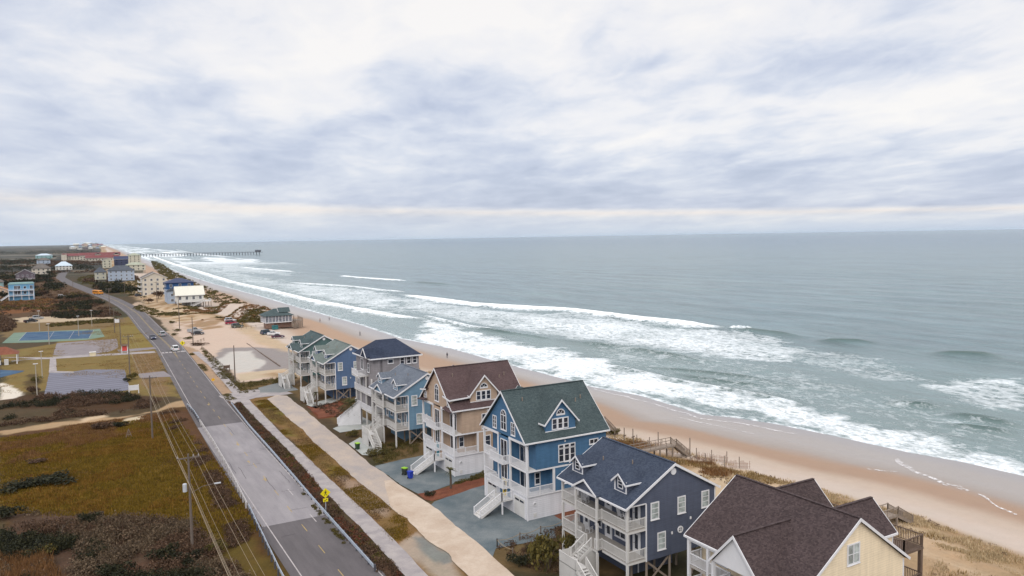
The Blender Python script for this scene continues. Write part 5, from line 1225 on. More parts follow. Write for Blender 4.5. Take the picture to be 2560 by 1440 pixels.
# ------------------------------------------------------------------ houses farther up the coast
HOUSE_BOX = []
def far_house(label, x, y, w, d, zb, zt, wall, roof, rise, axis='x', hip=False, rz=0.0, wins=(3, 3), floors=None, name='beach_house', piles=True, porch=None, over=.6, detail=True, flat=False, cat='house', glass=None):
    """x, y south-west corner on the ground, w along x, d along y, walls from zb to zt"""
    HOUSE_BOX.append((x, y, x+w, y+d)); r = thing(name, label, cat, (x, y, 0), rz)
    mb = MB(); mb.box(0, 0, zb, w, d, zt)
    if not hip and not flat:
        if axis == 'x':
            for xx in (0, w-.2): mb.prism([(xx, .02, zt), (xx, d-.02, zt), (xx, d/2, zt+rise-.15)], (.2, 0, 0))
        else:
            for yy in (0, d-.2): mb.prism([(.02, yy, zt), (w-.02, yy, zt), (w/2, yy, zt+rise-.15)], (0, .2, 0))
    mb.build('wall', wall, r)
    o = over
    if flat:
        mb = MB(); mb.box(-.25, -.25, zt+.002, w+.25, d+.25, zt+.35); mb.box(.4, .4, zt+.352, w-.4, d-.4, zt+rise); mb.build('roof', roof, r)
    elif hip:
        mb = MB(); i = min(w, d)/2+o-.2; cx_, cy_ = w/2, d/2
        a, b = ((-o+i, cy_), (w+o-i, cy_)) if w >= d else ((cx_, -o+i), (cx_, d+o-i))
        f = [(0,1,5,4), (1,2,5), (2,3,4,5), (3,0,4)] if w >= d else [(0,1,4), (1,2,5,4), (2,3,5), (3,0,4,5)]
        c = [(-o,-o), (w+o,-o), (w+o,d+o), (-o,d+o)]
        mb.add([(p[0], p[1], zt) for p in c]+[(*a, zt+rise), (*b, zt+rise)]+[(p[0], p[1], zt-.25) for p in c], f+[(6,9,8,7), (0,6,7,1), (1,7,8,2), (2,8,9,3), (3,9,6,0)])
        mb.build('roof', roof, r)
    else:
        if axis == 'x': gable_roof(r, 'x', -o, w+o, d/2, zt+rise, -o, zt-.1, d+o, zt-.1, mat=roof, th=.25)
        else: gable_roof(r, 'y', -o, d+o, w/2, zt+rise, -o, zt-.1, w+o, zt-.1, mat=roof, th=.25)
    nf = floors or max(1, int(round((zt-zb)/3.1))); fh = (zt-zb)/nf
    for k in range(nf):
        z = zb+fh*k+fh*.32; hh = fh*.46
        for face, L, n in (('S', w, wins[0]), ('W', d, wins[1]), ('E', d, wins[1])):
            if face == 'E' and x > -5: continue
            if face == 'W' and x < -25: continue
            for i in range(n):
                u = L*(i+.5)/n-.55
                at = {'S': 0, 'W': 0, 'E': w}[face]
                if detail: window(r, face, at, u, z, 1.1, hh, 2, 1, sill=False, glass=glass)
                else:
                    M = plane_map(face, at); p = MB(); fbox(p, M, u-.1, z, u+1.3, z+hh, 0, .06); p.build('window', GLASS, r)
    if zb > 1 and piles:
        for i in range(4):
            for j in range(2):
                px_ = .3+(w-.6)*i/3; py_ = .3+(d-.6)*j; m = MB(); m.box(px_-.17, py_-.17, -.2, px_+.17, py_+.17, zb-.002); m.build('pile', TIMBER, r)
        m = MB(); m.box(w*.25, d*.3, 0, w*.9, d*.9, zb-.003); m.build('ground_floor_wall', wall, r)
    if porch:                         # (face, depth, levels)
        face, dep, levels = porch
        for z in levels:
            m = MB(); 
            if face == 'S': m.box(0, -dep, z-.2, w, -.002, z); pts = [(.1, -dep+.05), (w-.1, -dep+.05)]; pr = [(.1, -dep+.1), (w/2, -dep+.1), (w-.1, -dep+.1)]
            else: m.box(-dep, 0, z-.2, -.002, d, z); pts = [(-dep+.05, .1), (-dep+.05, d-.1)]; pr = [(-dep+.1, .1), (-dep+.1, d/2), (-dep+.1, d-.1)]
            dk = m.build('porch_floor', WHITE_W, r); railing(dk, pts, z, 1.05, WHITE_W, .35)
        for px_, py_ in pr:
            m = MB(); m.box(px_-.14, py_-.14, 0, px_+.14, py_+.14, max(levels)-.21); m.build('porch_post', WHITE_W, r)
    return r
W1 = mat_siding('chalk_siding', alb((222,220,214)), .25, .05); W2 = mat_siding('cream_siding', alb((214,206,192)), .25, .05); W3 = mat_siding('pale_blue_siding', alb((172,186,206)), .25, .06)
W4 = mat_siding('pale_yellow_siding', alb((200,198,182)), .25, .05); W5 = mat_siding('sky_blue_siding', alb((112,166,204)), .25, .06); W6 = mat_siding('mauve_siding', alb((110,98,108)), .25, .1)
W7 = mat_siding('ink_siding', alb((60,66,96)), .25, .08); W8 = mat_siding('aqua_siding', alb((150,184,186)), .25, .06); W9 = mat_siding('royal_blue_siding', alb((44,84,134)), .25, .08); W10 = mat_siding('peach_siding', alb((214,186,160)), .25, .06)
R_WHITE = mat_paint('white_metal_roof', alb((226,224,212)), .5, .05); R_GREY = mat_shingle('slate_roof', alb((86,92,104)), alb((104,110,120))); R_DRAB = mat_shingle('drab_roof', alb((112,106,102)), alb((132,126,122)))
R_RED = mat_shingle('red_tile_roof', alb((128,72,76)), alb((146,88,88))); R_BLUE = mat_paint('navy_metal_roof', alb((40,52,88)), .5); R_PALE = mat_paint('pale_metal_roof', alb((196,212,226)), .5); R_PLUM = mat_shingle('plum_roof', alb((74,64,74)), alb((94,84,92)))
R_ORANGE = mat_shingle('orange_roof', alb((186,116,58)), alb((204,136,76))); R_LIME = mat_shingle('pale_green_roof', alb((176,182,164)), alb((192,196,178)))

h = far_house('white beach house with broad white metal roof on stilts above the grassy dune', 46.5, 441, 13.6, 9, 3.0, 6.6, W1, R_WHITE, 4.6, 'x', wins=(4, 2), porch=('S', 3.0, (3.0,)))
stair(h, (12.6, -3.2, 3.0), (6.0, -3.2, .05), 1.6, WHITE_W, WHITE_W, solid=True)
mb = MB(); mb.box(13.61, -3.0, 2.8, 17.0, 6.0, 3.0); dk = mb.build('side_deck', WHITE_W, h); railing(dk, [(13.7, -2.9), (16.9, -2.9), (16.9, 5.9)], 3.0, 1.05, WHITE_W, .35)
for x in (14.0, 16.8):
    for y in (-2.8, 5.8): mb = MB(); mb.box(x-.15, y-.15, -.2, x+.15, y+.15, 2.79); mb.build('deck_post', TIMBER, dk)
h = far_house('royal blue beach house with navy roof and pale blue lower wing behind the white roof', 43.5, 459, 14, 11, 9.0, 12.6, W9, R_BLUE, 2.2, 'x', hip=True, wins=(3, 2), piles=False)
mb = MB(); mb.box(-.1, -.1, 0, 14.1, 11.1, 8.99); mb.build('lower_wall', W3, h)
mb = MB(); mb.prism([(-.6, -4.4, 8.2), (5.4, -4.4, 8.2), (2.4, -4.4, 9.8)], (0, 4.3, 0)); mb.build('wing_roof', R_GREY, h); mb = MB(); mb.box(0, -4.0, 0, 4.8, -.11, 8.2); mb.build('wing_wall', W3, h)
for z in (2.5, 5.4): window(h, 'S', -4.0, 1.8, z, 1.1, 1.4, 2, 1, sill=False)
for u in (6.5, 10.5): window(h, 'S', -.1, u, 5.4, 1.1, 1.5, 2, 1, sill=False)
h = far_house('cream four storey beach apartment house with grey gabled roof and corner balconies', 37.5, 545, 14.5, 15, 0.3, 12.2, W2, R_DRAB, 3.6, 'y', wins=(4, 4), floors=4, piles=False, name='apartment_house')
for z in (3.3, 6.3, 9.3):
    mb = MB(); mb.box(-2.0, .5, z-.2, -.002, 14, z); dk = mb.build('balcony', WHITE_W, h); railing(dk, [(-.1, .6), (-1.9, .6), (-1.9, 13.9)], z, 1.05, WHITE_W, .35)
    mb = MB(); mb.box(14.502, .5, z-.2, 17, 8, z); dk = mb.build('balcony', WHITE_W, h); railing(dk, [(14.6, .6), (16.9, .6), (16.9, 7.9)], z, 1.05, WHITE_W, .35)
far_house('pale blue and white duplex with long slate hip roof above dark shrubs', 25.3, 752, 20.5, 12, 2.0, 11.2, W3, R_GREY, 4.2, 'x', hip=True, wins=(5, 3), floors=3, name='duplex_house')
far_house('cream end house with navy roof beside the pale blue duplex', 15.5, 778, 9.0, 10, 2.5, 9.4, W4, R_GREY, 4.6, 'x', hip=True, wins=(2, 2))
far_house('pale yellow beach house with light green roof above the slate duplex roof', 52, 985, 20, 14, 3, 9.5, W4, R_LIME, 3.2, 'x', hip=True, wins=(4, 2), detail=False)
far_house('ink blue beach house with dark roof between pale yellow houses', 48, 1180, 17, 13, 3, 13, W7, R_BLUE, 4, 'x', wins=(3, 2), detail=False)
far_house('slim pale yellow house left of the ink blue house', 33, 1165, 11, 12, 2, 12, W4, R_GREY, 3.5, 'y', wins=(2, 2), detail=False)
far_house('tall pale yellow house at the dune edge beyond the ink blue house', 72, 1300, 17, 14, 2, 16, W4, R_LIME, 3.5, 'x', hip=True, wins=(3, 2), detail=False)
# left side of the road
h = far_house('sky blue three storey house with white porches, left of the brush by the bend', -36.0, 561, 13.2, 10, .3, 10.6, W5, W8, .9, wins=(0, 2), flat=True, floors=3, piles=False)
for z in (4.2, 7.4):
    for u in (3.0, 4.7): window(h, 'S', 0, u, z, 1.4, 2.2, 2, 1, sill=False)
    window(h, 'S', 0, 8.0, z+.3, 1.2, 1.5, 1, 1, sill=False); window(h, 'S', 0, 11.3, z, 1.4, 2.2, 2, 1, sill=False)
for z in (3.6, 6.9):
    mb = MB(); mb.box(-.2, -1.6, z-.25, 13.4, -.002, z); dk = mb.build('porch_floor', WHITE, h); railing(dk, [(-.1, -1.55), (13.3, -1.55)], z, 1.0, WHITE, .4)
for x in (.1, 2.5, 6.8, 10.6, 13.1): mb = MB(); mb.box(x-.15, -1.5, 0, x+.15, -1.2, 3.34); mb.box(x-.15, -1.5, 3.601, x+.15, -1.2, 6.64); mb.build('porch_post', WHITE, h)
stair(h, (-.3, -.8, 3.5), (-5.0, -.8, .05), 1.4, WHITE, WHITE)
far_house('mauve house with plum gabled roof and long porch behind the sky blue house', -48.5, 855, 15, 12, 1.0, 7.2, W6, R_PLUM, 4.6, 'y', wins=(4, 2), porch=('S', 3.0, (2.5,)), piles=False)
far_house('wide grey roofed house with aqua wall at the left edge', -67, 720, 17, 14, .5, 6.0, W8, R_DRAB, 5.0, 'x', hip=True, wins=(4, 2), piles=False)
far_house('peach cottage with orange roof at the left edge below the grey roof', -49.5, 612, 9.5, 9, .2, 5.0, W10, R_ORANGE, 2.4, 'y', wins=(2, 2), piles=False, name='cottage')
far_house('white and cream house with drab grey roof beyond the plum gable', -42, 1010, 18, 14, 1.5, 8.0, W2, R_DRAB, 5.6, 'x', hip=True, wins=(4, 2), detail=False)
far_house('white raised house with pale blue metal gable facing the road', -20.5, 1095, 18, 14, 3.0, 8.2, W1, R_PALE, 5.2, 'x', hip=True, wins=(5, 3), detail=False)
far_house('aqua roofed house in the woods far left', -76, 2045, 33, 22, 3, 10, W8, R_PALE, 4, 'x', hip=True, wins=(4, 3), detail=False)
far_house('low grey house below the aqua roofed one in the woods', -56, 1540, 20, 14, 2, 8, W3, R_DRAB, 4, 'x', hip=True, wins=(3, 2), detail=False)
# the red-roofed hotel: three wings
def hotel():
    r = thing('hotel', 'long cream hotel with red tiled roofs in three wings near the pier', 'hotel', (-20, 1720, 0))
    for nm, x, y, w, d, h_ in (('wing', 0, 140, 46, 22, 10), ('wing', 30, 30, 72, 20, 12), ('wing', 40, -5, 58, 18, 7)):
        mb = MB(); mb.box(x, y, 0, x+w, y+d, h_); wv = mb.build(nm, W2, r)
        gable_roof(wv, 'x', x-1.2, x+w+1.2, y+d/2, h_+5, y-1.4, h_-.2, y+d+1.4, h_-.2, mat=R_RED, th=.4)
        n = int(w/5)
        for i in range(n):
            for z in (2.5, 6.2) if h_ > 9 else (2.5,):
                mb = MB(); mb.box(x+w*(i+.5)/n-.9, y-.08, z, x+w*(i+.5)/n+.9, y, z+2.2); mb.build('window', GLASS, wv)
    for x, y in ((2, 134), (62, 26), (95, 26)):
        mb = MB(); mb.box(x-5, y-3, 0, x+5, y+5, 13); tw = mb.build('gable_bay', W2, r); gable_roof(tw, 'y', y-4, y+10, x, 17, x-6, 13, x+6, 13, mat=R_RED, th=.4)
hotel()
# the town beyond the hotel
rr = random.Random(5); fw_ = [W1, W2, W3, W4, W10, W1, W6]; fr_ = [R_GREY, R_DRAB, R_PALE, R_WHITE, R_DRAB, R_RED]
names = {0: 'white', 1: 'cream', 2: 'pale blue', 3: 'pale yellow', 4: 'peach', 5: 'chalk white', 6: 'mauve'}; rn = {0: 'slate', 1: 'drab grey', 2: 'pale metal', 3: 'white metal', 4: 'taupe', 5: 'red'}
far_spots = [(835,634),(862,632),(905,630),(950,628),(985,626),(1010,624),(1050,628),(1090,625),(1130,622),(1160,626),(1190,632),(1215,634),(1060,634),(1000,634),(930,636),(1110,630),(1150,632),(880,626),(1030,620),(1085,618)]
for i, (cx_, cy_) in enumerate(far_spots):
    px = cx_/4.8; py = 560+(cy_-560)*.82+2; X, Y = gp(px, py); a = i % 7; b = (i*5+2) % 6; s = max(.7, Y/1900*.45)
    ht = 9*s*(.8+.5*rr.random())
    far_house(f'distant {names[a]} building with {rn[b]} roof in the town by the far beach', X, Y, 22*s*(.8+.5*rr.random()), 18*s, .5, ht, fw_[a], fr_[b], 4*s, 'x', hip=(i % 2 == 0), wins=(3, 0), floors=2, detail=False, piles=False, name='distant_building', cat='building')['group'] = 'buildings of the far town'
X, Y = gp(224, 616); far_house('dark tower block standing tallest over the far town', X, Y, 30, 34, .5, 30, W7, R_GREY, 8, 'x', hip=True, wins=(3, 0), floors=5, detail=False, piles=False, name='tower_block', cat='building')

# ------------------------------------------------------------------ fishing pier
def pier():
    r = thing('fishing_pier', 'long grey fishing pier on tall piles with a hut at its sea end', 'pier', (0, 0, 0))
    p0, p1 = Vector((*gp(318, 641), 0)), Vector((*gp(652, 636.5, SEA_Z), 0)); z = 4.8; L = (p1-p0).length; d = (p1-p0).normalized(); s = Vector((-d.y, d.x, 0))
    mb = MB(); mb.bar(p0+Vector((0, 0, z)), p1+Vector((0, 0, z)), 6.0, .8); mb.build('deck', mat_wood('pier_wood', alb((98,102,110))), r)
    m = MATS['pier_wood']
    for k in (-1, 1):
        mb = MB(); mb.bar(p0+s*2.9*k+Vector((0, 0, z+1.6)), p1+s*2.9*k+Vector((0, 0, z+1.6)), .25, .3)
        for i in range(60): q = p0+d*L*i/59+s*2.9*k; mb.box(q.x-.15, q.y-.15, z+.4, q.x+.15, q.y+.15, z+1.5)
        mb.build('pier_railing', m, r)
    n = 46
    for i in range(n):
        q = p0+d*(L*(i+.5)/n); mb = MB()
        for k in (-1, 1): mb.tube([q+s*2.6*k+Vector((0, 0, -6)), q+s*2.4*k+Vector((0, 0, z-.41))], .48, 6)
        mb.bar(q-s*2.6+Vector((0, 0, z-.8)), q+s*2.6+Vector((0, 0, z-.8)), .5, .7); mb.build('pile_bent', m, r)
    e = p1-d*18; mb = MB(); mb.bar(e+Vector((0, 0, z)), p1+d*6+Vector((0, 0, z)), 16, .9); mb.build('end_platform', m, r)
    mb = MB(); mb.bar(e+d*4+Vector((0, 0, z+2.3)), e+d*18+Vector((0, 0, z+2.3)), 6, 3.6); ht = mb.build('hut', m, r)
    mb = MB(); a = e+d*3+Vector((0, 0, z+4.1)); mb.prism([a-s*4, a+s*4, a+Vector((0, 0, 2.2))], d*16); mb.build('hut_roof', R_GREY, ht)
    return r
pier()
t = thing('cargo_ship', 'grey cargo ship on the horizon', 'ship', (*gp(1738, 585.6, SEA_Z), SEA_Z), rad(-30))
m = mat_paint('ship_grey', alb((120,132,150))); mb = MB(); k = 1.0
mb.prism([(-70, -12, 0), (60, -12, 0), (80, 0, 0), (60, 12, 0), (-70, 12, 0)], (0, 0, 14)); mb.build('hull', m, t)
mb = MB(); mb.box(-62, -11, 14.01, -38, 11, 38); mb.box(-56, -4, 38.01, -46, 4, 48); mb.build('superstructure', m, t)
mb = MB(); mb.box(-30, -10, 14.01, 50, 10, 24); mb.build('cargo_stack', m, t)

# ------------------------------------------------------------------ vehicles
TYRE = mat_paint('tyre_rubber', (.02,.02,.022), .9); RIM = mat_paint('alloy_rim', (.45,.45,.46), .4); CARGLASS = mat_glass('car_glass', (.02,.025,.03), .08)
LAMP_W = mat_paint('headlamp', (.8,.8,.8), .2); LAMP_R = mat_paint('tail_lamp', (.5,.03,.03), .3)
def car_paint(nm, c): return mat_paint(nm, alb(c), .3, .03, .5)
def profile_body(prof, hw, inset=.0):
    """side profile (x, z) lofted across the width with rounded shoulders"""
    mb = MB(); n = len(prof); cx_ = sum(p[0] for p in prof)/n
    rows = []
    for y, f in ((-hw, .93), (-hw+.09, 1.0), (hw-.09, 1.0), (hw, .93)):
        rows.append([(cx_+(x-cx_)*(.985 if abs(y) == hw else 1), y, z if z < .45 else .45+(z-.45)*f) for x, z in prof])
    vs = [p for r in rows for p in r]; fs = [(i*n+j, i*n+(j+1) % n, (i+1)*n+(j+1) % n, (i+1)*n+j) for i in range(3) for j in range(n)]
    fs += [tuple(range(n-1, -1, -1)), tuple(range(3*n, 4*n))]
    return mb.add(vs, fs)
def car(label, x, y, rz, paint, kind='suv', name='parked_car', group=None, cat='car'):
    r = thing(name, label, cat, (x, y, max(gz(x, y), 0)+.05), rz, group)
    L = {'suv': 4.7, 'sedan': 4.6, 'pickup': 5.5, 'hatch': 4.2}[kind]; hw = .92; a = L/2
    hz = {'suv': 1.02, 'sedan': .92, 'pickup': 1.05, 'hatch': .95}[kind]
    prof = [(-a, .42), (-a+.05, .3), (a-.1, .28), (a, .45), (a-.03, .72), (a-.25, hz-.17), (a-1.15, hz), (-a+.15, hz+.02), (-a, hz-.12)]
    profile_body(prof, hw).build('body', paint, r, False)
    # cabin: greenhouse glass with a painted roof on it
    fx, rx_, tz = {'suv': (a-1.25, -a+.12, 1.72), 'sedan': (a-1.4, -a+.75, 1.43), 'pickup': (a-1.6, -.55, 1.80), 'hatch': (a-1.2, -a+.15, 1.5)}[kind]
    fs = .75; rs = {'suv': .35, 'sedan': .75, 'pickup': .2, 'hatch': .45}[kind]
    mb = MB(); b = [(fx, -hw+.08, hz-.02), (fx, hw-.08, hz-.02), (rx_, hw-.08, hz-.02), (rx_, -hw+.08, hz-.02)]; t_ = [(fx-fs, -hw+.22, tz), (fx-fs, hw-.22, tz), (rx_+rs, hw-.22, tz), (rx_+rs, -hw+.22, tz)]
    mb.add(b+t_, [(3,2,1,0), (4,5,6,7), (0,1,5,4), (1,2,6,5), (2,3,7,6), (3,0,4,7)]); gl = mb.build('greenhouse', CARGLASS, r)
    mb = MB(); mb.prism([(fx-fs+.12, -hw+.20, tz+.004), (fx-fs+.12, hw-.20, tz+.004), (rx_+rs-.1, hw-.20, tz+.004), (rx_+rs-.1, -hw+.20, tz+.004)], (0, 0, .06))
    for s in (-1, 1):
        for p, q in ((0, 4), (2, 6) if s == 1 else (3, 7)) if s == -1 else ((1, 5), (2, 6)): mb.bar((b+t_)[p], (b+t_)[q], .09, .07)
        mx = (fx+rx_)/2; mb.bar((mx, s*(hw-.07), hz), (mx-.1, s*(hw-.21), tz), .09, .05)
    mb.build('roof', paint, r)
    if kind == 'pickup':
        mb = MB(); mb.box(-a+.2, -hw+.14, hz+.021, -.62, hw-.14, hz+.03); mb.build('load_bed', TYRE, r)
        mb = MB()
        for s in (-1, 1): mb.box(-a+.1, s*hw-.06-(.03*s), hz+.01, -.6, s*hw+.06-(.06*s), hz+.2)
        mb.box(-a+.05, -hw+.1, hz-.02, -a+.15, hw-.1, hz+.2); mb.build('bed_side', paint, r)
    for sx in (a-.95, -a+.95):
        for s in (-1, 1):
            mb = MB(); n = 14; R = .36
            c = (sx, s*(hw-.13), R-.02); mb.prism([(c[0]+R*math.cos(2*math.pi*i/n), c[1]-.12, c[2]+R*math.sin(2*math.pi*i/n)) for i in range(n)], (0, .26, 0)); w = mb.build('wheel', TYRE, r)
            mb = MB(); yy = c[1]+(.141 if s == 1 else -.151); mb.prism([(c[0]+R*.58*math.cos(2*math.pi*i/n), yy, c[2]+R*.58*math.sin(2*math.pi*i/n)) for i in range(n)], (0, .01, 0)); mb.build('rim', RIM, w)
    for s in (-1, 1):
        mb = MB(); mb.box(a-.14, s*.68-.2, .6, a+.005, s*.68+.2, .76); mb.build('headlight', LAMP_W, r)
        mb = MB(); mb.box(-a-.012, s*.74-.12, .68, -a+.1, s*.74+.12, .9); mb.build('tail_light', LAMP_R, r)
        mb = MB(); mb.box(fx-.42, s*(hw+.09)-.09, hz+.05, fx-.3, s*(hw+.09)+.09, hz+.2); mb.build('wing_mirror', paint, r)
    return r
P_WH = car_paint('white_car_paint', (226,228,232)); P_SIL = car_paint('silver_car_paint', (170,174,180)); P_BLK = car_paint('black_car_paint', (44,46,54)); P_RED = car_paint('crimson_car_paint', (150,40,66))
P_OLV = car_paint('olive_car_paint', (88,94,84)); P_TEAL = car_paint('dark_teal_car_paint', (48,72,92)); P_MAR = car_paint('maroon_car_paint', (76,44,62)); P_NAV = car_paint('navy_car_paint', (52,58,86))
def gcar(label, px, py, rz, paint, kind, **k): return car(label, *gp(px, py), rz, paint, kind, **k)
N90 = math.pi/2; LOT = 'cars parked on the sandy lot'; RD = 'cars driving on the coast road'
gcar('dark navy car driving away up the road, left lane', 382, 848, N90*3+.05, P_NAV, 'sedan', name='driving_car', group=RD)
gcar('silver car driving on the road just ahead of the dark navy one', 405, 840, N90+.08, P_SIL, 'suv', name='driving_car', group=RD)
gcar('white car stopped by the crosswalk on the road', 437.5, 877, N90+.06, P_WH, 'suv', name='driving_car', group=RD)
gcar('silver pickup truck at the street end of the sandy lot, behind the utility pole', 487, 830, .1, P_SIL, 'pickup', name='parked_car', group=LOT)
gcar('dark car parked right beside the silver pickup on the sandy lot', 494, 837, .05, P_BLK, 'sedan', group=LOT)
gcar('white car behind the crimson one at the dune side of the lot', 576, 808, .1, P_WH, 'suv', group=LOT)
gcar('crimson car parked below the grassy dune', 578, 815, .05, P_RED, 'suv', group=LOT)
gcar('olive grey car parked next to the crimson one', 594, 821, .12, P_OLV, 'suv', group=LOT)
gcar('dark teal car parked in front of the pavilion', 667, 836, .35, P_TEAL, 'suv', group=LOT)
gcar('white car between the teal and the maroon cars', 684, 837.5, -.1, P_WH, 'sedan', group=LOT)
gcar('maroon car parked nearest in the trio by the pavilion', 695, 845, -.12, P_MAR, 'sedan', group=LOT)
gcar('black pickup in the clearing by the tennis courts', 77, 806, .5, P_BLK, 'pickup', group='cars by the tennis courts')
gcar('pale silver car behind the black pickup by the tennis courts', 95, 798, .3, P_SIL, 'suv', group='cars by the tennis courts')
gcar('dark car parked under the cream apartment house', 347, 742, .2, P_BLK, 'suv', group='cars at far houses')
gcar('white car half hidden in brush left of the road bend', 155, 743, .1, P_WH, 'suv', group='cars at far houses')
def bus():
    r = thing('school_bus', 'yellow orange school bus driving at the road bend', 'bus', (*gp(245, 736), .05), rad(-62)); m = car_paint('school_bus_yellow', (226,146,40)); BLK = mat_paint('black_trim', (.02,.02,.02))
    L = 9.5; a = L/2; prof = [(-a, .55), (a, .55), (a, 1.5), (a-1.3, 1.6), (a-1.6, 2.5), (a-2.0, 2.85), (-a+.25, 2.9), (-a, 2.6)]
    profile_body(prof, 1.2).build('body', m, r)
    mb = MB()
    for s in (-1, 1):
        for i in range(8): x = -a+.5+i*.82; mb.box(x, s*1.2-.012, 1.75, x+.66, s*1.2+.012, 2.35)
    mb.build('side_windows', CARGLASS, r)
    mb = MB(); mb.box(-a-.012, -.9, 1.7, -a+.05, .9, 2.35); mb.build('rear_window', CARGLASS, r)
    mb = MB(); mb.prism([(a-1.38, -.95, 1.72), (a-1.38, .95, 1.72), (a-1.58, .95, 2.42), (a-1.58, -.95, 2.42)], (.1, 0, .03)); mb.build('windscreen', CARGLASS, r)
    mb = MB()
    for s in (-1, 1):
        for z in (1.0, 1.45): mb.box(-a+.2, s*1.2-.02, z, a-1.5, s*1.2+.02, z+.07)
    mb.build('rub_rail', BLK, r)
    for sx in (a-1.0, -a+2.2):
        for s in (-1, 1): mb = MB(); mb.prism([(sx+.5*math.cos(2*math.pi*i/14), s*1.05-.14, .46+.5*math.sin(2*math.pi*i/14)) for i in range(14)], (0, .28, 0)); mb.build('wheel', TYRE, r)
bus()

# ------------------------------------------------------------------ utility poles and wires
POLE_M = mat_wood('pole_wood', alb((112,100,92))); POLE_L = mat_wood('pale_pole', alb((176,168,158))); WIRE = mat_paint('pale_wire', alb((150,134,112)), .6); TRANS = mat_paint('transformer_grey', alb((196,200,206)), .5); INS = mat_paint('insulator', alb((150,146,146)), .3)
def pole(label, x, y, h, mat=POLE_M, arm=True, trans=False, lamp=None, r0=.17, name='utility_pole', group='utility poles'):
    r = thing(name, label, 'pole', (x, y, gz(x, y)), 0, group); mb = MB(); mb.tube([(0, 0, -.3), (0, 0, h*.5), (0, 0, h)], r0, 8, r0*.62); mb.build('shaft', mat, r)
    if arm:
        mb = MB(); mb.bar((-1.2, .14, h-.5), (1.2, .14, h-.5), .12, .14); mb.bar((-.6, .14, h-.5), (0, .1, h-1.1), .05); mb.bar((.6, .14, h-.5), (0, .1, h-1.1), .05); ca = mb.build('crossarm', mat, r)
        for x_ in (-1.1, .55, 1.1): mb = MB(); mb.lathe([(.04, 0), (.08, .06), (.05, .12), (.08, .18), (.03, .26)], (x_, .14, h-.43), 8); mb.build('insulator', INS, ca)
    if trans:
        mb = MB(); mb.lathe([(.05, -.02), (.24, 0), (.24, .85), (.2, .92), (.05, .96)], (-.5, 0, h*.62), 10); mb.build('transformer', TRANS, r)
    if lamp:
        dx, z = lamp; mb = MB(); mb.tube([(.1, 0, z-.5), (dx*.4, 0, z+.1), (dx*.8, 0, z+.2)], .035, 6); la = mb.build('lamp_arm', mat, r)
        mb = MB(); mb.box(dx*.8-.1, -.10, z+.12, dx*.8+.65, .10, z+.24); mb.build('lamp_head', TRANS, la)
    return r
PL = [('old grey utility pole in the marsh brush with a transformer and lamp arm', gp(481, 1370), 11.3, dict(trans=True, lamp=(3.4, 7.2))),
      ('utility pole at the sandy track left of the road', gp(381, 1088), 11.6, {}),
      ('utility pole standing behind the striped gravel lot', gp(325, 938), 10.8, {}),
      ('utility pole by the red park sign', gp(302, 862), 9.5, {}),
      ('utility pole at the park corner near the white sign', gp(287, 832), 9.8, {}),
      ('tall utility pole beside the road bend brush', gp(275, 790), 13.5, {}),
      ('wooden pole by the sandy puddled lot', gp(588, 955), 9.2, dict(arm=False)),
      ('pole in the scrub at the street corner of the parking lot', gp(483, 864), 9.8, dict(arm=False)),
      ('pole on the verge near the white beach house', gp(449, 822), 13.5, {}),
      ('pole by the driveways of the cream apartment house', gp(393, 760), 12, {}), ('pole across the road from the school bus', gp(312, 742), 11, {}), ('thin pole on the road bend beyond the bus', gp(183, 727), 11, {})]
for lb, (x, y), h_, kw in PL: pole(lb, x, y, h_, **kw)
for lb, px, py, h_ in (('pale lamp pole beside the white sand court', 93, 989, 7.4), ('court light pole at the left end of the tennis courts', 99, 828, 8.2), ('court light pole at the near edge of the tennis courts', 123, 861, 7.2), ('court light pole right of the middle of the tennis courts', 197, 840, 7.6), ('court light pole behind the tennis courts', 230, 816, 6.8), ('thin pale pole on the lawn near the bend in the park path', 106, 945, 7.0)):
    p = pole(lb, *gp(px, py), h_, POLE_L, False, r0=.13, name='lamp_pole', group='park lamp poles')
    mb = MB(); mb.box(-.5, -.12, h_-.02, .5, .12, h_+.12); mb.build('lamp_head', WHITE, p)
def wire(label, pts, r=.028, sag=.6):
    mb = MB(); P = [Vector(p) for p in pts]
    path = []
    for a, b in zip(P, P[1:]):
        for i in range(9): t = i/8; q = a.lerp(b, t); q.z -= sag*4*t*(1-t); path.append(q)
    mb.tube(path, r, 4); o = mb.build('power_line', WIRE); tag(o, label, 'wire', 'overhead wires along the marsh')
p0, p1, p2 = gp(325, 938), gp(381, 1088), gp(481, 1370); p3 = (p2[0]-.4, 30.0)
for i, (dx, z, lb) in enumerate(((-1.1, 10.9, 'topmost overhead wire on the marsh side'), (.55, 10.9, 'topmost overhead wire in the middle of the crossarm'), (1.1, 10.9, 'topmost overhead wire on the road side'), (.15, 9.1, 'single wire below the crossarm'), (-.18, 7.9, 'upper of the low cables along the marsh poles'), (.18, 7.4, 'middle of the low cables along the marsh poles'), (.2, 6.7, 'lowest cable along the marsh poles'))):
    wire(lb, [(p[0]+dx, p[1]+.14, z) for p in (p0, p1, p2, p3)], .015 if z > 8 else .02, .5)

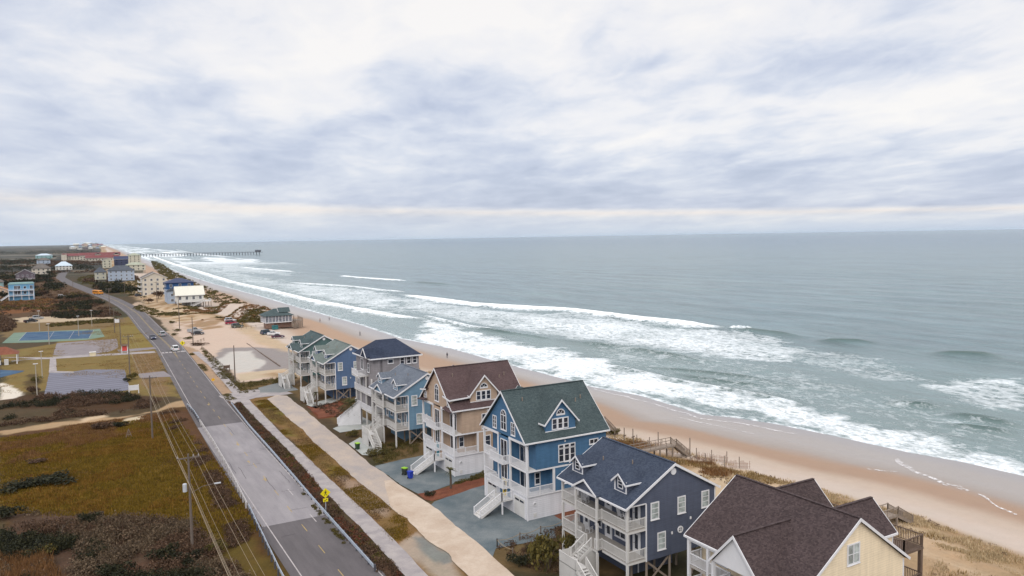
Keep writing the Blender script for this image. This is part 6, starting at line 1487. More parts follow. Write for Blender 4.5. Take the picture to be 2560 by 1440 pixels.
# ------------------------------------------------------------------ guard rails, signs
GALV = mat_paint('galvanised_steel', alb((176,186,200)), .4, .12); GALV_D = mat_paint('dark_rail_post', alb((84,84,92)), .7); YEL = mat_paint('sign_yellow', alb((240,222,30)), .5, .04); ORG = mat_paint('marker_orange', alb((236,180,50)), .5, .05); BLK = mat_paint('sign_black', (.02,.02,.02), .6)
RAIL_W = mat_paint('dull_white_rail', alb((188,184,184)), .6, .15)
def guard_rail(label, line, post_gap, beam='w', end=None):
    r = thing('guard_rail', label, 'guard rail', (*line[0], 0)); o = Vector((*line[0], 0)); P = [Vector((*p, 0))-o for p in line]
    mb = MB()
    for a, b in zip(P, P[1:]):
        if beam == 'w':
            for z, t in ((.50, .05), (.58, .09), (.66, .05), (.74, .09), (.82, .05)): mb.bar(a+Vector((0, 0, z)), b+Vector((0, 0, z)), t, .085)
        else:
            mb.bar(a+Vector((0, 0, .72)), b+Vector((0, 0, .72)), .10, .14); mb.bar(a+Vector((0, 0, .42)), b+Vector((0, 0, .42)), .07, .08)
    mb.build('rail_beam', GALV if beam == 'w' else RAIL_W, r); acc = 0
    for a, b in zip(P, P[1:]):
        L = (b-a).length; n = max(1, int(L/post_gap))
        for i in range(n):
            q = a.lerp(b, i/n); s = .16 if line[0][0] > 22 else -.16
            m = MB(); m.box(q.x+s-.08, q.y-.09, -.4, q.x+s+.08, q.y+.09, .80); m.build('rail_post', GALV_D if beam == 'w' else RAIL_W, r)
    if end:
        q = P[end]; m = MB(); m.box(q.x-.28, q.y-.22, .12, q.x+.28, q.y+.06, .82); e = m.build('end_marker', ORG, r)
        m = MB()
        for k in range(3): m.prism([(q.x-.26+k*.18, q.y-.226, .16), (q.x-.18+k*.18, q.y-.226, .16), (q.x-.05+k*.18, q.y-.226, .78), (q.x-.13+k*.18, q.y-.226, .78)], (0, .004, 0))
        m.build('marker_stripe', YEL, e)
    return r
guard_rail('galvanised guard rail on the sidewalk side of the road with a yellow end marker', [gp(934, 1430), gp(888, 1378), gp(830, 1312), gp(776, 1250), gp(740, 1207), gp(677, 1133), gp(623, 1072), gp(578, 1014)], 1.9, 'w', end=0)
guard_rail('galvanised guard rail with dark posts on the marsh side of the road', [gp(712, 1462), gp(700, 1440), gp(660, 1355), gp(622, 1275)], 1.9)
guard_rail('white bridge rail along the marsh side of the pale road deck', [gp(618, 1270), gp(575, 1183), gp(535, 1113), gp(500, 1058)], 2.4, 'box')
guard_rail('short guard rail at the far end of the white bridge rail', [gp(498, 1055), gp(485, 1035), gp(468, 1018)], 1.9)
def ped_sign(label, px, py, double=False, s=.62):
    x, y = gp(px, py); r = thing('crossing_sign', label, 'road sign', (x, y, 0)); mb = MB(); mb.box(-.04, -.03, -.3, .04, .03, 3.3); mb.build('sign_post', GALV, r)
    zc = 2.75; mb = MB(); mb.prism([(0, -.06, zc-s), (s, -.06, zc), (0, -.06, zc+s), (-s, -.06, zc)], (0, .03, 0)); d = mb.build('sign_face', YEL, r)
    m = MB()   # walking figure
    yy = -.064; f = s/.62
    def blob(pts): m.prism([(u*f, yy, zc+v*f) for u, v in pts], (0, .003, 0))
    blob([(.055*math.cos(i*math.pi/5)+.02, .055*math.sin(i*math.pi/5)+.27) for i in range(10)])
    blob([(-.06, .19), (.07, .19), (.06, -.03), (-.05, -.03)]); blob([(-.05, -.03), (.02, -.03), (-.10, -.31), (-.17, -.29)]); blob([(.0, -.03), (.06, -.03), (.17, -.29), (.10, -.31)])
    blob([(-.06, .19), (-.03, .14), (-.14, -.02), (-.18, .01)]); blob([(.06, .19), (.04, .13), (.16, .02), (.19, .06)])
    m.build('walking_figure', BLK, d)
    if not double:
        mb = MB(); mb.box(-.32, -.06, 1.62, .32, -.03, 2.06); p = mb.build('plaque', YEL, r)
        m = MB(); m.prism([(.16, -.064, 1.96), (.2, -.064, 1.9), (-.1, -.064, 1.72), (-.14, -.064, 1.78)], (0, .003, 0)); m.prism([(-.2, -.064, 1.70), (-.04, -.064, 1.70), (-.2, -.064, 1.86)], (0, .003, 0)); m.build('arrow', BLK, p)
    return r
ped_sign('yellow diamond pedestrian crossing sign with arrow plaque by the guard rail', 815, 1285, s=.66)
ped_sign('yellow pedestrian crossing sign at the far crosswalk', 457, 879, True, .8)
t = thing('warning_marker', 'orange yellow marker post at the edge of the path by the road', 'road sign', (*gp(533, 957), 0))
mb = MB(); mb.box(-.04, -.04, 0, .04, .04, .9); mb.build('sign_post', GALV, t); mb = MB(); mb.prism([(0, -.06, .35), (.48, -.06, .8), (0, -.06, 1.25), (-.48, -.06, .8)], (0, .04, 0)); mb.build('sign_face', ORG, t)
def board_sign(label, px, py, w, z0, z1, mat, cat='sign', roof=False, lines=None):
    x, y = gp(px, py); r = thing('board_sign', label, cat, (x, y, 0))
    for s in (-1, 1): mb = MB(); mb.box(s*w/2-.09, -.09, -.2, s*w/2+.09, .09, z1+.1); mb.build('sign_post', WHITE if mat is not DARK_TIMBER else DARK_TIMBER, r)
    mb = MB(); mb.box(-w/2+.095, -.05, z0, w/2-.095, .05, z1); b = mb.build('board', mat, r)
    if lines:
        m = MB()
        for i in range(lines): m.box(-w*.3, -.056, z1-.3-.32*i, w*.3, -.052, z1-.18-.32*i)
        m.build('border_line', mat_paint('sign_ink', alb((120,120,130))), b)
    if roof:
        m = MB(); m.prism([(-w/2-.3, -.5, z1+.1), (-w/2-.3, .5, z1+.1), (-w/2-.3, 0, z1+.6)], (w+.6, 0, 0)); m.build('sign_roof', DARK_TIMBER, r)
board_sign('white board sign on two posts at the corner of the striped gravel lot', 335, 984, 2.0, .8, 2.0, WHITE)
board_sign('red park notice board with a little roof beside the road entrance', 312, 884, 1.6, .9, 2.4, mat_paint('notice_red', alb((214,80,76))), roof=True)
board_sign('white square sign past the tennis courts near the utility pole', 293, 812, 2.0, .9, 2.6, WHITE)
board_sign('dark brown sign board at the edge of the puddled lot', 567, 927, 1.5, .7, 1.5, DARK_TIMBER)
t = thing('utility_box', 'cream utility box on the lawn below the grey park lot', 'box', (*gp(232, 890), 0)); mb = MB(); mb.box(-.85, -.5, 0, .85, .5, 1.15); mb.build('cabinet', mat_paint('cream_cabinet', alb((226,214,184))), t); mb = MB(); mb.prism([(-.95, -.6, 1.151), (.95, -.6, 1.151), (.95, .6, 1.25), (-.95, .6, 1.25)], (0, 0, .08)); mb.build('lid', WHITE_W, t)
# playground shelter
t = thing('picnic_shelter', 'open picnic shelter with red brown hip roof at the left edge of the park', 'shelter', (-19.5, 268.5, 0))
mb = MB(); mb.add([(-6,-3.2,3.0), (4.0,-3.2,3.0), (4.0,3.2,3.0), (-6,3.2,3.0), (-2.8,0,5.0), (.8,0,5.0)], [(0,1,5,4), (1,2,5), (2,3,4,5), (3,0,4), (3,2,1,0)]); mb.build('roof', mat_shingle('rust_roof', alb((138,84,66)), alb((156,100,80))), t)
for x in (-5.5, -1, 3.5):
    for y in (-2.8, 2.8): mb = MB(); mb.box(x-.12, y-.12, 0, x+.12, y+.12, 3.0); mb.build('post', WHITE, t)
for i, (x, lb, m) in enumerate(((-18.6, 'white ice chest shaped cabinet under the picnic shelter eave', WHITE), (-20.4, 'blue cabinet beside the white one at the picnic shelter', mat_paint('cabinet_blue', alb((50,70,110)))))):
    t = thing('cabinet', lb, 'cabinet', (x, 265.6, 0)); mb = MB(); mb.box(-.5, -.4, 0, .5, .4, 1.6); mb.build('body', m, t); mb = MB(); mb.box(-.44, -.42, .2, .44, -.401, 1.5); mb.build('front_panel', WHITE_W, t)
# lot fence of short bollards and a log barrier
t = thing('log_barrier', 'dark log barrier laid across the puddled lot', 'barrier', (*gp(650, 870), .05)); a = gp(617, 860); b = gp(700, 917); mb = MB(); o = gp(650, 870); mb.tube([(a[0]-o[0], a[1]-o[1], .15), (b[0]-o[0], b[1]-o[1], .15)], .17, 6); mb.build('log', DARK_TIMBER, t)
for k in range(3): q = Vector((a[0]-o[0], a[1]-o[1], 0)).lerp(Vector((b[0]-o[0], b[1]-o[1], 0)), .1+.4*k); mb = MB(); mb.box(q.x-.12, q.y-.12, -.2, q.x+.12, q.y+.12, .4); mb.build('stake', DARK_TIMBER, t)
def rail_fence(label, px, h, gap, mat, rails=(.5, .9), name='post_fence', group=None, slack=0, z=None, cat='fence'):
    P = [Vector((*p, gz(*p))) for p in (px if z == 'w' else gps(px))]; r = thing(name, label, cat, P[0], 0, group); P = [p-P[0] for p in P]; mb = MB()
    pts = []
    for a, b in zip(P, P[1:]):
        n = max(1, int((b-a).length/gap)); pts += [a.lerp(b, i/n) for i in range(n)]
    pts.append(P[-1])
    for q in pts: m = MB(); m.tube([q-Vector((0, 0, .3)), q+Vector((0, 0, h))], .08, 6); m.build('fence_post', mat, r)
    for z_ in rails:
        for a, b in zip(pts, pts[1:]):
            seg = [a.lerp(b, k/6)+Vector((0, 0, z_-slack*4*(k/6)*(1-k/6))) for k in range(7)]; mb.tube(seg, .045 if slack == 0 else .035, 5)
    if rails: mb.build('rail' if slack == 0 else 'rope', mat if slack == 0 else WIRE, r)
    return r
rail_fence('wooden post and rail fence at the street corner of the sandy lot', [(462,862),(495,858),(510,852)], 1.1, 2.4, DARK_TIMBER)
rail_fence('low rail fence along the path beside the puddled lot', [(505,870),(545,905),(585,945)], .7, 4.0, DARK_TIMBER, (.5,))
rail_fence('rope fence on short posts between the gravel drive and the shrubs', [(1243,1368),(1300,1352),(1352,1335),(1410,1318)], 1.0, 2.6, POLE_M, (.85,), name='rope_fence', slack=.25)
rail_fence('rope fence running along the sandy lane edge past the shrubs', [(1243,1368),(1282,1392)], 1.0, 2.2, POLE_M, (.85,), name='rope_fence', slack=.25)
rail_fence('weathered posts and ropes in the sand by the pavilion steps', [(603,825),(640,818),(660,815)], 1.0, 2.4, TIMBER, (.8,))

# ------------------------------------------------------------------ sand fences on the dune and beach walkways
SLAT = mat_wood('sand_fence_slat', alb((146,112,92)), .35)
def sand_fence(label, P, h=1.15, gap=.16):
    r = thing('sand_fence', label, 'fence', (*P[0], gz(*P[0])), 0, 'sand fences on the front dune'); o = Vector((*P[0], gz(*P[0]))); mb = MB(); wb = MB(); k = 0
    for a, b in zip(P, P[1:]):
        L = math.dist(a, b); n = int(L/gap); prev = None
        for i in range(n+1):
            x = a[0]+(b[0]-a[0])*i/n; y = a[1]+(b[1]-a[1])*i/n; z = gz(x, y); q = Vector((x, y, z))-o; t = random.uniform(-.05, .05); hh = h*random.uniform(.8, 1.08)
            if random.random() > .12: mb.bar(q-Vector((0, 0, .1)), q+Vector((t, t*.5, hh)), .05, .022)
            if i % 14 == 0:
                m = MB(); m.tube([q-Vector((0, 0, .3)), q+Vector((t, 0, h*1.55))], .07, 6); m.build('fence_post', TIMBER, r)
            if prev is not None:
                for z_ in (.3, .75): wb.bar(prev+Vector((0, 0, z_)), q+Vector((0, 0, z_)), .025)
            prev = q
    mb.build('slats', SLAT, r); wb.build('fence_wire', SLAT, r)
for lb, pts in (('first sand fence panel at the beach edge behind the navy house', [(79.5,97.5),(81.6,93.0)]), ('zigzag sand fence panel beside the dune walkover', [(80.0,90.8),(83.2,89.0)]), ('sand fence panel half buried right of the dune walkover', [(82.0,86.2),(85.4,83.0)]),
                ('short sand fence panel nearest the brown roof ridge', [(82.3,80.6),(86.0,79.0)]), ('reddish sand fence panel in the middle of the dune grass', [(79.2,84.6),(82.0,82.2)]), ('low sand fence panel behind the navy roof ridge', [(76.8,95.0),(79.6,92.6)])):
    sand_fence(lb, pts)
for i, (x, y) in enumerate(((78.4,102.0),(79.3,100.6),(80.2,99.4),(82.8,96.0),(84.6,90.4))):
    t = thing('marker_post', f"weathered marker post standing in the sand, {['northernmost of the row','second from the north','third from the north','by the first sand fence','alone at the beach edge'][i]}", 'post', (x, y, gz(x, y)), 0, 'posts at the beach edge')
    mb = MB(); mb.tube([(0, 0, -.4), (.02, .03, 2.4)], .09, 6); mb.build('shaft', TIMBER, t)
    if i < 3: mb = MB(); mb.bar((-.35, -.1, 1.0), (.35, -.1, 1.1), .05, .14); mb.build('cross_board', DARK_TIMBER, t)
def walkway(label, x0, x1, y, z, end_steps=True):
    r = thing('dune_walkover', label, 'walkway', (x0, y, 0), 0, 'wooden dune walkovers'); L = x1-x0; mb = MB(); mb.box(0, -.7, z-.15, L, .7, z); mb.build('walkway_deck', TIMBER, r)
    for s in (-1, 1): railing(r, [(0, s*.66), (L, s*.66)], z, 1.0, TIMBER, 1.0)
    for i in range(int(L/2.5)+1): mb = MB(); mb.box(.2+i*2.5-.1, -.75, -1, .2+i*2.5+.1, -.58, z-.16); mb.box(.2+i*2.5-.1, .58, -1, .2+i*2.5+.1, .75, z-.16); mb.build('walkway_post', TIMBER, r)
    if end_steps: stair(r, (L, 0, z), (L+2.8, 0, gz(x1+2.8, y)), 1.3, TIMBER, TIMBER)
walkway('wooden dune walkover with steps behind the navy house', 66, 79.5, 88.6, 2.3)
walkway('wooden dune walkover behind the tan house', 60, 79, 106.2, 2.4)
walkway('wooden dune walkover behind the light blue house', 58, 82, 125.5, 2.4)
walkway('wooden dune walkover reaching past the brown roof', 62, 80, 52.3, 2.6)

# ------------------------------------------------------------------ bins
def bin_(label, px, py, body, lid, rz=0):
    t = thing('wheelie_bin', label, 'bin', (*gp(px, py), .06), rz, 'wheelie bins'); mb = MB(); mb.add([(-.24,-.28,.08), (.24,-.28,.08), (.24,.28,.08), (-.24,.28,.08), (-.3,-.36,1.0), (.3,-.36,1.0), (.3,.36,1.0), (-.3,.36,1.0)], [(3,2,1,0), (4,5,6,7), (0,1,5,4), (1,2,6,5), (2,3,7,6), (3,0,4,7)]); mb.build('body', body, t)
    mb = MB(); mb.prism([(-.33,-.42,1.005), (.33,-.42,1.005), (.33,.40,1.005), (-.33,.40,1.005)], (0, .02, .09)); mb.build('lid', lid, t)
    for s in (-1, 1): m = MB(); m.prism([(s*.27-.03, .26+.12*math.cos(i*math.pi/5), .12+.12*math.sin(i*math.pi/5)) for i in range(10)], (.06, 0, 0)); m.build('wheel', TYRE, t)
    m = MB(); m.bar((-.25, .42, .98), (.25, .42, .98), .05); m.build('handle', BLK, t)
B_BLK = mat_paint('bin_black', (.03,.035,.03), .6); B_GRN = mat_paint('bin_green', alb((44,72,48)), .6); L_LIM = mat_paint('lid_lime', alb((150,200,52)), .5); B_BLU = mat_paint('bin_blue', alb((38,64,178)), .5)
bin_('black wheelie bin with lime lid beside the blue bin', 1012, 1188, B_BLK, L_LIM, .4); bin_('bright blue wheelie bin next to the stair of the tan house', 1026, 1197, B_BLU, B_BLU, .3); bin_('dark green wheelie bin with lime lid by the light blue house', 894, 1124, B_GRN, L_LIM, .2)

# ------------------------------------------------------------------ people on the beach
def person_mesh(shirt, trousers, pose):
    me = bpy.data.meshes.new('person'); J = {'pel': (0,0,.93), 'wai': (0,.0,1.12), 'che': (0,.0,1.36), 'nec': (0,.0,1.50), 'hd0': (0,-.02,1.58), 'hd1': (0,-.02,1.70)}
    f = .22*pose; E_ = [('pel','wai'), ('wai','che'), ('che','nec'), ('nec','hd0'), ('hd0','hd1')]; Rr = {'pel': .15, 'wai': .135, 'che': .155, 'nec': .06, 'hd0': .095, 'hd1': .085}
    for s, k in ((-1, 1), (1, -1)):
        n = 'lr'[s > 0]
        J.update({n+'hip': (s*.1, 0, .88), n+'kne': (s*.1, -f*k, .49), n+'ank': (s*.1, f*k*1.1, .07), n+'toe': (s*.11, f*k*1.1-.16, .04), n+'sho': (s*.19, 0, 1.42), n+'elb': (s*.25, f*k*.6, 1.13), n+'wri': (s*.25, f*k*.6-.12, .90), n+'han': (s*.25, f*k*.6-.16, .82)})
        Rr.update({n+'hip': .095, n+'kne': .065, n+'ank': .045, n+'toe': .04, n+'sho': .065, n+'elb': .048, n+'wri': .036, n+'han': .04})
        E_ += [('pel', n+'hip'), (n+'hip', n+'kne'), (n+'kne', n+'ank'), (n+'ank', n+'toe'), ('che', n+'sho'), (n+'sho', n+'elb'), (n+'elb', n+'wri'), (n+'wri', n+'han')]
    ks = list(J); me.from_pydata([J[k] for k in ks], [(ks.index(a), ks.index(b)) for a, b in E_], [])
    o = bpy.data.objects.new('person', me); COL.objects.link(o); o.modifiers.new('skin', 'SKIN'); me.skin_vertices.new() if not me.skin_vertices else None
    for i, k in enumerate(ks): me.skin_vertices[0].data[i].radius = (Rr[k], Rr[k]); me.skin_vertices[0].data[i].use_root = (k == 'pel')
    o.modifiers.new('sub', 'SUBSURF').levels = 2; o.modifiers['sub'].render_levels = 2
    t = NT('clothes_%d' % len(bpy.data.materials)); sp = t.n('ShaderNodeSeparateXYZ'); t.l(t.coord('Object'), sp.inputs[0])
    t.col(t.ramp(t.math('DIVIDE', sp.outputs[2], 2.0), [(0, (.03,.03,.03)), (.045, trousers), (.47, shirt), (.755, alb((205,160,135)))], 'CONSTANT')); me.materials.append(t.m)
    return o
def person(label, x, y, rz, shirt, trousers, pose, hair=(.03,.02,.015)):
    o = person_mesh(shirt, trousers, pose); o.location = (x, y, gz(x, y)); o.rotation_euler = (0, 0, rz); tag(o, label, 'person', 'people on the beach')
    mb = MB(); mb.lathe([(.02, 1.80), (.07, 1.785), (.1, 1.74), (.105, 1.68), (.10, 1.66)], (0, .005, 0), 10); mb.build('hair', mat_paint('hair_%.2f' % hair[0], hair, .8), o)
K = alb((60,60,70))
person('person in black walking on the wet sand beyond the sea green house', *gp(900, 838, -1.3), 1.2, (.03,.03,.04), (.02,.02,.03), 1.0)
person('person in dark clothes on the beach above the tan house roof', *gp(1118, 893, -1.2), 2.4, (.04,.04,.05), (.03,.03,.05), .7)
person('tiny distant walker on the far beach towards the pier', *gp(500, 700, -1.0), .5, (.1,.1,.12), (.03,.03,.05), 1)
person('person in a pale top walking near the waterline past the pavilion', *gp(823, 797, -1.2), 1.9, alb((170,160,150)), K, 1)
person('person crouched colour brown jacket walking behind the pale top', *gp(800, 803, -.9), 2.1, alb((150,110,90)), K, .6)
person('person in grey standing near the dune fence of the sandy lot', *gp(606, 817), 1.0, alb((110,110,120)), K, .4)

# ------------------------------------------------------------------ plants
def leaf_mesh(name, C, S, U=None, seed=0, aspect=.55, droop=.0):
    """many small leaf quads: centres C (n,3), sizes S (n,)"""
    rg = np.random.default_rng(seed); n = len(C); a = rg.normal(size=(n, 3)); a /= np.linalg.norm(a, axis=1, keepdims=True)
    if U is not None: a = a*.55+U; a /= np.linalg.norm(a, axis=1, keepdims=True)
    b = rg.normal(size=(n, 3)); b -= a*(a*b).sum(1, keepdims=True); b /= np.linalg.norm(b, axis=1, keepdims=True)
    s = S[:, None]; v = np.stack([C-a*s*.5, C+b*s*aspect*.5, C+a*s*.5, C-b*s*aspect*.5], 1).reshape(-1, 3).astype(np.float32)
    me = bpy.data.meshes.new(name); me.vertices.add(len(v)); me.vertices.foreach_set('co', v.ravel())
    li = np.arange(len(v), dtype=np.int32); me.loops.add(len(v)); me.loops.foreach_set('vertex_index', li)
    me.polygons.add(n); me.polygons.foreach_set('loop_start', np.arange(0, len(v), 4, dtype=np.int32)); me.update(calc_edges=True)
    return me
L_DARK = mat_leaf('evergreen_leaves', [alb((22,24,17)), alb((34,37,23)), alb((50,50,30)), alb((68,64,38))])
L_OLIVE = mat_leaf('olive_leaves', [alb((48,46,25)), alb((74,68,35)), alb((98,88,43)), alb((122,106,54))])
L_BROWN = mat_leaf('winter_brush', [alb((46,34,27)), alb((74,55,42)), alb((100,77,60)), alb((124,100,80))])
L_MAUVE = mat_leaf('bare_twigs', [alb((58,47,38)), alb((84,69,54)), alb((108,91,72)), alb((130,112,92))])
L_GOLD = mat_leaf('dry_grass', [alb((98,78,48)), alb((128,104,64)), alb((156,130,86)), alb((182,156,112))])
L_MARSH = mat_leaf('marsh_grass', [alb((74,60,17)), alb((102,83,22)), alb((126,102,30)), alb((146,118,50))])
L_RUST = mat_leaf('rusty_grass', [alb((88,62,38)), alb((112,80,50)), alb((140,102,66)), alb((160,124,84))])
L_AMBER = mat_leaf('amber_grass', [alb((92,62,22)), alb((122,86,32)), alb((146,108,44)), alb((164,130,70))])
L_STRAW = mat_leaf('straw_grass', [alb((150,130,98)), alb((178,156,120)), alb((200,178,144)), alb((214,194,164))])
L_RUSTB = mat_leaf('rusty_twigs', [alb((74,44,32)), alb((104,62,44)), alb((128,80,58)), alb((140,98,76))])
BARK = mat_wood('bark', alb((92,78,68)))
def crown_points(n, rx, ry, h, seed, lobes=7):
    rg = np.random.default_rng(seed); P = []
    lc = rg.uniform(-1, 1, (lobes, 2))*[[rx*.62, ry*.62]]; lh = rg.uniform(.45, .95, lobes)*h; lr = rg.uniform(.35, .62, lobes)*min(rx, ry)
    k = rg.integers(0, lobes, n); d = rg.normal(size=(n, 3)); d /= np.linalg.norm(d, axis=1, keepdims=True); d[:, 2] = np.where(rg.random(n) < .75, np.abs(d[:, 2]), d[:, 2]*.6)
    r = lr[k]*(.62+.42*rg.random(n)); P = np.stack([lc[k, 0]+d[:, 0]*r, lc[k, 1]+d[:, 1]*r, lh[k]*.62+d[:, 2]*r*.8], 1); P[:, 2] = np.maximum(P[:, 2], .05+.25*rg.random(n)); return P, d
SHRUB = {}
def shrub_data(kind, var):
    k = (kind, var)
    if k not in SHRUB:
        P, d = crown_points(950, 1.0, 1.0, 1.0, var*31+len(kind.name), 8); me = leaf_mesh('foliage', P, np.random.default_rng(var).uniform(.10, .24, len(P)), None, var)
        me.materials.append(kind); mb = MB()
        for i in range(5): a = i*1.3; mb.tube([(0, 0, -.1), (.18*math.cos(a), .18*math.sin(a), .3), (.5*math.cos(a), .5*math.sin(a), .62)], .035, 5, .012)
        st = mb.mesh('stems'); st.materials.append(BARK); SHRUB[k] = (me, st)
    return SHRUB[k]
def shrub(label, x, y, rx, h, kind, group, var=0, ry=None, name='shrub'):
    me, st = shrub_data(kind, var % 5); r = thing(name, label, 'shrub', (x, y, gz(x, y)), random.uniform(0, 6.28), group); r.scale = (rx, ry or rx*random.uniform(.8, 1.15), h)
    for nm, m in (('foliage', me), ('stems', st)): o = bpy.data.objects.new(nm, m); COL.objects.link(o); o.parent = r
    return r
def rand_in(P, n, rg):
    xs = [p[0] for p in P]; ys = [p[1] for p in P]; out = np.zeros((0, 2))
    while len(out) < n:
        q = np.stack([rg.uniform(min(xs), max(xs), n*3), rg.uniform(min(ys), max(ys), n*3)], 1); out = np.concatenate([out, q[inside(q[:, 0], q[:, 1], P)]])
    return out[:n]
def thicket(name, label, px, n, mat, rad_, hgt, leaves=70, leaf=(.12, .3), seed=1, world=False, cat='scrub', jitter=.7, cluster=0.0, up=False, avoid=False):
    """one mass of brush nobody could count: clumps of small leaves over an area"""
    rg = np.random.default_rng(seed); P = px if world else gps(px); c = rand_in(P, n*3 if cluster else n, rg)
    if cluster:
        m = fbm(c[:, 0], c[:, 1], cluster, seed, 3); c = c[np.argsort(-m)][:n]
    if avoid:
        dr, _ = seg_dist(c[:, 0], c[:, 1], ROAD); ok = dr > 7.5
        for hx0, hy0, hx1, hy1 in HOUSE_BOX: ok &= ~((c[:, 0] > hx0-2) & (c[:, 0] < hx1+2) & (c[:, 1] > hy0-4) & (c[:, 1] < hy1+2))
        c = c[ok]
    zz = ground_z(c[:, 0], c[:, 1]); R = rg.uniform(*rad_, len(c)); H = rg.uniform(*hgt, len(c))
    k = np.repeat(np.arange(len(c)), leaves); m_ = len(k); d = rg.normal(size=(m_, 3)); d /= np.linalg.norm(d, axis=1, keepdims=True); d[:, 2] = np.abs(d[:, 2]); q = .55+.5*rg.random(m_)
    C = np.stack([c[k, 0]+d[:, 0]*R[k]*q, c[k, 1]+d[:, 1]*R[k]*q, zz[k]+.03+d[:, 2]*H[k]*q], 1)
    me = leaf_mesh(name, C, rg.uniform(*leaf, m_), np.array([[0, 0, 1.0]]) if up else None, seed, .3 if up else .55); me.materials.append(mat)
    o = bpy.data.objects.new(name, me); COL.objects.link(o); tag(o, label, cat, None, 'stuff'); return o
def grass(name, label, px, n, mat, h=(.3, .7), blades=7, spread=.25, w=.16, seed=1, world=False, cluster=0.0, keep=.5, cat='grass'):
    rg = np.random.default_rng(seed); P = px if world else gps(px); c = rand_in(P, n, rg)
    if cluster: m = fbm(c[:, 0], c[:, 1], cluster, seed, 3); c = c[m > np.quantile(m, 1-keep)]
    k = np.repeat(np.arange(len(c)), blades); m_ = len(k); x = c[k, 0]+rg.normal(0, spread, m_); y = c[k, 1]+rg.normal(0, spread, m_); z = ground_z(x, y); hh = rg.uniform(*h, m_)
    a = rg.uniform(0, 6.28, m_); lean = rg.normal(0, .22, (m_, 2))*hh[:, None]; bx = np.cos(a)*w*.5; by = np.sin(a)*w*.5
    v = np.stack([np.stack([x-bx, y-by, z-.05], 1), np.stack([x+bx, y+by, z-.05], 1), np.stack([x+lean[:, 0], y+lean[:, 1], z+hh], 1)], 1).reshape(-1, 3).astype(np.float32)
    me = bpy.data.meshes.new(name); me.vertices.add(len(v)); me.vertices.foreach_set('co', v.ravel()); me.loops.add(len(v)); me.loops.foreach_set('vertex_index', np.arange(len(v), dtype=np.int32))
    me.polygons.add(m_); me.polygons.foreach_set('loop_start', np.arange(0, len(v), 3, dtype=np.int32)); me.update(calc_edges=True); me.materials.append(mat)
    o = bpy.data.objects.new(name, me); COL.objects.link(o); tag(o, label, cat, None, 'stuff'); return o

# near marsh
grass('marsh_grass', 'golden green marsh grass left of the road', [(0,1090),(250,1055),(430,1040),(560,1180),(650,1330),(560,1340),(450,1300),(250,1285),(0,1270)], 15000, L_MARSH, (.12, .34), 6, .35, .16, 2)
grass('amber_grass', 'amber patches in the marsh grass left of the road', [(0,1100),(200,1085),(400,1060),(480,1250),(300,1280),(120,1265),(0,1240)], 9000, L_AMBER, (.15, .38), 6, .35, .16, 22, cluster=5, keep=.45)
grass('brown_grass', 'brown dry grass at the upper edge of the marsh', [(0,1080),(250,1050),(420,1030),(440,1060),(300,1085),(150,1120),(0,1160)], 6000, L_RUST, (.2, .5), 6, .35, .16, 3, cluster=8, keep=.55)
grass('rusty_reeds', 'rust coloured reeds in the bottom left corner', [(-30,1400),(110,1378),(150,1470),(-30,1480)], 1500, L_RUST, (.5, 1.3), 8, .3, .14, 4)
thicket('bare_brush', 'grey brown leafless brush in the near marsh', [(0,1285),(130,1275),(300,1292),(480,1300),(560,1380),(640,1470),(0,1470)], 714, L_MAUVE, (.5, 1.3), (.5, 1.5), 80, (.10, .3), 5, cluster=6)
thicket('brown_brush', 'brown winter brush between marsh and road', [(0,1285),(300,1295),(480,1300),(600,1440),(640,1470),(0,1470)], 561, L_BROWN, (.5, 1.1), (.5, 1.4), 80, (.1, .28), 6, cluster=5)
thicket('evergreen_scrub', 'dark evergreen scrub along the bottom edge of the marsh', [(0,1330),(200,1350),(330,1380),(480,1370),(600,1440),(620,1475),(0,1475)], 374, L_DARK, (.6, 1.4), (.6, 1.7), 110, (.12, .3), 7, cluster=6)
thicket('roadside_brush', 'brown brush on the bank below the bridge rail', [(400,1030),(452,1030),(520,1135),(605,1290),(680,1460),(600,1440),(520,1200),(440,1090)], 420, L_BROWN, (.35, .8), (.25, .8), 60, (.1, .25), 8, cluster=5)
thicket('track_brush', 'dark brown brush along both sides of the sandy track', [(0,1062),(0,1000),(150,985),(330,992),(395,1000),(360,1018),(230,1036),(90,1052)], 480, L_BROWN, (.5, 1.2), (.4, 1.2), 60, (.14, .34), 9, cluster=7)
thicket('lot_brush', 'dark brush between the striped lot and the track', [(0,1020),(150,985),(250,983),(340,985),(350,1005),(200,1025),(0,1048)], 200, L_DARK, (.6, 1.3), (.5, 1.3), 70, (.14, .34), 10, cluster=7)
MG = 'evergreen shrubs in the near marsh'
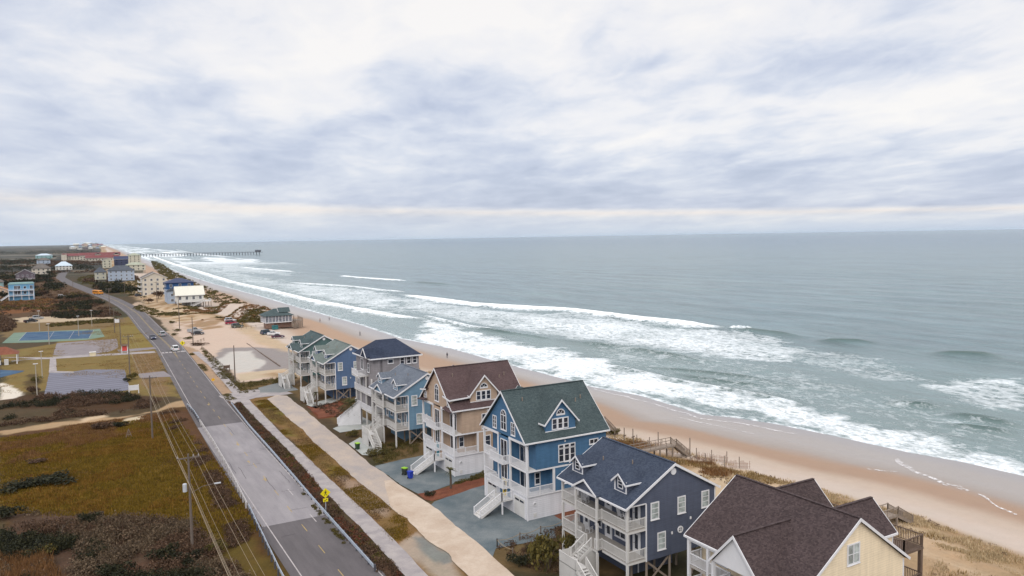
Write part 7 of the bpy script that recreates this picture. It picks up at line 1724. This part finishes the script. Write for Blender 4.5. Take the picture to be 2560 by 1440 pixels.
for lb, px, py, rx, h, kd in (('long dark shrub clump at the left of the marsh', 130, 1200, 3.0, 1.3, L_DARK), ('dark shrub at the left edge beside the long clump', 40, 1215, 2.4, 1.2, L_DARK), ('dark shrub next to the long clump, marsh side', 95, 1205, 2.0, 1.2, L_DARK),
        ('rounded dark shrub alone in the golden marsh grass', 225, 1300, 1.7, 1.7, L_DARK), ('grey brown twiggy bush leaning on the rounded dark shrub', 240, 1290, 1.1, 1.2, L_MAUVE), ('dark shrub cut by the left photo edge', 20, 1285, 1.8, 1.5, L_DARK),
        ('green shrub in the lower left thicket', 40, 1350, 1.8, 1.4, L_DARK), ('olive shrub in the lower left thicket beside the dead tree', 100, 1385, 1.5, 1.2, L_OLIVE), ('dark shrub left of the nearest utility pole', 410, 1390, 1.6, 1.6, L_DARK), ('green shrub at the foot of the nearest utility pole', 470, 1400, 1.5, 1.3, L_DARK),
        ('olive shrub right of the nearest utility pole', 540, 1370, 1.4, 1.2, L_OLIVE), ('dark shrub at the bottom edge of the marsh', 290, 1430, 1.7, 1.6, L_DARK), ('low dark shrub beside the sandy pool', 90, 1150, 1.5, .7, L_BROWN), ('brown bush by the wooden frame at the marsh edge', 260, 1065, 2.2, 1.4, L_BROWN), ('dark bush by the pale sand patch', 300, 1062, 1.4, 1.2, L_DARK),
        ('dark bush left of the lot fence lamp pole', 83, 985, 1.6, 2.0, L_BROWN), ('olive bush behind the lamp pole in the park', 92, 955, 1.4, 1.6, L_OLIVE), ('dark bush at the utility pole behind the striped lot', 330, 948, 1.4, 1.6, L_OLIVE), ('small bush at the end of the striped lot', 318, 955, 1.0, 1.1, L_DARK)):
    shrub(lb, *gp(px, py), rx, h, kd, MG, int(px))
# dead tree
t = thing('dead_tree', 'pale leafless dead tree leaning in the near brush', 'tree', (*gp(146, 1345), -.5)); mb = MB(); mb.tube([(0, 0, -.2), (.35, .1, 1.0), (.55, .3, 1.9)], .09, 6, .04); mb.build('trunk', BARK, t)
mb = MB(); mb.tube([(.35, .1, 1.0), (.05, .4, 1.8), (.0, .6, 2.4)], .04, 5, .015); mb.tube([(.45, .2, 1.5), (.9, .2, 2.0), (1.1, .1, 2.4)], .04, 5, .015); mb.tube([(.2, .05, .7), (.8, -.2, 1.1)], .03, 5, .012); mb.build('branches', BARK, t)
t = thing('wooden_frame', 'small tan wooden frame standing at the edge of the marsh', 'frame', (*gp(322, 1088), -.4)); mb = MB(); mb.bar((-.5, 0, 0), (0, 0, 1.6), .08); mb.bar((.5, 0, 0), (0, 0, 1.6), .08); mb.bar((.0, .5, 0), (0, 0, 1.6), .08); mb.build('legs', TIMBER, t); mb = MB(); mb.bar((-.35, -.05, .5), (.35, -.05, .5), .08); mb.build('cross_bar', TIMBER, t)

# verges
VB = [(585,1012),(598,1006),(633,1043),(663,1076),(710,1120),(743,1158),(771,1190),(803,1228),(830,1252),(856,1284),(903,1330),(948,1378),(1005,1440),(985,1450),(945,1428),(895,1375),(838,1308),(785,1250),(750,1210),(690,1138),(632,1072)]
thicket('verge_brush', 'red brown brush strip between guard rail and path', VB, 560, L_BROWN, (.25, .55), (.25, .7), 60, (.07, .2), 12)
thicket('verge_rust', 'rusty twigs in the brush strip beside the path', VB, 240, L_RUSTB, (.2, .5), (.2, .6), 50, (.07, .18), 112, cluster=6)
thicket('verge_scrub', 'olive tufts in the brush strip beside the path', VB, 230, L_OLIVE, (.2, .5), (.15, .55), 50, (.08, .2), 13, cluster=5)
thicket('rail_grass', 'green weeds along the foot of the roadside guard rail', [(740,1212),(778,1254),(832,1316),(888,1382),(934,1436),(922,1438),(874,1380),(818,1314),(762,1244)], 110, L_OLIVE, (.12, .3), (.08, .25), 36, (.06, .15), 113, cluster=4)
thicket('lot_verge_brush', 'dark grass hedge between the path and the puddled lot', [(500,872),(512,872),(590,950),(640,980),(600,985),(545,940)], 220, L_OLIVE, (.3, .6), (.2, .6), 45, (.1, .24), 14)
thicket('shoulder_weeds', 'patchy olive weeds on the sandy road shoulder near the side street', [(470,880),(482,884),(520,925),(560,975),(592,1000),(570,1002),(530,955),(490,905)], 170, L_OLIVE, (.3, .7), (.06, .25), 34, (.08, .2), 114, cluster=5)
thicket('lot_end_brush', 'dark brush along the near end of the puddled lot', [(590,960),(640,955),(735,938),(742,948),(700,958),(640,966),(600,975)], 160, L_OLIVE, (.35, .7), (.25, .7), 45, (.1, .24), 15)
LW = [(632,1003),(667,999),(727,1054),(778,1102),(850,1164),(902,1213),(980,1274),(1015,1300),(1020,1345),(985,1356),(962,1326),(921,1286),(865,1233),(805,1178),(757,1130),(705,1083)]
grass('lawn_grass', 'dry tan lawn between the path and the lane', LW, 9000, L_GOLD, (.05, .14), 5, .3, .10, 16, cluster=5, keep=.42)
grass('lawn_tufts', 'greener tufts in the lawn between the path and the lane', LW, 9000, L_MARSH, (.05, .20), 6, .25, .10, 17, cluster=7, keep=.36)
grass('lawn_stubble', 'brown stubble in the lawn between the path and the lane', LW, 9000, L_BROWN, (.04, .12), 4, .3, .10, 18, cluster=3, keep=.35)
# yards
thicket('yard_scrub', 'olive scrub strip between the tan and light blue houses', [(910,1135),(960,1110),(1060,1095),(1062,1125),(1000,1148),(950,1162)], 150, L_OLIVE, (.3, .8), (.25, .7), 60, (.08, .22), 18)
thicket('yard_scrub', 'brown grass strip beside the white wall of the tan house', [(1130,1212),(1214,1178),(1214,1192),(1150,1210)], 60, L_OLIVE, (.3, .6), (.15, .35), 45, (.08, .2), 19)
thicket('driveway_scrub', 'brown undergrowth around the big round shrub by the rope fence', [(1240,1375),(1300,1345),(1420,1318),(1470,1350),(1440,1440),(1300,1420)], 130, L_BROWN, (.3, .7), (.2, .6), 60, (.08, .2), 20)
thicket('turret_yard_scrub', 'red brown scrub in front of the slate blue house', [(745,1000),(790,1020),(850,1048),(880,1020),(860,1005),(770,1015)], 90, L_BROWN, (.3, .7), (.15, .4), 50, (.1, .22), 21)
YG = 'garden shrubs of the beach houses'
for lb, px, py, rx, h, kd in (('low dark green shrub left of the big round one', 1305, 1410, 1.3, 1.1, L_DARK), ('small green shrub behind the rope fence', 1335, 1385, .9, 1.0, L_DARK), ('yellow green shrub beside the stair of the light blue house', 880, 1092, 1.2, 1.1, L_OLIVE), ('olive shrub in the strip by the light blue house', 965, 1135, 1.2, .9, L_OLIVE), ('olive shrub at the lane end of the strip', 930, 1140, 1.0, .8, L_OLIVE), ('dark shrub on the red mulch by the gravel drive', 1075, 1240, .8, .7, L_DARK), ('brown shrub under the light blue house', 1040, 1098, 1.0, .8, L_BROWN), ('shrub under the navy house porch corner', 1425, 1365, 1.1, 1.0, L_OLIVE)):
    shrub(lb, *gp(px, py), rx, h, kd, YG, int(px))
X, Y = 41.7, 65.8
shrub('big round olive shrub at the foot of the navy house', X, Y, 2.05, 4.0, L_OLIVE, YG, 2)
def palm(label, x, y, h, cr=1.5, n=26):
    r = thing('palm_tree', label, 'palm', (x, y, .05), 0, 'palms by the houses'); mb = MB(); mb.tube([(0, 0, -.1), (.05, .02, h*.5), (.0, .05, h)], .17, 8, .12); mb.build('trunk', BARK, r)
    rg = np.random.default_rng(int(x*10)); mb = MB()
    for i in range(n):
        a = rg.uniform(0, 6.28); e = rg.uniform(-.5, 1.2); d = Vector((math.cos(a)*math.cos(e), math.sin(a)*math.cos(e), math.sin(e))); s = d.cross(Vector((0, 0, 1))).normalized(); base = Vector((0, .05, h)); L = cr*rg.uniform(.8, 1.1)
        pts = [base+d*L*t-Vector((0, 0, .55*cr*t*t)) for t in (0, .35, .7, 1)]
        for k in range(9):
            t = .25+.75*k/8; q = base+d*L*t-Vector((0, 0, .55*cr*t*t)); w = .42*cr*(1-.6*abs(t-.5))
            for sg in (-1, 1): e2 = q+s*sg*w*.8+d*w*.5-Vector((0, 0, .22*w)); mb.quad(q-d*.03, q+d*.05, e2)
        mb.tube(pts, .025, 4, .008)
    me = mb.mesh('fronds'); me.materials.append(mat_leaf('palm_fronds', [alb((52,56,36)), alb((74,76,46)), alb((98,96,58)), alb((132,116,76))])); o = bpy.data.objects.new('fronds', me); COL.objects.link(o); o.parent = r
palm('bushy palm beside the curved stair of the grey turret house', 44.4, 139.6, 3.6, 2.3, 44)
palm('young slim palm in the red mulch in front of the tan house', 44.1, 94.8, 2.6, .9, 16)
palm('thin palm by the lane in front of the slate blue house', 42.6, 157.0, 3.0, .8, 14)
# dune grass
for lb, P, n, m, hh, sd, kp in (('golden dune grass behind the nearest houses', [(66,38),(84,40),(85.5,52),(84.5,74),(82,100),(80,112),(66,112),(64,70)], 7000, L_GOLD, (.15, .55), 31, .24),
        ('brown dune grass patches behind the navy house', [(72,74),(83,76),(82,98),(76,104),(70,100)], 3000, L_RUST, (.2, .6), 32, .38), ('sparse grass tufts on the sand at the lower right', [(78,36),(86.5,40),(87.5,54),(86,70),(80,66),(74,50)], 4200, L_STRAW, (.1, .3), 33, .36),
        ('dune grass behind the tan and light blue houses', [(64,108),(82,106),(86,140),(88,170),(78,200),(62,200),(62,130)], 9000, L_GOLD, (.2, .7), 34, .45), ('dark dune scrub grass behind the grey houses', [(60,120),(74,118),(78,150),(80,195),(62,200)], 4200, L_OLIVE, (.3, .9), 35, .5)):
    grass('dune_grass', lb, P, n, m, hh, 7, .28, .12, sd, True, 6, kp)
grass('dune_tufts', 'pale grass tufts scattered over the near dune sand', [(60,34),(84,38),(87,52),(86,74),(82,110),(64,110),(62,60)], 7000, L_STRAW, (.12, .42), 8, .3, .11, 131, True, 4, .5)
thicket('dune_weeds', 'small brown weeds dotted over the near dune sand', [(62,34),(85,38),(87.5,53),(85.5,74),(82,108),(70,108)], 520, L_BROWN, (.15, .45), (.1, .3), 26, (.06, .16), 132, True, cluster=4)
thicket('dune_scrub', 'brown green scrub on the big dune beside the parking lot', [(54,345),(62,332),(76,330),(84,345),(84,425),(66,432),(54,420)], 1500, L_OLIVE, (.6, 1.4), (.3, .8), 36, (.25, .5), 36, True, cluster=14)
thicket('dune_brush', 'red brown brush on the big dune beside the parking lot', [(46,350),(62,332),(80,332),(85,350),(84,425),(60,430),(46,410)], 700, L_RUST, (.6, 1.4), (.25, .6), 36, (.25, .5), 37, True, cluster=12)
thicket('lot_grass_scrub', 'olive scrub band below the white beach house', [(395,786),(480,765),(560,772),(570,782),(500,790),(430,792)], 330, L_OLIVE, (.5, 1.1), (.25, .6), 40, (.2, .45), 38, cluster=10)
thicket('far_dune_scrub', 'long band of dune scrub along the far beach', [(70,430),(84,430),(92,700),(110,1100),(150,1700),(135,1700),(92,1100),(72,700)], 900, L_OLIVE, (1.2, 2.6), (.6, 1.4), 34, (.5, 1.2), 39, True)
LG = 'low shrub islands on the sandy lot'
for lb, px, py, rx in (('small shrub island nearest the road on the sandy lot', 432, 808, 1.4), ('shrub island at the top of the sandy lot', 430, 807, 1.2), ('oval shrub island beside the lot pole', 445, 828, 2.0), ('shrub island below the oval one on the sandy lot', 437, 838, 1.8), ('brown shrub island around the street corner pole', 500, 863, 3.0), ('dark shrub next to the silver pickup', 470, 848, 1.8)):
    shrub(lb, *gp(px, py), rx, .9, L_OLIVE if 'brown' not in lb else L_BROWN, LG, int(px), ry=rx*.7)
grass('park_grass', 'dry tufts over the park lawns left of the road', [(0,985),(0,890),(130,860),(280,800),(330,790),(395,870),(405,905),(455,995),(340,985),(150,975)], 12000, L_GOLD, (.08, .22), 5, .5, .2, 140, cluster=9, keep=.3)
# mid-distance brush on the left
thicket('bend_scrub', 'dark evergreen scrub inside the road bend', [(130,792),(150,745),(190,735),(240,748),(275,770),(290,792),(240,797),(160,797)], 520, L_DARK, (1.0, 2.2), (.8, 2.4), 60, (.35, .8), 41, cluster=30, avoid=True)
thicket('bend_brush', 'brown brush inside the road bend', [(100,795),(140,740),(200,735),(270,770),(300,790),(200,800)], 420, L_BROWN, (1.0, 2.0), (.6, 1.6), 50, (.35, .8), 42, cluster=25, avoid=True)
thicket('left_brush', 'rusty brush below the sky blue house', [(0,790),(0,745),(110,745),(150,755),(120,790)], 420, L_RUST, (1.0, 2.0), (.5, 1.3), 50, (.35, .8), 43, cluster=25, avoid=True)
thicket('park_edge_scrub', 'dark scrub strip behind the tennis courts', [(0,830),(0,795),(40,803),(30,830)], 160, L_BROWN, (.8, 1.6), (.6, 1.6), 50, (.3, .7), 44)
thicket('court_back_scrub', 'olive strip between the courts and the sandy drive', [(110,812),(290,797),(297,806),(200,812),(120,818)], 160, L_OLIVE, (.7, 1.4), (.4, 1.0), 45, (.3, .6), 45)
thicket('verge_mix', 'brown brush on the right of the road near the driveways', [(330,772),(350,762),(420,785),(400,795)], 120, L_OLIVE, (.6, 1.2), (.3, .7), 40, (.3, .6), 46)
def wood(name, label, P, n, mat, rad_, hgt, seed, cluster=60, avoid=False): return thicket(name, label, P, n, mat, rad_, hgt, 46, (.8, 2.0), seed, True, 'wood', cluster=cluster, avoid=avoid)
wood('house_wood', 'dark trees in front of the pale blue duplex', [(14,610),(35,590),(38,640),(46,700),(44,745),(22,748),(12,720)], 260, L_DARK, (1.6, 3.2), (1.8, 5.0), 51, 40, avoid=True)
wood('house_wood', 'brown trees around the mid coast houses', [(12,600),(44,590),(52,740),(50,860),(6,860),(8,700)], 300, L_BROWN, (1.6, 3.0), (1.5, 3.6), 52, 40, avoid=True)
wood('left_wood', 'dark trees between the left hand houses', [(-60,640),(-22,600),(-8,720),(-18,800),(-20,1050),(-70,1050),(-90,700)], 420, L_DARK, (1.6, 3.2), (1.5, 4.5), 53, 50, avoid=True)
thicket('heath', 'brown heath between the left hand houses and the road', [(-120,430),(-16,420),(10,480),(14,560),(-8,700),(-20,1150),(-140,1150)], 1500, L_BROWN, (1.2, 2.8), (.6, 1.8), 40, (.4, 1.0), 57, True, avoid=True)
thicket('heath', 'olive heath between the left hand houses and the road', [(-120,430),(-16,420),(10,480),(14,560),(-8,700),(-20,1150),(-140,1150)], 1000, L_OLIVE, (1.2, 2.8), (.6, 1.8), 40, (.4, 1.0), 58, True, cluster=40, avoid=True)
thicket('heath', 'olive brown brush along the seaward side of the road bend', [(34,470),(36,520),(30,580),(18,640),(0,760),(4,900),(20,1000),(48,1000),(50,760),(46,600)], 700, L_OLIVE, (1.0, 2.4), (.5, 1.5), 40, (.4, .9), 59, True, avoid=True)
wood('far_wood', 'dark low forest filling the land on the left to the horizon', [(-400,1100),(-60,1050),(20,1120),(30,1650),(-60,1700),(-40,2600),(-700,2600),(-500,1500)], 1500, L_DARK, (3, 7), (2.5, 6), 54, 160)
wood('far_wood', 'brown scrubland between the far houses on the left', [(-400,900),(-60,880),(40,1100),(60,1650),(-200,2200),(-600,2200)], 1300, L_BROWN, (3, 6), (1.5, 4), 55, 120)
wood('farthest_wood', 'blue grey forest line along the horizon', [(-2500,2600),(40,2400),(90,4200),(-600,6000),(-4500,6000)], 1700, L_DARK, (10, 26), (5, 11), 56, 500)
TG = 'trees beside the coast road'
for lb, px, py, rx, h, kd in (('round brown leafed tree in front of the cream apartment house', 396, 752, 3.2, 6.5, L_BROWN), ('dark tree left of the cream apartment house', 345, 735, 3.4, 6.0, L_DARK), ('dark bush at the drive of the cream apartment house', 372, 760, 2.6, 3.6, L_BROWN), ('dark tree at the right of the sky blue house', 108, 745, 3.4, 6.0, L_BROWN), ('dark tree between the peach cottage and the sky blue house', 14, 752, 3.6, 6.5, L_DARK), ('dark tree beside the white and cream house', 122, 690, 4.2, 6.5, L_DARK), ('olive tree at the royal blue house', 424, 748, 2.2, 3.2, L_OLIVE)):
    X, Y = gp(px, py); me, st = shrub_data(kd, int(px) % 5); r = thing('tree', lb, 'tree', (X, Y, 0), 0, TG); c = bpy.data.objects.new('crown', me); COL.objects.link(c); c.parent = r; c.scale = (rx, rx, h*.75); c.location = (0, 0, h*.22)
    mb = MB(); mb.tube([(0, 0, -.2), (.1, 0, h*.35), (.0, .1, h*.6)], .2, 6, .08); mb.build('trunk', BARK, r)
X, Y = 62.6, 89.5
shrub('windblown green shrub on the beach behind the deep blue house deck', *gp(1537, 1083), 1.4, 1.2, L_OLIVE, YG, 3)

# ------------------------------------------------------------------ the air
mb = MB(); mb.box(-46000, -300, -8, 46000, 46000, 62)
t = NT('haze'); t.nt.nodes.remove(t.b); v = t.nt.nodes.new('ShaderNodeVolumePrincipled'); v.inputs['Color'].default_value = (.72, .86, 1.0, 1); v.inputs['Density'].default_value = 0.000018; v.inputs['Anisotropy'].default_value = 0.0
t.nt.links.new(v.outputs[0], t.nt.nodes['Material Output'].inputs['Volume'])
hz = mb.build('haze', t.m); hz['kind'] = 'stuff'; hz['label'] = 'thin sea haze over coast and water'
